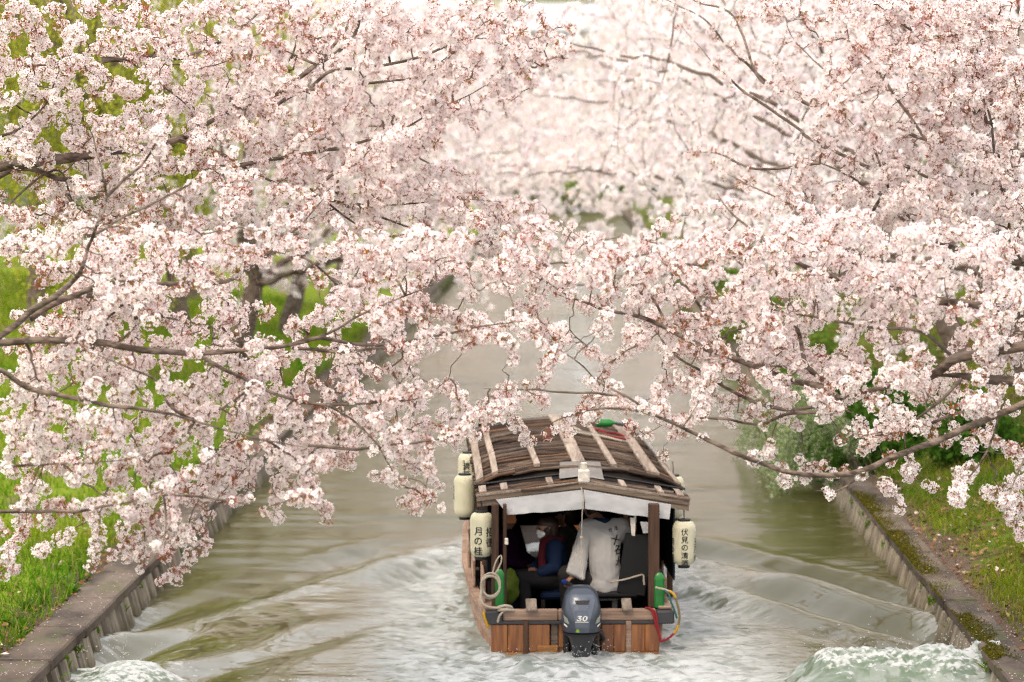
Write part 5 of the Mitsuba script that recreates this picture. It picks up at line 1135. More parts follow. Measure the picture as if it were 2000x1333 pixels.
def building(name, text, x0, x1, y0, y1, z1, roof_h, wall, roof, storeys, bays, cat):
    b = thing(name, text, cat)
    put('wall', box(x0, x1, y0, y1, 0, z1), wall, b)
    e = 0.6
    put('roof', hull([[x0 - e, y0 - e, z1 + 0.002], [x1 + e, y0 - e, z1 + 0.002], [x0 - e, y1 + e, z1 + 0.002], [x1 + e, y1 + e, z1 + 0.002], [x0 - e, y0 - e, z1 + 0.3], [x1 + e, y0 - e, z1 + 0.3], [x0 - e, y1 + e, z1 + 0.3], [x1 + e, y1 + e, z1 + 0.3],
               [x0 + 1.5, (y0 + y1) / 2, z1 + roof_h], [x1 - 1.5, (y0 + y1) / 2, z1 + roof_h]]), roof, b)
    for k in range(storeys):
        z = z1 - 2.6 - k * 3.0
        if z < 1.5:
            break
        for j in range(bays):
            cx = x0 + (x1 - x0) * (j + 0.5) / bays
            w = put('window', join([box(cx - 0.9, cx + 0.9, y0 - 0.08, y0 - 0.003, z - 0.08, z), box(cx - 0.9, cx + 0.9, y0 - 0.08, y0 - 0.003, z + 1.4, z + 1.48), box(cx - 0.9, cx - 0.83, y0 - 0.07, y0 - 0.003, z, z + 1.4), box(cx + 0.83, cx + 0.9, y0 - 0.07, y0 - 0.003, z, z + 1.4)]), roof, b)
            put('pane', box(cx - 0.83, cx + 0.83, y0 - 0.04, y0 - 0.003, z, z + 1.4), 'window_glass', w)


building('apartment_building', 'pale pinkish apartment block with a blue-grey roof far beyond the end of the canal', -9, 7, 330, 342, 18.0, 3.4, 'render_wall', 'blue_roof', 6, 5, 'building')
building('house', 'pale grey house behind the willows on the left', -22.5, -11.5, 116, 124, 5.6, 2.6, 'house_wall', 'blue_roof', 2, 4, 'house')
# ---------------------------------------------------------------- materials of the boat
def wood(name, dark, light, fu, fv, fz, rough=0.7, spec=0.3, grain=0.5, **more):
    def fn(p, n, uv):
        a = fbm(p.x * fu, p.y * fv, p.z * fz, 4)
        b = fbm(p.x * fu * 0.2 + 5, p.y * fv * 0.2 + 3, p.z * fz * 0.2, 3)
        return mix(dark, light, smoothstep(0.25, 0.78, a * grain + b * (1 - grain)))
    return matte(name, fn, rough, spec, lambda p, n, uv: fbm(p.x * fu, p.y * fv, p.z * fz, 3), 0.0025, **more)


wood('varnished_plank', (0.12, 0.036, 0.010), (0.30, 0.120, 0.032), 60, 30, 4, 0.32, 0.5, clearcoat=0.4, clearcoat_gloss=0.8)
wood('varnished_low', (0.180, 0.066, 0.012), (0.312, 0.138, 0.030), 5, 30, 60, 0.3, 0.5, clearcoat=0.4)
wood('pale_wood', (0.150, 0.092, 0.065), (0.326, 0.231, 0.173), 4, 20, 60, 0.75)
wood('grey_wood', (0.116, 0.085, 0.065), (0.292, 0.241, 0.197), 60, 3, 60, 0.8)
wood('fascia_wood', (0.068, 0.046, 0.035), (0.195, 0.150, 0.116), 3, 20, 90, 0.75)
wood('dark_post', (0.030, 0.014, 0.008), (0.078, 0.040, 0.024), 60, 60, 4, 0.6)
wood('cabin_dark', (0.006, 0.004, 0.004), (0.015, 0.011, 0.008), 20, 20, 20, 0.8)  # near-black: the shade inside the cabin is put into this colour


def bark_tone(name, dark, light):
    def fn(p, n, uv):
        a = noise(p.x * 5, p.y * 95, 0) * 0.6 + noise(p.x * 11, p.y * 210, 3) * 0.4
        b = fbm(p.x * 2.2 + 3, p.y * 11, 0, 3)
        return mix(dark, light, smoothstep(0.2, 0.8, a * 0.5 + b * 0.5))
    matte(name, fn, 0.85, 0.2, lambda p, n, uv: noise(p.x * 8, p.y * 150, 0), 0.006)


bark_tone('bark_strip', (0.020, 0.012, 0.008), (0.125, 0.085, 0.060))
bark_tone('bark_strip_dark', (0.010, 0.007, 0.005), (0.055, 0.036, 0.026))
bark_tone('bark_strip_grey', (0.033, 0.026, 0.021), (0.155, 0.122, 0.099))
bark_tone('bark_strip_rust', (0.035, 0.018, 0.010), (0.145, 0.078, 0.042))
matte('dark_metal', (0.03, 0.03, 0.035), 0.4, 0.5)
matte('black_rubber', (0.012, 0.012, 0.013), 0.55, 0.4)
matte('black_vinyl', (0.008, 0.008, 0.009), 0.6, 0.25)
matte('grey_sheet', lambda p, n, uv: mix((0.10, 0.09, 0.085), (0.20, 0.185, 0.17), fbm(p.x * 8, p.y * 8, p.z * 8, 3)), 0.6, 0.4)
matte('lamp_white', lambda p, n, uv: mix((0.40, 0.35, 0.30), (0.68, 0.65, 0.60), fbm(p.x * 30, p.y * 30, p.z * 30, 2)), 0.5, 0.5)
scene['lamp_lens'] = {'type': 'principled', 'base_color': rgb((0.75, 0.72, 0.6)), 'roughness': 0.15, 'spec_trans': 0.4, 'eta': 1.45}
matte('rope_white', lambda p, n, uv: mix((0.26, 0.22, 0.17), (0.44, 0.39, 0.32), noise(p.x * 160, p.y * 160, p.z * 160)), 0.9, 0.1)
matte('rope_red', (0.2047, 0.0182, 0.0227), 0.8, 0.2)
matte('hose_teal', (0.0136, 0.0728, 0.0637), 0.5, 0.4)
matte('hose_yellow', (0.3656, 0.2048, 0.0097), 0.5, 0.4)
matte('hose_olive', (0.1300, 0.0975, 0.0390), 0.5, 0.4)
matte('green_plastic', (0.0097, 0.1430, 0.0228), 0.3, 0.5)
matte('lime_cloth', (0.0510, 0.0750, 0.0060), 0.8, 0.2)
matte('orange_board', (0.1950, 0.0650, 0.0195), 0.6, 0.3)
matte('blue_plastic', (0.0156, 0.0312, 0.1560), 0.35, 0.5)
scene['film'] = two({'type': 'principled', 'base_color': mikit.proc(lambda p, n, uv: mix((0.27, 0.27, 0.275), (0.42, 0.42, 0.43), fbm(p.x * 9, p.y * 9, p.z * 16, 3))), 'roughness': 0.22, 'specular': 0.6})
matte('lantern_paper', lambda p, n, uv: mix((0.43, 0.41, 0.29), (0.53, 0.51, 0.39), fbm(p.x * 9, p.y * 9, p.z * 9, 2)), 0.7, 0.3)
matte('ink', (0.012, 0.012, 0.012), 0.7, 0.2)
scene['cowl_paint'] = two({'type': 'principled', 'base_color': rgb((0.048, 0.058, 0.078)), 'roughness': 0.28, 'metallic': 0.35, 'specular': 0.5, 'clearcoat': 0.6, 'clearcoat_gloss': 0.9})
scene['cowl_panel_paint'] = two({'type': 'principled', 'base_color': rgb((0.085, 0.10, 0.13)), 'roughness': 0.25, 'metallic': 0.4, 'specular': 0.5, 'clearcoat': 0.7, 'clearcoat_gloss': 0.9})
matte('decal_white', (0.72, 0.70, 0.62), 0.4, 0.4)
matte('decal_grey', (0.24, 0.26, 0.22), 0.4, 0.4)
matte('decal_lime', (0.25, 0.42, 0.03), 0.4, 0.4)


def skin_col(p, n, uv):
    return mix((0.24, 0.12, 0.075), (0.31, 0.165, 0.11), fbm(p.x * 20, p.y * 20, p.z * 20, 2))


matte('skin', skin_col, 0.55, 0.35)


def cloth(name, c, var=0.25):
    matte(name, lambda p, n, uv: mi.Color3f(*c) * (1 - var + 2 * var * fbm(p.x * 14, p.y * 14, p.z * 14, 3)), 0.9, 0.15, lambda p, n, uv: fbm(p.x * 16, p.y * 16, p.z * 16, 3), 0.010)


cloth('happi_cloth', (0.330, 0.318, 0.308), 0.12)
cloth('navy_cloth', (0.0048, 0.0120, 0.0340))
cloth('scarf_cloth', (0.0550, 0.0060, 0.0100))
cloth('black_cloth', (0.0080, 0.0080, 0.0090))
cloth('charcoal_cloth', (0.0225, 0.0210, 0.0215))
cloth('denim', (0.0150, 0.0350, 0.0650))
cloth('grey_coat', (0.0780, 0.0720, 0.0645))
cloth('purple_cloth', (0.0200, 0.0030, 0.0200))
cloth('added_curtain_cloth', (0.0060, 0.0070, 0.0110))
matte('hair_brown', lambda p, n, uv: mix((0.008, 0.005, 0.004), (0.035, 0.016, 0.010), fbm(p.x * 60, p.y * 60, p.z * 12, 2)), 0.5, 0.4)
matte('mask_white', (0.72, 0.71, 0.69), 0.8, 0.2)

# ---------------------------------------------------------------- boat frame: u to the right, v towards the bow, z up, the origin at the stern on the water
BOAT = T().translate([BX, BY, 0]).rotate([0, 0, 1], math.degrees(BA))


def bp(name, mesh, mat, parent, smooth=False, label=None, **kw):
    return put(name, mesh, mat, parent, smooth=smooth, tw=BOAT, label=label, **kw)


boat = thing('excursion_boat', 'roofed wooden excursion boat with bark-covered roof, heading away up the canal', 'boat')
UC = 0.08


def half_width(v):
    return float(np.interp(v, [0, 0.6, 2, 4, 6.5, 8.5, 9.8, 10.6], [0.87, 0.93, 1.03, 1.08, 1.03, 0.78, 0.42, 0.10]))


def gunwale(v):
    return float(np.interp(v, [0, 2, 6, 9, 10.6], [0.33, 0.36, 0.42, 0.62, 0.85]))


def hull_side(s):
    vs = np.linspace(0.05, 10.6, 30)
    for k in range(3):                         # strakes, each lapping over the one below
        rows = []
        for v in vs:
            w, g = half_width(v), gunwale(v)
            z0, z1 = -0.25 + (g + 0.25) * k / 3, -0.25 + (g + 0.25) * (k + 1) / 3
            f0, f1 = 0.90 + 0.10 * k / 3 + 0.012, 0.90 + 0.10 * (k + 1) / 3
            o0, o1 = UC * 0 + s * (w * f0 + 0.006), s * (w * f1 - 0.006)
            rows.append([[o0, v, z0], [o1, v, z1 - 0.006], [o1 - s * 0.03, v, z1 - 0.006], [o0 - s * 0.03, v, z0]])
        r = np.array(rows)
        v_ = r.reshape(-1, 3)
        f_ = []
        for i in range(len(vs) - 1):
            for j in range(4):
                a, b = i * 4 + j, i * 4 + (j + 1) % 4
                f_ += [[a, b, b + 4], [a, b + 4, a + 4]]
        f_ += [[0, 1, 2], [0, 2, 3]]
        bp('hull_plank', (v_, np.array(f_)), 'varnished_plank' if k < 2 else 'pale_wood', boat)
    rail = spline(np.array([[s * (half_width(v) - 0.01), v, gunwale(v) + 0.035] for v in np.linspace(0.05, 10.5, 14)]), 0.3)
    m = [box(-0.04, 0.04, 0, 1, -0.035, 0.035)]
    sec = np.array([[-0.04, -0.035], [0.04, -0.035], [0.04, 0.035], [-0.04, 0.035]])
    v_ = np.array([[p[0] + a, p[1], p[2] + b] for p in rail for a, b in sec])
    f_ = [[0, 1, 2], [0, 2, 3]]
    for i in range(len(rail) - 1):
        for j in range(4):
            a, b = i * 4 + j, i * 4 + (j + 1) % 4
            f_ += [[a, b, b + 4], [a, b + 4, a + 4]]
    bp('gunwale_rail', (v_, np.array(f_)), 'pale_wood', boat)


hull_side(-1)
hull_side(1)
vs = np.linspace(0.03, 10.5, 24)
deck = np.array([[s * half_width(v) * 0.93, v, 0.06 + 0.02 * v / 10] for v in vs for s in (-1, 1)])
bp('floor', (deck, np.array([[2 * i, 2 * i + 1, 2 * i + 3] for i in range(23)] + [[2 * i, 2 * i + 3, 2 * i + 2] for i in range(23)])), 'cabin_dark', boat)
keel = np.array([[s * half_width(v) * 0.88, v, -0.24] for v in vs for s in (-1, 1)])
bp('bottom', (keel, np.array([[2 * i, 2 * i + 3, 2 * i + 1] for i in range(23)] + [[2 * i, 2 * i + 2, 2 * i + 3] for i in range(23)])), 'varnished_plank', boat)

# transom: planks on either side of the motor well, cleats, a rail of weathered wood on top
for a, b in ((-0.868, -0.53), (-0.50, -0.272), (0.245, 0.50), (0.545, 0.832)):
    n = 2 if b - a > 0.25 else 1
    for i in range(n):
        x0, x1 = a + (b - a) * i / n + 0.002, a + (b - a) * (i + 1) / n - 0.002
        bp('transom_plank', cbox(x0, x1, 0.0, 0.05, 0.02, 0.30, 0.006), 'varnished_plank', boat)
    bp('transom_plank', cbox(a, b, -0.006, 0.05, -0.25, 0.017, 0.006), 'varnished_low', boat)
bp('transom_plank', cbox(-0.262, -0.19, 0.03, 0.07, -0.25, 0.30, 0.006), 'fascia_wood', boat, label='dark board at the side of the motor well')
bp('transom_plank', cbox(-0.188, 0.24, 0.05, 0.09, -0.25, 0.30, 0.006), 'varnished_plank', boat)
bp('transom_plank', cbox(-0.40, -0.19, -0.012, 0.045, 0.005, 0.085, 0.006), 'varnished_low', boat)
bp('drip_strip', cbox(-0.87, 0.85, -0.012, 0.04, 0.302, 0.335, 0.006), 'dark_metal', boat)
for u in (-0.515, 0.522):
    bp('cleat', cbox(u - 0.028, u + 0.028, -0.03, 0.02, -0.22, 0.335, 0.008), 'dark_post' if u < 0 else 'pale_wood', boat)
for u, w in ((-0.46, 0.055), (0.505, 0.05)):
    m = cbox(-w, w, -0.07, 0.14, 0, 0.035, 0.008)
    m.apply_transform(trimesh.transformations.rotation_matrix(0.45, [1, 0, 0]))
    m.apply_translation([u, 0.0, 0.46])
    bp('cleat_block', m, 'grey_wood', boat, label='pale worn wooden block on the stern rail')
for a, b in ((-0.745, -0.19), (-0.188, 0.235), (0.237, 0.80)):
    bp('stern_rail', cbox(a, b, -0.015, 0.10, 0.336, 0.448, 0.012), 'pale_wood', boat)
for s in (-1, 1):
    a = -0.93 if s < 0 else 0.802
    bp('corner_cap', cbox(a, a + 0.183, -0.012, 0.16, 0.30, 0.43, 0.012), 'dark_metal', boat)
    bp('side_rail', cbox(-0.93 if s < 0 else 0.83, -0.80 if s < 0 else 0.97, 0.10, 0.75, 0.432, 0.465, 0.01), 'pale_wood', boat)

# cabin: posts, low side boards, curtains added to darken the inside, beams, floor benches
for u, w in ((-0.82, 0.036), (-0.722, 0.018), (0.79, 0.055)):
    bp('post', cbox(u - w, u + w, 0.16, 0.25, 0.44, 1.50, 0.008), 'dark_post', boat)
for s in (-1, 1):
    for v in (1.5, 3.0, 4.5, 6.0, 7.3):
        u = UC + s * 0.98
        bp('post', cbox(u - 0.03, u + 0.03, v - 0.035, v + 0.035, 0.36, 1.60, 0.006), 'dark_post', boat)
    for k, v in enumerate((0.35, 1.75, 3.15, 4.55, 5.95)):
        u = s * (half_width(v + 0.7) - 0.035)
        for j in range(2):
            bp('side_board', cbox(u - 0.012, u + 0.012, v + 0.01, v + 1.38, 0.40 + 0.16 * j, 0.553 + 0.16 * j, 0.004), 'pale_wood', boat)
    u = UC + s * 0.955
    w = np.linspace(0.6, 7.3, 160)
    wave = 0.012 * np.sin(w * 40)
    top, bot = np.stack([u + wave, w, w * 0 + 1.58], 1), np.stack([u + wave * 1.4, w, w * 0 + 0.66], 1)
    v_ = np.vstack([top, bot])
    n = len(w)
    i = np.arange(n - 1)
    bp('added_curtain', (v_, np.vstack([np.stack([i, i + 1, i + n + 1], 1), np.stack([i, i + n + 1, i + n], 1)])), 'added_curtain_cloth', boat)  # added hanging, keeps daylight out of the cabin side
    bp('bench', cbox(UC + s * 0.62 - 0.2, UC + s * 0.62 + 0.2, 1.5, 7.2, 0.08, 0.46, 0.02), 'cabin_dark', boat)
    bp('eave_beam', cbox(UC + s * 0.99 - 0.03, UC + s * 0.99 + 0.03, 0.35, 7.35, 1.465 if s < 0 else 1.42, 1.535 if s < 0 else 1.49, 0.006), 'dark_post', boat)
bp('added_front_valance', hull([[UC - 0.94, 7.30, 1.68], [UC + 0.94, 7.30, 1.68], [UC - 0.7, 7.30, 1.715], [UC + 0.7, 7.30, 1.70], [UC, 7.30, 1.745], [UC - 0.94, 7.33, 1.68], [UC + 0.94, 7.33, 1.68], [UC, 7.33, 1.745]]), 'cabin_dark', boat)  # added to close the bright gap between the hanging below and the roof
bp('added_front_curtain', box(UC - 0.94, UC + 0.94, 7.28, 7.30, 0.42, 1.70), 'added_curtain_cloth', boat)  # added hanging, stops daylight coming in from the bow


# ---------------------------------------------------------------- roof
def roof_z(u, v):
    t = np.abs(u - UC)
    z = np.interp(t, [0, 0.45, 0.85, 1.07, 1.12], [1.80, 1.765, 1.685, 1.585, 1.55])
    stern = ss(1.08, 0.98, v)
    zs = 1.705 - 0.155 * t / 1.07
    return z * (1 - stern) + zs * stern - 0.022 * (u - UC) - 0.03 * ss(5, 7.5, v) - 0.0


roof = f'{boat}__roof'
uu, vv = np.meshgrid(np.concatenate([np.linspace(UC - 1.07, UC, 14), np.linspace(UC + 0.01, UC + 1.07, 14)]), np.concatenate([np.linspace(0.36, 0.96, 5), np.linspace(1.10, 7.35, 22)]))
v_, f_ = grid(uu, vv, roof_z(uu, vv) - 0.035)
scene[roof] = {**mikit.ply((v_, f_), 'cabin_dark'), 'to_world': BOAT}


def strip(u0, u1, v0, width, lift, rng, thick=0.012):
    """One piece of bark lying across the roof, wavy and uneven."""
    us = np.linspace(u0, u1, 12)
    ph = rng.uniform(0, 9)
    mid = v0 + 0.010 * np.sin(us * 5 + ph) + 0.014 * (meshkit.noise(np.stack([us * 6 + ph, us * 0, us * 0], 1)) - 0.5)
    hw = width / 2 * (0.85 + 0.3 * meshkit.noise(np.stack([us * 9 + ph, us * 0 + 3, us * 0], 1)))
    rows = []
    for k, u in enumerate(us):
        z = float(roof_z(np.array(u), np.array(max(mid[k], 1.1) if v0 > 1.0 else mid[k]))) - 0.03 + lift + 0.006 * math.sin(7 * u + ph)
        rows.append([[u, mid[k] - hw[k], z], [u, mid[k], z + thick * 1.1], [u, mid[k] + hw[k], z - 0.012], [u, mid[k] - hw[k], z - thick]])
    r = np.array(rows).reshape(-1, 3)
    f = []
    for i in range(len(us) - 1):
        for a, b in ((0, 1), (1, 2), (3, 0)):
            p, q = i * 4 + a, i * 4 + b
            f += [[p, p + 4, q + 4], [p, q + 4, q]]
    f += [[0, 3, 1], [1, 3, 2]]
    m = (len(us) - 1) * 4
    f += [[m, m + 1, m + 3], [m + 1, m + 2, m + 3]]
    return r, np.array(f)


rng = np.random.default_rng(64)
for v0 in np.arange(0.36, 7.30, 0.060):
    for s in (-1, 1):
        a, b = (UC - 1.075, UC - 0.01) if s < 0 else (UC + 0.01, UC + 1.075)
        a, b = a + rng.uniform(-0.03, 0.012) * (s < 0), b + rng.uniform(-0.012, 0.03) * (s > 0)
        if 0.93 < v0 < 1.03:
            continue
        lift = 0.030 * (1 - (((v0 - 0.36) / 0.060) % 5) / 5) + rng.uniform(-0.006, 0.014)
        cut = a + (b - a) * rng.uniform(0.3, 0.7)
        # a course near the eye is two lengths of bark, further off one
        for x0, x1 in ((a, cut), (cut - 0.02, b)) if v0 < 1.8 else ((a, b),):
            bp('bark_strip', strip(x0, x1, v0 + rng.uniform(-0.012, 0.012), rng.uniform(0.058, 0.10), lift + rng.uniform(0, 0.012), rng), ('bark_strip', 'bark_strip_dark', 'bark_strip_grey', 'bark_strip_rust')[rng.choice(4, p=[0.44, 0.30, 0.16, 0.10])], roof, smooth=50)


def batten(u, w, v0, v1, lift=0.012, mat='grey_wood', drift=0.0):
    vs = np.linspace(v0, v1, max(2, int((v1 - v0) / 0.3) + 2))
    rows = []
    for v in vs:
        c = u + drift * (v - v0)
        for du, dz in ((-w / 2, 0), (w / 2, 0), (w / 2, -0.035), (-w / 2, -0.035)):
            rows.append([c + du, v, float(roof_z(np.array(c + du), np.array(max(v, 1.1) if v0 > 1.0 else min(v, 0.95)))) + lift + dz])
    f = [[0, 1, 2], [0, 2, 3]]
    for i in range(len(vs) - 1):
        for j in range(4):
            a, b = i * 4 + j, i * 4 + (j + 1) % 4
            f += [[a, a + 4, b + 4], [a, b + 4, b]]
    m = len(rows) - 4
    f += [[m, m + 2, m + 1], [m, m + 3, m + 2]]
    bp('batten', (np.array(rows), np.array(f)), mat, roof)


for u, w in ((UC - 1.04, 0.075), (UC - 0.87, 0.06), (UC - 0.44, 0.06), (UC + 0.0, 0.135), (UC + 0.37, 0.065), (UC + 0.78, 0.13), (UC + 1.03, 0.07)):
    e = [1.12, 3.2, 5.3, 7.3]
    for a, b in zip(e[:-1], e[1:]):
        batten(u + rng.normal(0, 0.006), w, a + rng.uniform(0, 0.05), b - 0.012, 0.040 + rng.uniform(0, 0.004), drift=rng.normal(0, 0.004))
for u, w in ((UC - 1.02, 0.075), (UC - 0.80, 0.07), (UC - 0.33, 0.06), (UC + 0.42, 0.06), (UC + 0.80, 0.06), (UC + 1.0, 0.07)):
    batten(u, w, 0.37, 0.95, 0.030)
prof = np.linspace(UC - 1.10, UC + 1.10, 24)
bp('tie_pole', tube(np.stack([prof, prof * 0 + 1.03, [float(roof_z(np.array(u), np.array(0.9))) + 0.035 for u in prof]], 1), 0.012, 7), 'black_rubber', roof, smooth=60)
sheet = np.array([[UC + a, v, float(roof_z(np.array(UC + a), np.array(v))) + 0.024] for v in (0.72, 0.90) for a in np.linspace(-0.22, 0.24, 9)] + [[UC + a, 1.16, 1.84 - 0.05 * abs(a)] for a in np.linspace(-0.20, 0.22, 9)])
f_ = [[r * 9 + i, r * 9 + i + 1, r * 9 + i + 10] for r in range(2) for i in range(8)] + [[r * 9 + i, r * 9 + i + 10, r * 9 + i + 9] for r in range(2) for i in range(8)]
bp('flashing', (sheet, np.array(f_)), 'grey_sheet', roof, smooth=40)


def gable_board(s, top, bot, v, mat, out=1.075, thick=0.03):
    """A board along the stern edge of the roof from ridge to eave; top and bot are heights above the roof line."""
    us = np.linspace(0.0, out, 7)
    rows = []
    for t in us:
        u = UC + s * t
        z = float(roof_z(np.array(u), np.array(0.5)))
        for dv, dz in ((0, bot), (0, top), (thick, top), (thick, bot)):
            rows.append([u, v + dv, z + dz])
    f = [[0, 1, 2], [0, 2, 3]]
    for i in range(len(us) - 1):
        for j in range(4):
            a, b = i * 4 + j, i * 4 + (j + 1) % 4
            f += [[a, b, b + 4], [a, b + 4, a + 4]]
    m = len(rows) - 4
    f += [[m, m + 2, m + 1], [m, m + 3, m + 2]]
    bp('gable_board', (np.array(rows), np.array(f)), mat, roof)


for s in (-1, 1):
    gable_board(s, 0.012, -0.010, 0.315, 'grey_wood', 1.09)
    gable_board(s, -0.012, -0.058, 0.322, 'fascia_wood', 1.085)
    gable_board(s, -0.060, -0.118, 0.345, 'fascia_wood', 1.08)


def film_sheet(p, mat='film'):
    """A hanging sheet between four corners with soft folds: top left, top right, bottom right, bottom left."""
    a, b, c, d = (np.array(q, float) for q in p)
    s, t = np.meshgrid(np.linspace(0, 1, 40), np.linspace(0, 1, 10))
    g = (a * (1 - s[..., None]) + b * s[..., None]) * (1 - t[..., None]) + (d * (1 - s[..., None]) + c * s[..., None]) * t[..., None]
    g[..., 1] += 0.05 * t * (meshkit.fbm(g * [7, 0, 5], 3, 2) - 0.5)
    g[..., 2] += 0.012 * t * (meshkit.noise(g * [9, 0, 0], 7) - 0.5)
    return grid(g[..., 0], g[..., 1], g[..., 2])


bp('clear_sheet', film_sheet([(-0.81, 0.318, 1.535), (0.075, 0.318, 1.632), (0.09, 0.30, 1.435), (-0.69, 0.28, 1.38)]), 'film', boat, smooth=60, label='milky plastic sheet under the left gable')
bp('clear_sheet', film_sheet([(0.082, 0.316, 1.632), (0.975, 0.316, 1.478), (0.955, 0.28, 1.325), (0.10, 0.30, 1.435)]), 'film', boat, smooth=60, label='milky plastic sheet under the right gable')

# ---------------------------------------------------------------- things on and at the boat
lamp = thing('stern_lamp', 'small white lamp on the ridge at the stern end of the boat roof', 'lamp')
bp('housing', cbox(0.03, 0.145, 0.30, 0.42, 1.70, 1.835, 0.015), 'lamp_white', lamp)
ring = np.array([[0.0, 0], [0.036, 0], [0.038, 0.012], [0.034, 0.02], [0.034, 0.052], [0.038, 0.058], [0.030, 0.068], [0, 0.07]])
m = trimesh.creation.revolve(ring, sections=20)
m.apply_translation([0.088, 0.36, 1.836])
bp('lens', m, 'lamp_lens', lamp, smooth=40)


def glyph(ch, size):
    from shapely.geometry import Polygon
    out = []
    for ext, holes in GLYPHS[ch]:
        v, f = trimesh.creation.triangulate_polygon(Polygon(ext, holes), engine='earcut')
        out.append(trimesh.Trimesh(np.column_stack([v, np.zeros(len(v))]) * size / 100, f, process=False))
    m = join(out)
    for _ in range(3):
        if len(m.faces) and m.edges_unique_length.max() > 0.02:
            m = m.subdivide()
    return m


def lantern(u, v, z, text, where, scale=1.0, tilt=0.0):
    t = thing('paper_lantern', where, 'lantern', 'cream paper lanterns hung round the boat roof')
    R, H = 0.118 * scale, 0.45 * scale
    prof = []
    for k in range(43):
        s = k / 42
        y = -H / 2 + H * s
        e = min(s, 1 - s) / 0.20
        r = R * (0.56 + 0.44 * math.sqrt(max(0, 1 - (1 - min(1, e)) ** 2))) * (0.975 + 0.025 * s)
        prof.append([r + (0.0022 if k % 2 else -0.0012), y])
    body = trimesh.creation.revolve(np.array(prof), sections=36)
    pl = lambda m: m.apply_translation([u, v, z])
    bp('paper', pl(body), 'lantern_paper', t, smooth=40)
    for y0, y1, r in ((-H / 2 - 0.03, -H / 2 + 0.004, 0.50 * R), (H / 2 - 0.004, H / 2 + 0.022, 0.55 * R)):
        m = trimesh.creation.revolve(np.array([[0, y0], [r, y0], [r * 1.04, (y0 + y1) / 2], [r, y1], [0, y1]]), sections=24)
        bp('hoop', pl(m), 'black_rubber', t, smooth=40)
    bp('hanger', tube(np.array([[u, v, z + H / 2 + 0.02], [u, v + 0.005, z + H / 2 + 0.10], [u - 0.01, v + 0.02, z + H / 2 + 0.16]]), 0.006, 5), 'black_rubber', t)
    letters = []
    for chars, ang, size, ztop in text:
        for i, ch in enumerate(chars):
            m = glyph(ch, size)
            g = np.array(m.vertices)
            zz = ztop - i * size * 1.06 + g[:, 1]
            th = ang + g[:, 0] / R
            m.vertices = np.column_stack([(R + 0.0035) * np.sin(th), -(R + 0.0035) * np.cos(th), zz])
            letters.append(m)
    if letters:
        bp('lettering', pl(join(letters)), 'ink', t)


lantern(-0.955, 0.33, 1.175, [('月の桂', -0.33, 0.095, 0.045), ('招徳', 0.75, 0.10, 0.035)], 'cream paper lantern lettered in black, hanging at the left stern corner of the boat')
lantern(1.115, 0.40, 1.072, [('伏見の清酒', -0.02, 0.076, 0.125), ('玉乃光', 1.20, 0.078, 0.02), ('月の桂', -1.35, 0.075, 0.02)], 'cream lettered paper lantern hanging at the right stern corner of the boat')
lantern(-1.10, 2.2, 1.36, [('伏見', -1.5, 0.08, 0.09)], 'cream paper lantern second from the stern along the left eave, showing its plain side')
lantern(-1.03, 4.2, 1.40, [('清酒', -0.2, 0.09, 0.09)], 'cream paper lantern third from the stern along the left eave, peeking out above the second')
lantern(1.16, 2.3, 1.33, [], 'cream paper lantern second from the stern along the right eave, mostly behind the front one')

# outboard motor
motor = thing('outboard_motor', 'dark blue-grey outboard motor marked 30 on the stern', 'outboard motor')


def section(z, w, v0, v1, power=3.2, n=40):
    a = np.arange(n) / n * 2 * math.pi
    c, s = np.cos(a), np.sin(a)
    x = np.sign(c) * np.abs(c) ** (2 / power) * w / 2
    y = np.sign(s) * np.abs(s) ** (2 / power) * (v1 - v0) / 2 + (v0 + v1) / 2
    return np.stack([x + MU, y, np.full(n, z)], 1)


def loft(secs, caps=True):
    n = len(secs[0])
    v = np.vstack(secs)
    i, j = np.meshgrid(np.arange(len(secs) - 1), np.arange(n), indexing='ij')
    q = np.stack([i * n + j, i * n + (j + 1) % n, (i + 1) * n + (j + 1) % n, (i + 1) * n + j], -1).reshape(-1, 4)
    f = np.vstack([q[:, [0, 1, 2]], q[:, [0, 2, 3]]])
    if caps:
        m = len(v)
        v = np.vstack([v, secs[0].mean(0), secs[-1].mean(0)])
        k = np.arange(n)
        f = np.vstack([f, np.stack([k * 0 + m, (k + 1) % n, k], 1), np.stack([k * 0 + m + 1, m - n + k, m - n + (k + 1) % n], 1)])
    return trimesh.Trimesh(v, f, process=False)


MU = 0.032
prof = [(0.268, 0.345, -0.445, -0.02), (0.285, 0.372, -0.462, 0.0), (0.34, 0.392, -0.472, 0.0), (0.42, 0.398, -0.468, 0.0), (0.50, 0.388, -0.452, 0.0), (0.57, 0.366, -0.425, -0.01),
        (0.63, 0.335, -0.39, -0.02), (0.675, 0.292, -0.35, -0.035), (0.703, 0.235, -0.31, -0.06), (0.718, 0.16, -0.27, -0.09), (0.722, 0.06, -0.22, -0.14)]
cowl = loft([section(z, w, a, b, 2.8) for z, w, a, b in prof])
bp('cowling', cowl, 'cowl_paint', motor, smooth=50)


def cowl_v(u, z):
    """The rear face of the cowling at a point of its back."""
    w = np.interp(z, [p[0] for p in prof], [p[1] for p in prof])
    a = np.interp(z, [p[0] for p in prof], [p[2] for p in prof])
    b = np.interp(z, [p[0] for p in prof], [p[3] for p in prof])
    t = np.clip(np.abs(u - MU) / (w / 2), 0, 0.999)
    return (a + b) / 2 - (b - a) / 2 * (1 - t ** 2.8) ** (1 / 2.8)


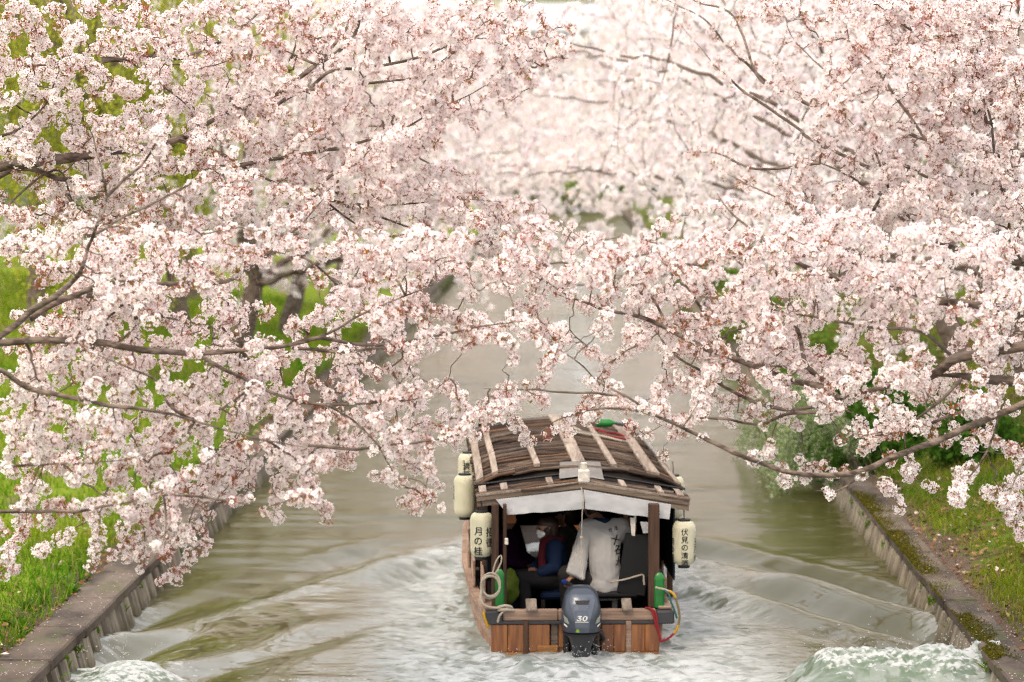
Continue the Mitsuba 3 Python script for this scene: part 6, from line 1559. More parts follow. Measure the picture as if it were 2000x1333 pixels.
def on_cowl(poly, lift, thick=0.004, sub=4):
    from shapely.geometry import Polygon
    v, f = trimesh.creation.triangulate_polygon(Polygon(poly), engine='earcut')
    m = trimesh.Trimesh(np.column_stack([v, np.zeros(len(v))]), f, process=False)
    for _ in range(sub):
        m = m.subdivide()
    p = np.array(m.vertices)
    return trimesh.Trimesh(np.column_stack([p[:, 0], cowl_v(p[:, 0], p[:, 1]) - lift, p[:, 1]]), m.faces, process=False)


U = lambda du: MU + du
bp('cowling_panel', on_cowl([(U(-0.062), 0.285), (U(0.062), 0.285), (U(0.080), 0.42), (U(0.128), 0.60), (U(0.108), 0.655), (U(-0.108), 0.655), (U(-0.128), 0.60), (U(-0.080), 0.42)], 0.007), 'cowl_panel_paint', motor, smooth=60, label='lighter raised panel down the back of the cowling')
bp('air_intake', on_cowl([(U(-0.058), 0.562), (U(0.058), 0.562), (U(0.078), 0.603), (U(-0.078), 0.603)], 0.010), 'black_rubber', motor, smooth=60, label='dark slot of the air intake')


def digits(text, size, u, z, slant=0.22):
    m = meshkit.text_mesh(text, size, 0.001, bold=True)
    p = np.array(m.vertices)
    p[:, 0] *= 1.35
    x = p[:, 0] - p[:, 0].mean() + slant * (p[:, 1] - size / 2) + u
    y = p[:, 1] - size / 2 + z
    m.vertices = np.column_stack([x, cowl_v(x, y) - 0.011 - (p[:, 2] > 0.0005) * 0.001, y])
    return m


bp('lettering', digits('30', 0.046, U(0.0), 0.43), 'decal_white', motor)
bp('decal', on_cowl([(U(-0.072), 0.392), (U(0.060), 0.392), (U(0.062), 0.398), (U(-0.070), 0.398)], 0.011), 'decal_white', motor)
for s in (-1, 1):
    bp('decal', on_cowl([(U(s * 0.128), 0.37), (U(s * 0.176), 0.385), (U(s * 0.185), 0.45), (U(s * 0.150), 0.425)][::s], 0.004), 'decal_grey', motor)
    bp('decal', on_cowl([(U(s * 0.150), 0.335), (U(s * 0.178), 0.352), (U(s * 0.182), 0.372), (U(s * 0.150), 0.350)][::s], 0.004), 'decal_white', motor)
bp('decal', on_cowl([(U(-0.068), 0.292), (U(-0.028), 0.292), (U(-0.038), 0.322), (U(-0.058), 0.322)], 0.011), 'decal_lime', motor)
bp('cowling_rim', loft([section(z, w, a, b, 2.8) for z, w, a, b in ((0.245, 0.34, -0.44, -0.02), (0.250, 0.375, -0.466, 0.0), (0.266, 0.378, -0.468, 0.0), (0.270, 0.34, -0.44, -0.02))]), 'black_rubber', motor, smooth=40)
bp('midsection', loft([section(z, w, a, b, 4) for z, w, a, b in ((-0.5, 0.12, -0.32, -0.12), (0.02, 0.175, -0.36, -0.08), (0.12, 0.20, -0.38, -0.06), (0.20, 0.25, -0.41, -0.04), (0.245, 0.30, -0.43, -0.03))]), 'dark_metal', motor, smooth=40)
bp('clamp_bracket', join([cbox(MU - 0.17, MU - 0.115, -0.13, 0.03, -0.08, 0.36, 0.01), cbox(MU + 0.115, MU + 0.17, -0.13, 0.03, -0.02, 0.36, 0.01), cbox(MU - 0.17, MU + 0.17, -0.05, 0.03, 0.10, 0.17, 0.01)]), 'black_rubber', motor)
bp('trim_lever', tube(np.array([[0.20, -0.12, 0.26], [0.245, -0.14, 0.22], [0.26, -0.13, 0.17], [0.235, -0.12, 0.14]]), 0.022, 8), 'black_rubber', motor, smooth=60)
bp('plug', trimesh.creation.icosphere(2, 0.02).apply_translation([MU - 0.005, -0.385, 0.115]), 'black_rubber', motor, smooth=True)
bp('tiller', tube(np.array([[MU, -0.04, 0.60], [-0.03, 0.15, 0.66], [-0.08, 0.32, 0.67]]), [0.03, 0.022, 0.022], 10), 'black_rubber', motor, smooth=60)
bp('tiller_grip', tube(np.array([[-0.08, 0.32, 0.67], [-0.115, 0.42, 0.675]]), [0.026, 0.028], 10), 'blue_plastic', motor, smooth=60, label='blue grip end of the tiller')

# ropes, cans, hoses
coil = thing('rope_coil', 'pale rope coiled in loops hanging at the left stern post of the boat', 'rope')
a = np.linspace(0, 2 * math.pi * 4.4, 170)
rr = 0.102 + 0.010 * np.sin(a * 0.73) - 0.006 * a / 27
cp = np.stack([-0.872 + rr * np.cos(a) * 0.95 + 0.010 * np.sin(a * 0.31), 0.02 - 0.012 * np.sin(a * 0.5) - 0.004 * a / 27, 0.69 + rr * np.sin(a) * 1.12 + 0.012 * np.cos(a * 0.37)], 1)
bp('loops', tube(cp, 0.0095, 6), 'rope_white', coil, smooth=60)
bp('hanging_loop', tube(spline(np.array([[-0.86, 0.03, 0.78], [-0.82, 0.02, 0.93], [-0.77, 0.03, 1.0], [-0.765, 0.02, 0.93], [-0.83, 0.03, 0.80]]), 0.02), 0.008, 6), 'rope_white', coil, smooth=60)
bp('tail', tube(spline(np.array([[-0.965, -0.01, 0.66], [-0.97, -0.05, 0.55], [-0.90, -0.06, 0.49], [-0.78, -0.04, 0.475], [-0.72, -0.03, 0.47], [-0.78, -0.05, 0.40], [-0.80, -0.04, 0.33]]), 0.02), 0.0125, 6), 'rope_white', coil, smooth=60)
bp('knot', tube(spline(np.array([[-0.80, -0.03, 0.48], [-0.72, -0.05, 0.50], [-0.66, -0.02, 0.475], [-0.72, 0.02, 0.46], [-0.79, -0.02, 0.45], [-0.72, -0.06, 0.46], [-0.64, -0.03, 0.45]]), 0.015), 0.016, 6), 'rope_white', coil, smooth=60)
strap = thing('yellow_strap', 'short yellow strap hanging down the left side of the boat stern', 'strap')
bp('webbing', tube(spline(np.array([[-0.94, -0.01, 0.44], [-0.935, -0.03, 0.38], [-0.91, -0.035, 0.31], [-0.895, -0.03, 0.27]]), 0.02), [0.013] * 4 + [0.018] * 5 if False else 0.016, 6), 'hose_yellow', strap, smooth=60)


def can(u, z0, z1, where, w=0.048):
    t = thing('green_canister', where, 'canister', 'green plastic canisters at the stern posts')
    v = 0.18
    h = z1 - z0
    sec = lambda z, k, p=4: np.column_stack([section(z, 2 * w * k, v - w * k * 0.85, v + w * k * 0.85, p)[:, 0] - MU + u, section(z, 2 * w * k, v - w * k * 0.85, v + w * k * 0.85, p)[:, 1:]])
    bp('body', loft([sec(z0, 0.92), sec(z0 + 0.012, 1.0), sec(z0 + h * 0.33, 1.0), sec(z0 + h * 0.36, 0.93), sec(z0 + h * 0.39, 1.0), sec(z0 + h * 0.70, 1.0), sec(z0 + h * 0.73, 0.93), sec(z0 + h * 0.76, 1.0), sec(z1 - 0.05, 1.0), sec(z1 - 0.02, 0.75), sec(z1, 0.42)]), 'green_plastic', t, smooth=40)
    bp('cap', loft([sec(z1 - 0.002, 0.40, 2), sec(z1 + 0.03, 0.40, 2), sec(z1 + 0.034, 0.3, 2)]), 'black_rubber', t, smooth=40)


can(-0.775, 0.465, 0.84, 'green plastic canister at the left stern post behind the coiled rope')
can(0.845, 0.44, 0.80, 'green plastic canister at the right stern post with a cord round it', 0.052)
hose = thing('fuel_hose', 'looped hose of olive, teal and yellow pieces hanging off the right stern corner', 'hose')
hp = spline(np.array([[0.80, 0.08, 0.66], [0.90, 0.04, 0.64], [0.98, 0.0, 0.60], [1.02, -0.03, 0.48], [1.035, -0.04, 0.36], [1.0, -0.05, 0.24], [0.92, -0.05, 0.16], [0.84, -0.05, 0.13]]), 0.02)
n = len(hp)
for a, b, mt in ((0, 0.20, 'rope_white'), (0.19, 0.33, 'hose_yellow'), (0.32, 0.66, 'hose_olive'), (0.65, 0.78, 'hose_yellow'), (0.77, 1.0, 'rope_red')):
    bp('piece', tube(hp[int(a * n):int(b * n) + 1], 0.012 if mt != 'hose_yellow' else 0.015, 7), mt, hose, smooth=60)
bp('piece', tube(spline(np.array([[0.88, 0.03, 0.64], [0.93, 0.01, 0.60], [0.945, -0.01, 0.54], [0.985, -0.03, 0.44], [1.01, -0.035, 0.36]]), 0.02), 0.011, 7), 'hose_teal', hose, smooth=60)
tie = thing('red_rope', 'frayed red rope tied over the right end of the stern rail', 'rope')
bp('strand', tube(spline(np.array([[0.70, 0.08, 0.45], [0.74, -0.03, 0.46], [0.79, -0.04, 0.42], [0.81, -0.04, 0.30], [0.835, -0.045, 0.18], [0.85, -0.05, 0.12]]), 0.02), 0.013, 7), 'rope_red', tie, smooth=60)
bp('strand', tube(spline(np.array([[0.70, 0.05, 0.455], [0.75, -0.035, 0.45], [0.78, -0.05, 0.36], [0.80, -0.05, 0.26]]), 0.02), 0.011, 7), 'rope_red', tie, smooth=60)
line = thing('pull_cord', 'thin pale cord hanging from the gable down to the motor', 'cord')
bp('cord', tube(spline(np.array([[0.055, 0.30, 1.66], [0.085, 0.29, 1.55], [0.07, 0.30, 1.44], [0.062, 0.32, 1.15], [0.058, 0.30, 0.95], [0.065, 0.10, 0.74]]), 0.04), 0.0055, 5), 'rope_white', line, smooth=60)
bp('knot', trimesh.creation.icosphere(2, 0.018).apply_translation([0.062, 0.32, 1.14]), 'rope_white', line, smooth=True)

# seat of the helmsman with its black back board
chair = thing('helm_seat', 'black helm seat with a tall black back board tied with rope', 'seat')
bp('backrest', cbox(-0.145, 0.145, 0, 0.035, 0, 0.63, 0.012).apply_transform(trimesh.transformations.rotation_matrix(0.14, [0, 1, 0])).apply_translation([0.575, 0.44, 0.53]), 'black_vinyl', chair)
bp('cushion', cbox(0.10, 0.66, 0.44, 0.86, 0.49, 0.57, 0.03), 'black_vinyl', chair)
bp('pedestal', tube(np.array([[0.42, 0.62, 0.07], [0.42, 0.62, 0.50]]), 0.03, 10), 'grey_sheet', chair, smooth=60)
bp('tie', tube(spline(np.array([[0.36, 0.41, 0.67], [0.52, 0.405, 0.70], [0.68, 0.405, 0.745], [0.70, 0.42, 0.74], [0.705, 0.41, 0.68], [0.71, 0.41, 0.64]]), 0.02), 0.010, 6), 'rope_white', chair, smooth=60)
bag = thing('white_pouch', 'small white pouch hanging under the roof beside the right stern post', 'pouch')
bp('pouch', film_sheet([(0.66, 0.33, 1.30), (0.82, 0.33, 1.29), (0.80, 0.325, 1.19), (0.69, 0.325, 1.18)]), 'film', bag, smooth=60)
tag_ = thing('white_cloth_strip', 'narrow white cloth strip hanging under the roof left of the white pouch', 'cloth')
bp('cloth', film_sheet([(0.56, 0.36, 1.34), (0.615, 0.36, 1.33), (0.61, 0.355, 1.15), (0.575, 0.355, 1.16)]), 'lamp_white', tag_, smooth=60)
board = thing('orange_sign_board', 'orange-brown wooden board hanging under the roof at the left post', 'board')
bp('board', cbox(-0.70, -0.60, 0.55, 0.57, 1.26, 1.40, 0.004), 'orange_board', board)
sw = thing('wall_switch', 'small white switch on the left post', 'switch')
bp('plate', cbox(-0.725, -0.690, 0.135, 0.16, 1.09, 1.16, 0.008), 'lamp_white', sw)
box_ = thing('storage_box', 'lime green cloth bundle inside the boat behind the left post', 'bundle')
m = trimesh.creation.icosphere(3, 1.0)
m.vertices = m.vertices * (0.8 + 0.4 * meshkit.noise(m.vertices * 2.2)[:, None]) * [0.10, 0.12, 0.17] + [-0.66, 0.62, 0.60]
bp('bundle', m, 'lime_cloth', box_, smooth=True)

# things lying on the roof
bot = thing('green_bottle', 'green plastic bottle lying on the boat roof', 'bottle')
m = trimesh.creation.revolve(np.array([[0, 0], [0.045, 0.004], [0.05, 0.015], [0.05, 0.07], [0.046, 0.075], [0.05, 0.08], [0.05, 0.17], [0.03, 0.20], [0.018, 0.215], [0.018, 0.235], [0, 0.237]]), sections=20)
m.apply_transform(trimesh.transformations.rotation_matrix(math.pi / 2, [0, 1, 0]))
bp('bottle', m.apply_translation([0.52, 5.8, 1.83]), 'green_plastic', bot, smooth=40)
pole = thing('boat_pole', 'dark bamboo punting pole lying along the far right of the boat roof', 'pole')
bp('pole', tube(np.array([[0.50, 6.6, 1.83], [0.98, 5.4, 1.80]]), 0.02, 8), 'black_rubber', pole, smooth=60)
pole2 = thing('boat_hook', 'grey boat hook lying beside the right edge of the boat roof', 'pole')
bp('pole', tube(np.array([[1.02, 5.9, 1.72], [1.04, 2.6, 1.73]]), 0.022, 8), 'grey_sheet', pole2, smooth=60)
kt = thing('coloured_cords', 'tangle of white, blue and red cords lying on the boat roof', 'cord')
for pts_, mt in (([[0.12, 4.8, 1.83], [0.35, 4.6, 1.80], [0.6, 4.45, 1.80], [0.85, 4.4, 1.76]], 'rope_white'), ([[0.15, 5.0, 1.83], [0.4, 4.75, 1.81], [0.62, 4.5, 1.81], [0.86, 4.35, 1.76]], 'grey_sheet'),
                 ([[0.45, 5.5, 1.82], [0.6, 5.2, 1.81], [0.75, 5.4, 1.80], [0.85, 4.9, 1.78], [0.5, 4.6, 1.81]], 'rope_red'), ([[0.14, 5.2, 1.83], [0.2, 5.5, 1.83], [0.3, 5.0, 1.82]], 'rope_white')):
    q = spline(np.array(pts_), 0.05)
    q[:, 2] = [float(roof_z(np.array(a), np.array(b))) + 0.035 for a, b in q[:, :2]]
    bp('cord', tube(q, 0.012, 5), mt, kt, smooth=60)
# ---------------------------------------------------------------- people
def sph(p, r, seg=20):
    return m3.Manifold.sphere(float(r), seg).translate([float(c) for c in p])


def flesh(bones, edge=0.018, rounds=10, wrinkle=0.0, seed=0):
    parts = [m3.Manifold.batch_hull([sph(p, r) for p, r in b]) for b in bones]
    m = m3.Manifold.batch_boolean(parts, m3.OpType.Add).refine_to_length(edge).to_mesh()
    t = trimesh.Trimesh(m.vert_properties[:, :3], m.tri_verts, process=True)
    trimesh.smoothing.filter_taubin(t, lamb=0.5, nu=0.52, iterations=rounds)
    if wrinkle:
        n = meshkit.fbm(np.array(t.vertices) * [9, 9, 16] + seed, 3, seed) - 0.5
        t.vertices = t.vertices + t.vertex_normals * (n * wrinkle)[:, None]
    return t


def hand(wrist, direction, palm_n, side, curl=0.5, k=1.0):
    """Bones of a hand: palm, four unequal fingers bent at the knuckles, a thumb from the side of the palm."""
    w = np.array(wrist, float)
    d = np.array(direction, float)
    d /= np.linalg.norm(d)
    n = np.array(palm_n, float)
    n -= n @ d * d
    n /= np.linalg.norm(n)
    s = np.cross(d, n) * side
    b = []
    knuckle = []
    for i, (o, L) in enumerate(((-0.027, 0.068), (-0.009, 0.076), (0.009, 0.071), (0.026, 0.056))):
        kq = w + (d * 0.085 + s * o) * k
        knuckle.append(kq)
        b.append([(w + s * o * 0.55 * k, 0.014 * k), (kq, 0.0115 * k)])
        a1, a2, a3 = curl * 0.7, curl * 1.7, curl * 2.4
        q = kq
        for a, f in ((a1, 0.45), (a2, 0.32), (a3, 0.23)):
            e = q + (d * math.cos(a) + n * math.sin(a)) * L * f * k
            b.append([(q, 0.0095 * k), (e, 0.0082 * k)])
            q = e
    b.append([(knuckle[0], 0.011 * k), (knuckle[3], 0.011 * k), (w - s * 0.012 * k, 0.016 * k), (w + s * 0.012 * k, 0.016 * k)])
    t0 = w + (d * 0.02 - s * 0.02) * k
    t1 = t0 + (d * 0.030 - s * 0.026 + n * 0.012) * k
    t2 = t1 + (d * 0.028 - s * 0.004 + n * 0.014) * k
    b += [[(t0, 0.014 * k), (t1, 0.011 * k)], [(t1, 0.011 * k), (t2, 0.0085 * k)]]
    return b


def head_bones(c, f, up, k=1.0):
    """Skull, jaw, nose, ears: c the middle of the head, f the way it looks."""
    c, f, up = (np.array(q, float) for q in (c, f, up))
    f /= np.linalg.norm(f)
    r = np.cross(f, up)
    b = [[(c + up * 0.028 * k - f * 0.014 * k, 0.086 * k), (c + up * 0.02 * k + f * 0.018 * k, 0.075 * k)],
         [(c + up * 0.01 * k + f * 0.025 * k, 0.066 * k), (c - up * 0.072 * k + f * 0.052 * k, 0.030 * k)],
         [(c - up * 0.05 * k + f * 0.02 * k + r * 0.03 * k, 0.032 * k), (c - up * 0.05 * k + f * 0.02 * k - r * 0.03 * k, 0.032 * k), (c - up * 0.078 * k + f * 0.055 * k, 0.022 * k)],
         [(c + up * 0.008 * k + f * 0.088 * k, 0.008 * k), (c - up * 0.022 * k + f * 0.104 * k, 0.012 * k), (c - up * 0.022 * k + f * 0.088 * k, 0.016 * k)],
         [(c - up * 0.045 * k + f * 0.086 * k + r * 0.014 * k, 0.007 * k), (c - up * 0.045 * k + f * 0.086 * k - r * 0.014 * k, 0.007 * k)]]
    for s in (-1, 1):
        b.append([(c + r * s * 0.080 * k + up * 0.012 * k - f * 0.004 * k, 0.013 * k), (c + r * s * 0.080 * k - up * 0.025 * k, 0.010 * k)])
    return b


def eyes(c, f, up, parent, k=1.0):
    c, f, up = (np.array(q, float) for q in (c, f, up))
    f /= np.linalg.norm(f)
    r = np.cross(f, up)
    for s in (-1, 1):
        m = trimesh.creation.icosphere(2, 0.012 * k)
        m.apply_translation(c + r * s * 0.031 * k + up * 0.006 * k + f * 0.080 * k)
        bp('eye', m, 'ink', parent, smooth=True)


def grown(bones, by):
    return [[(p, r + by) for p, r in b] for b in bones]


# the woman by the left rail, in profile
UP = np.array([0, 0, 1.0])
t = thing('person', 'seated person in navy jacket, wine-red scarf and white face mask, hands in the lap', 'person')
hc, hf = np.array([-0.278, 0.90, 1.165]), np.array([-0.93, -0.36, -0.06])
torso = [[((-0.15, 0.90, 0.66), 0.135), ((-0.175, 0.90, 0.80), 0.125)], [((-0.175, 0.90, 0.80), 0.125), ((-0.205, 0.90, 0.95), 0.115)], [((-0.19, 0.77, 0.985), 0.060), ((-0.22, 1.04, 0.985), 0.060), ((-0.20, 0.90, 0.90), 0.11)]]
arm_n = [[((-0.19, 0.765, 0.985), 0.058), ((-0.185, 0.71, 0.79), 0.046)], [((-0.185, 0.71, 0.79), 0.044), ((-0.335, 0.70, 0.735), 0.031)]]
arm_f = [[((-0.22, 1.045, 0.985), 0.058), ((-0.30, 1.08, 0.80), 0.046)], [((-0.30, 1.08, 0.80), 0.044), ((-0.405, 0.90, 0.755), 0.031)]]
thigh_n = [[((-0.15, 0.82, 0.64), 0.10), ((-0.525, 0.70, 0.665), 0.066)]]
thigh_f = [[((-0.15, 1.0, 0.64), 0.10), ((-0.56, 0.90, 0.66), 0.066)]]
shin_n = [[((-0.525, 0.70, 0.665), 0.064), ((-0.50, 0.68, 0.40), 0.052)], [((-0.50, 0.68, 0.40), 0.052), ((-0.485, 0.67, 0.16), 0.040)]]
shin_f = [[((-0.56, 0.90, 0.66), 0.064), ((-0.575, 0.84, 0.40), 0.052)], [((-0.575, 0.84, 0.40), 0.052), ((-0.57, 0.82, 0.16), 0.040)]]
hands = hand((-0.335, 0.70, 0.735), (-1, 0.30, -0.12), (0.1, 0.5, -1), 1, 0.45) + hand((-0.405, 0.90, 0.755), (-0.25, -1, -0.10), (0, 0.2, -1), -1, 0.45)
neck = [[((-0.22, 0.90, 0.98), 0.055), (tuple(hc - UP * 0.05), 0.052)]]
body = torso + arm_n + arm_f + thigh_n + thigh_f + shin_n + shin_f + neck
bp('body', flesh(body + hands + head_bones(hc, hf, UP), 0.012, 4), 'skin', t, smooth=True)
bp('jacket', flesh(grown(torso, 0.022) + grown(arm_n, 0.022) + grown(arm_f, 0.022) + [[((-0.15, 0.90, 0.60), 0.165), ((-0.17, 0.90, 0.75), 0.15)]], 0.02, 6, 0.020, 3), 'navy_cloth', t, smooth=True)
bp('trousers', flesh(grown(thigh_n, 0.016) + grown(thigh_f, 0.016) + grown(shin_n, 0.016), 0.02, 6, 0.012, 4), 'black_cloth', t, smooth=True)
bp('boots', flesh([[((-0.575, 0.84, 0.50), 0.068), ((-0.57, 0.82, 0.16), 0.062)], [((-0.57, 0.82, 0.13), 0.05), ((-0.69, 0.79, 0.105), 0.036)], [((-0.485, 0.67, 0.20), 0.054), ((-0.485, 0.67, 0.13), 0.05)], [((-0.485, 0.67, 0.13), 0.05), ((-0.605, 0.64, 0.105), 0.036)]], 0.02, 5), 'denim', t, smooth=True)
sc = [[(( -0.215 + 0.085 * math.cos(a), 0.90 + 0.085 * math.sin(a), 1.045 + 0.012 * math.sin(2 * a)), 0.040), ((-0.215 + 0.085 * math.cos(a + 0.7), 0.90 + 0.085 * math.sin(a + 0.7), 1.045), 0.040)] for a in np.arange(0, 6.28, 0.7)]
sc += [[((-0.30, 0.84, 1.03), 0.045), ((-0.325, 0.80, 0.90), 0.040)], [((-0.325, 0.80, 0.90), 0.040), ((-0.315, 0.765, 0.76), 0.042)]]
bp('scarf', flesh(sc, 0.015, 4, 0.016, 8), 'scarf_cloth', t, smooth=True)
hair = [[(tuple(hc + UP * 0.034 - hf * 0.030), 0.094), (tuple(hc + UP * 0.048 + hf * 0.018), 0.076)], [(tuple(hc + UP * 0.02 - hf * 0.045), 0.092), (tuple(hc - UP * 0.085 - hf * 0.060), 0.075)], [(tuple(hc - UP * 0.01 - hf * 0.015 + np.array([0, -0.045, 0])), 0.055), (tuple(hc - UP * 0.09 - hf * 0.035 + np.array([0, -0.03, 0])), 0.05)]]
bp('hair', flesh(hair, 0.014, 3, 0.010, 2), 'hair_brown', t, smooth=True)
mk = [[(tuple(hc - UP * 0.030 + hf * 0.080), 0.030), (tuple(hc - UP * 0.072 + hf * 0.062), 0.030), (tuple(hc - UP * 0.045 + hf * 0.045 + np.array([0.015, -0.05, 0])), 0.022)]]
bp('face_mask', flesh(mk, 0.010, 3), 'mask_white', t, smooth=True)
eyes(hc, hf, UP, t)
stool = thing('stool', 'low dark stool with a navy cloth under the person in the navy jacket', 'stool')
bp('cushion', cbox(-0.34, 0.03, 0.74, 1.08, 0.44, 0.53, 0.03), 'navy_cloth', stool)
for a in (-0.31, 0.0):
    for b in (0.77, 1.05):
        bp('leg', cbox(a - 0.02, a + 0.02, b - 0.02, b + 0.02, 0.07, 0.44, 0.004), 'cabin_dark', stool)

# the helmsman, seen from behind
t = thing('person', 'helmsman seen from behind in pale grey coat with black lettering down the back', 'person')
hc, hf = np.array([0.195, 0.93, 1.375]), np.array([-0.30, 1.0, -0.25])
torso = [[((0.33, 0.64, 0.66), 0.150), ((0.315, 0.63, 0.85), 0.140)], [((0.315, 0.63, 0.85), 0.140), ((0.32, 0.70, 1.06), 0.150)], [((0.145, 0.74, 1.19), 0.072), ((0.485, 0.74, 1.20), 0.072), ((0.32, 0.70, 1.05), 0.14)]]
arm_l = [[((0.145, 0.74, 1.19), 0.068), ((0.065, 0.66, 0.93), 0.052)], [((0.065, 0.66, 0.93), 0.050), ((-0.02, 0.50, 0.72), 0.034)]]
arm_r = [[((0.485, 0.74, 1.20), 0.068), ((0.60, 0.92, 1.02), 0.052)], [((0.60, 0.92, 1.02), 0.050), ((0.565, 0.95, 1.24), 0.034)]]
legs = [[((0.25, 0.66, 0.62), 0.11), ((-0.075, 0.68, 0.72), 0.075)], [((-0.075, 0.68, 0.72), 0.072), ((-0.06, 0.80, 0.40), 0.056)], [((-0.06, 0.80, 0.40), 0.056), ((-0.05, 0.84, 0.16), 0.045)],
        [((0.42, 0.66, 0.62), 0.11), ((0.52, 1.02, 0.63), 0.075)], [((0.52, 1.02, 0.63), 0.072), ((0.52, 0.98, 0.38), 0.056)], [((0.52, 0.98, 0.38), 0.056), ((0.52, 0.95, 0.16), 0.045)]]
hands = hand((-0.02, 0.50, 0.72), (-0.6, -0.45, -0.45), (0.3, 0, -1), 1, 0.75) + hand((0.565, 0.95, 1.24), (-0.25, 0.1, 1), (-0.7, 0.6, 0), 1, 0.6)
neck = [[((0.31, 0.74, 1.22), 0.062), (tuple(hc - UP * 0.05), 0.058)]]
bp('body', flesh(torso + arm_l + arm_r + legs + neck + hands + head_bones(hc, hf, UP), 0.012, 4), 'skin', t, smooth=True)
eyes(hc, hf, UP, t)
coat = grown(torso, 0.020) + [[((0.335, 0.63, 0.61), 0.165), ((0.315, 0.62, 0.85), 0.152)], [((0.30, 0.60, 0.60), 0.15), ((0.40, 0.62, 0.60), 0.15)]]
coat += [[((0.150, 0.74, 1.19), 0.085), ((0.070, 0.665, 0.95), 0.085)],
         [((0.070, 0.665, 0.95), 0.085), ((0.075, 0.47, 0.715), 0.034), ((-0.055, 0.46, 0.775), 0.030), ((0.03, 0.62, 0.76), 0.045)],
         [((0.480, 0.74, 1.20), 0.085), ((0.595, 0.90, 1.03), 0.075)]]
coat_m = flesh(coat, 0.016, 6, 0.020, 12)
bp('happi_coat', coat_m, 'happi_cloth', t, smooth=True)
bp('trousers', flesh(grown(legs, 0.016), 0.02, 5, 0.012, 5), 'charcoal_cloth', t, smooth=True)
bp('shoes', flesh([[((-0.05, 0.84, 0.13), 0.05), ((-0.07, 0.96, 0.105), 0.036)], [((0.52, 0.95, 0.13), 0.05), ((0.53, 1.07, 0.105), 0.036)]], 0.02, 3), 'black_cloth', t, smooth=True)
bp('collar', flesh([[((0.22, 0.74, 1.265), 0.030), ((0.32, 0.685, 1.262), 0.030)], [((0.32, 0.685, 1.262), 0.030), ((0.42, 0.75, 1.265), 0.030)]], 0.014, 4), 'navy_cloth', t, smooth=True)
bp('hair', flesh([[(tuple(hc + UP * 0.034 - hf * 0.022), 0.092), (tuple(hc + UP * 0.048 + hf * 0.02), 0.076)], [(tuple(hc + UP * 0.02 - hf * 0.035), 0.086), (tuple(hc - UP * 0.04 - hf * 0.040), 0.062)]], 0.014, 3), 'hair_brown', t, smooth=True)
marks = []
ray = trimesh.ray.ray_triangle.RayMeshIntersector(coat_m)


def on_back(ch, size, u, z, turn):
    m = glyph(ch, size)
    g = np.array(m.vertices)
    c, s = math.cos(turn), math.sin(turn)
    x, y = u + c * g[:, 0] - s * g[:, 1], z + s * g[:, 0] + c * g[:, 1]
    o = np.column_stack([x, np.full(len(x), 0.2), y])
    hit, ir, _ = ray.intersects_location(o, np.tile([0, 1.0, 0], (len(x), 1)), multiple_hits=False)
    d = np.full(len(x), np.nan)
    d[ir] = hit[:, 1]
    good = ~np.isnan(d)
    d = np.where(good, d, np.nanmean(d) if good.any() else 0.6) - 0.006
    f = m.faces[good[m.faces].all(1)]
    return trimesh.Trimesh(np.column_stack([x, d, y]), f, process=False)


for ch, size, u, z, turn in (('伏', 0.042, 0.375, 1.185, 0.0), ('見', 0.042, 0.432, 1.200, 0.0), ('十', 0.115, 0.428, 1.085, -0.32), ('石', 0.105, 0.462, 0.975, -0.25), ('舟', 0.105, 0.478, 0.868, -0.18)):
    marks.append(on_back(ch, size, u, z, turn))
bp('lettering', join(marks), 'ink', t)


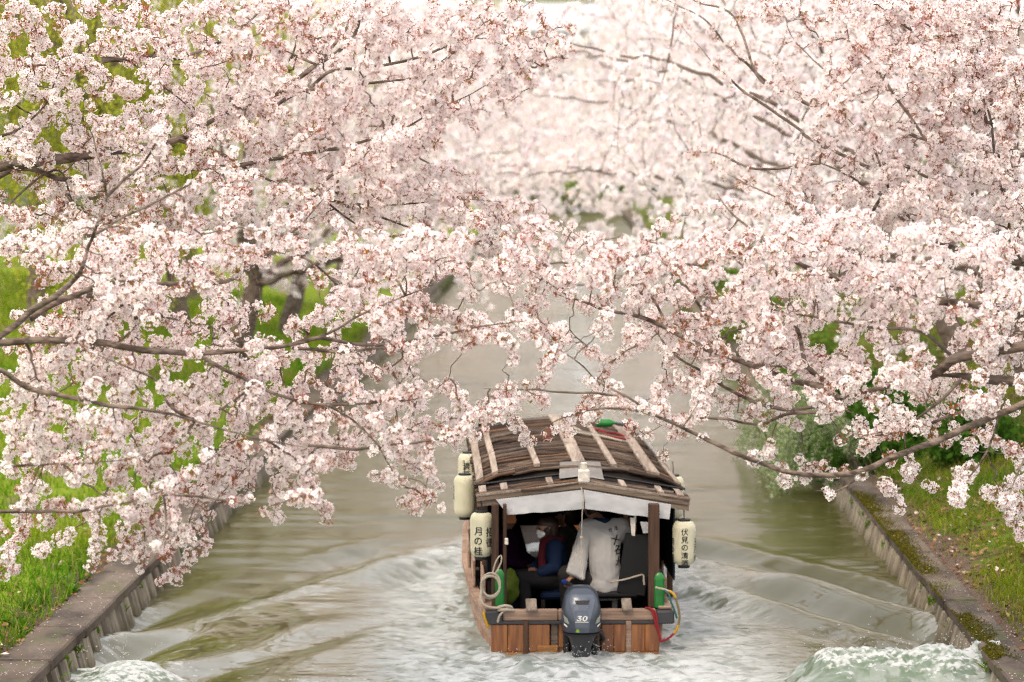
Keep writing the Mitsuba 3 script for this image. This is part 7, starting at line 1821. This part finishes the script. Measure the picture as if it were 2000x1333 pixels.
def passenger(x, v, text, coat_mat, face, leg_mat='black_cloth'):
    """A passenger deeper inside the cabin, sitting."""
    t = thing('person', text, 'person')
    o = np.array([x, v, 0])
    hc, hf = np.array([0, 0, 1.20]) + o, np.array(face, float)
    side = np.cross(hf, UP)
    q = lambda a, b, z: tuple(o + side * a + hf * b + UP * z)
    torso = [[(q(0, 0, 0.62), 0.14), (q(0, 0, 0.80), 0.13)], [(q(0, 0, 0.80), 0.13), (q(0, -0.01, 0.96), 0.12)], [(q(-0.16, 0, 1.0), 0.062), (q(0.16, 0, 1.0), 0.062), (q(0, 0, 0.90), 0.115)]]
    arms, legs, hands = [], [], []
    for s in (-1, 1):
        arms += [[(q(s * 0.17, 0, 1.0), 0.06), (q(s * 0.22, 0.06, 0.79), 0.047)], [(q(s * 0.22, 0.06, 0.79), 0.045), (q(s * 0.10, 0.25, 0.72), 0.032)]]
        legs += [[(q(s * 0.09, 0.02, 0.60), 0.10), (q(s * 0.11, 0.40, 0.60), 0.068)], [(q(s * 0.11, 0.40, 0.60), 0.066), (q(s * 0.11, 0.42, 0.16), 0.045)]]
        hands += hand(q(s * 0.10, 0.25, 0.72), hf * 0.9 - side * s * 0.4, -UP, s, 0.5)
    neck = [[(q(0, 0, 1.0), 0.055), (tuple(hc - UP * 0.05), 0.052)]]
    bp('body', flesh(torso + arms + legs + hands + neck + head_bones(hc, hf, UP), 0.015, 3), 'skin', t, smooth=True)
    eyes(hc, hf, UP, t)
    bp('coat', flesh(grown(torso, 0.022) + grown(arms, 0.020), 0.022, 5, 0.02, 6), coat_mat, t, smooth=True)
    bp('trousers', flesh(grown(legs, 0.014), 0.022, 4), leg_mat, t, smooth=True)
    bp('hair', flesh([[(tuple(hc + UP * 0.034 - hf * 0.024), 0.093), (tuple(hc + UP * 0.046 + hf * 0.02), 0.076)], [(tuple(hc + UP * 0.02 - hf * 0.035), 0.086), (tuple(hc - UP * 0.06 - hf * 0.040), 0.064)]], 0.016, 3), 'hair_brown', t, smooth=True)


passenger(-0.03, 1.75, 'passenger in a grey coat inside the cabin, between the two people at the stern', 'grey_coat', (-0.96, 0.28, 0), 'charcoal_cloth')
passenger(-0.66, 1.55, 'passenger in dark purple clothes in the shade behind the left stern post', 'purple_cloth', (0.90, -0.43, 0), 'black_cloth')


# ---------------------------------------------------------------- spray thrown up by the motor and by the waves breaking on the walls
def spray():
    rng = np.random.default_rng(91)
    P, s = [], []
    for n, c, sp, hgt in ((140, (0.13, 30.45, 0.03), (0.16, 0.10), 0.20), (150, (3.2, 29.2, 0.30), (0.5, 0.10), 0.14), (60, (3.75, 29.2, 0.33), (0.12, 0.15), 0.2), (70, (-4.45, 29.3, 0.22), (0.25, 0.12), 0.12), (90, (0.0, 30.2, 0.06), (0.8, 0.25), 0.07)):
        p = np.array(c) + rng.normal(0, 1, (n, 3)) * [sp[0], sp[1], 0.02]
        p[:, 2] += rng.exponential(hgt * 0.4, n)
        P.append(p)
        s.append(rng.uniform(0.002, 0.006, n))
    P, s = np.vstack(P), np.concatenate(s)
    keep = P[:, 2] < 0.75
    P, s = P[keep], s[keep]
    m = trimesh.creation.icosphere(1, 1.0)
    v, f, c = scatter((np.array(m.vertices), np.array(m.faces), np.full((len(m.vertices), 3), 0.8)), rotations(len(P), rng), s, P)
    put('water_spray', (v, f), 'foam', smooth=True)
    labels['water_spray'] = {'label': 'white droplets of spray over the waves and behind the motor', 'kind': 'stuff', 'category': 'spray'}


spray()
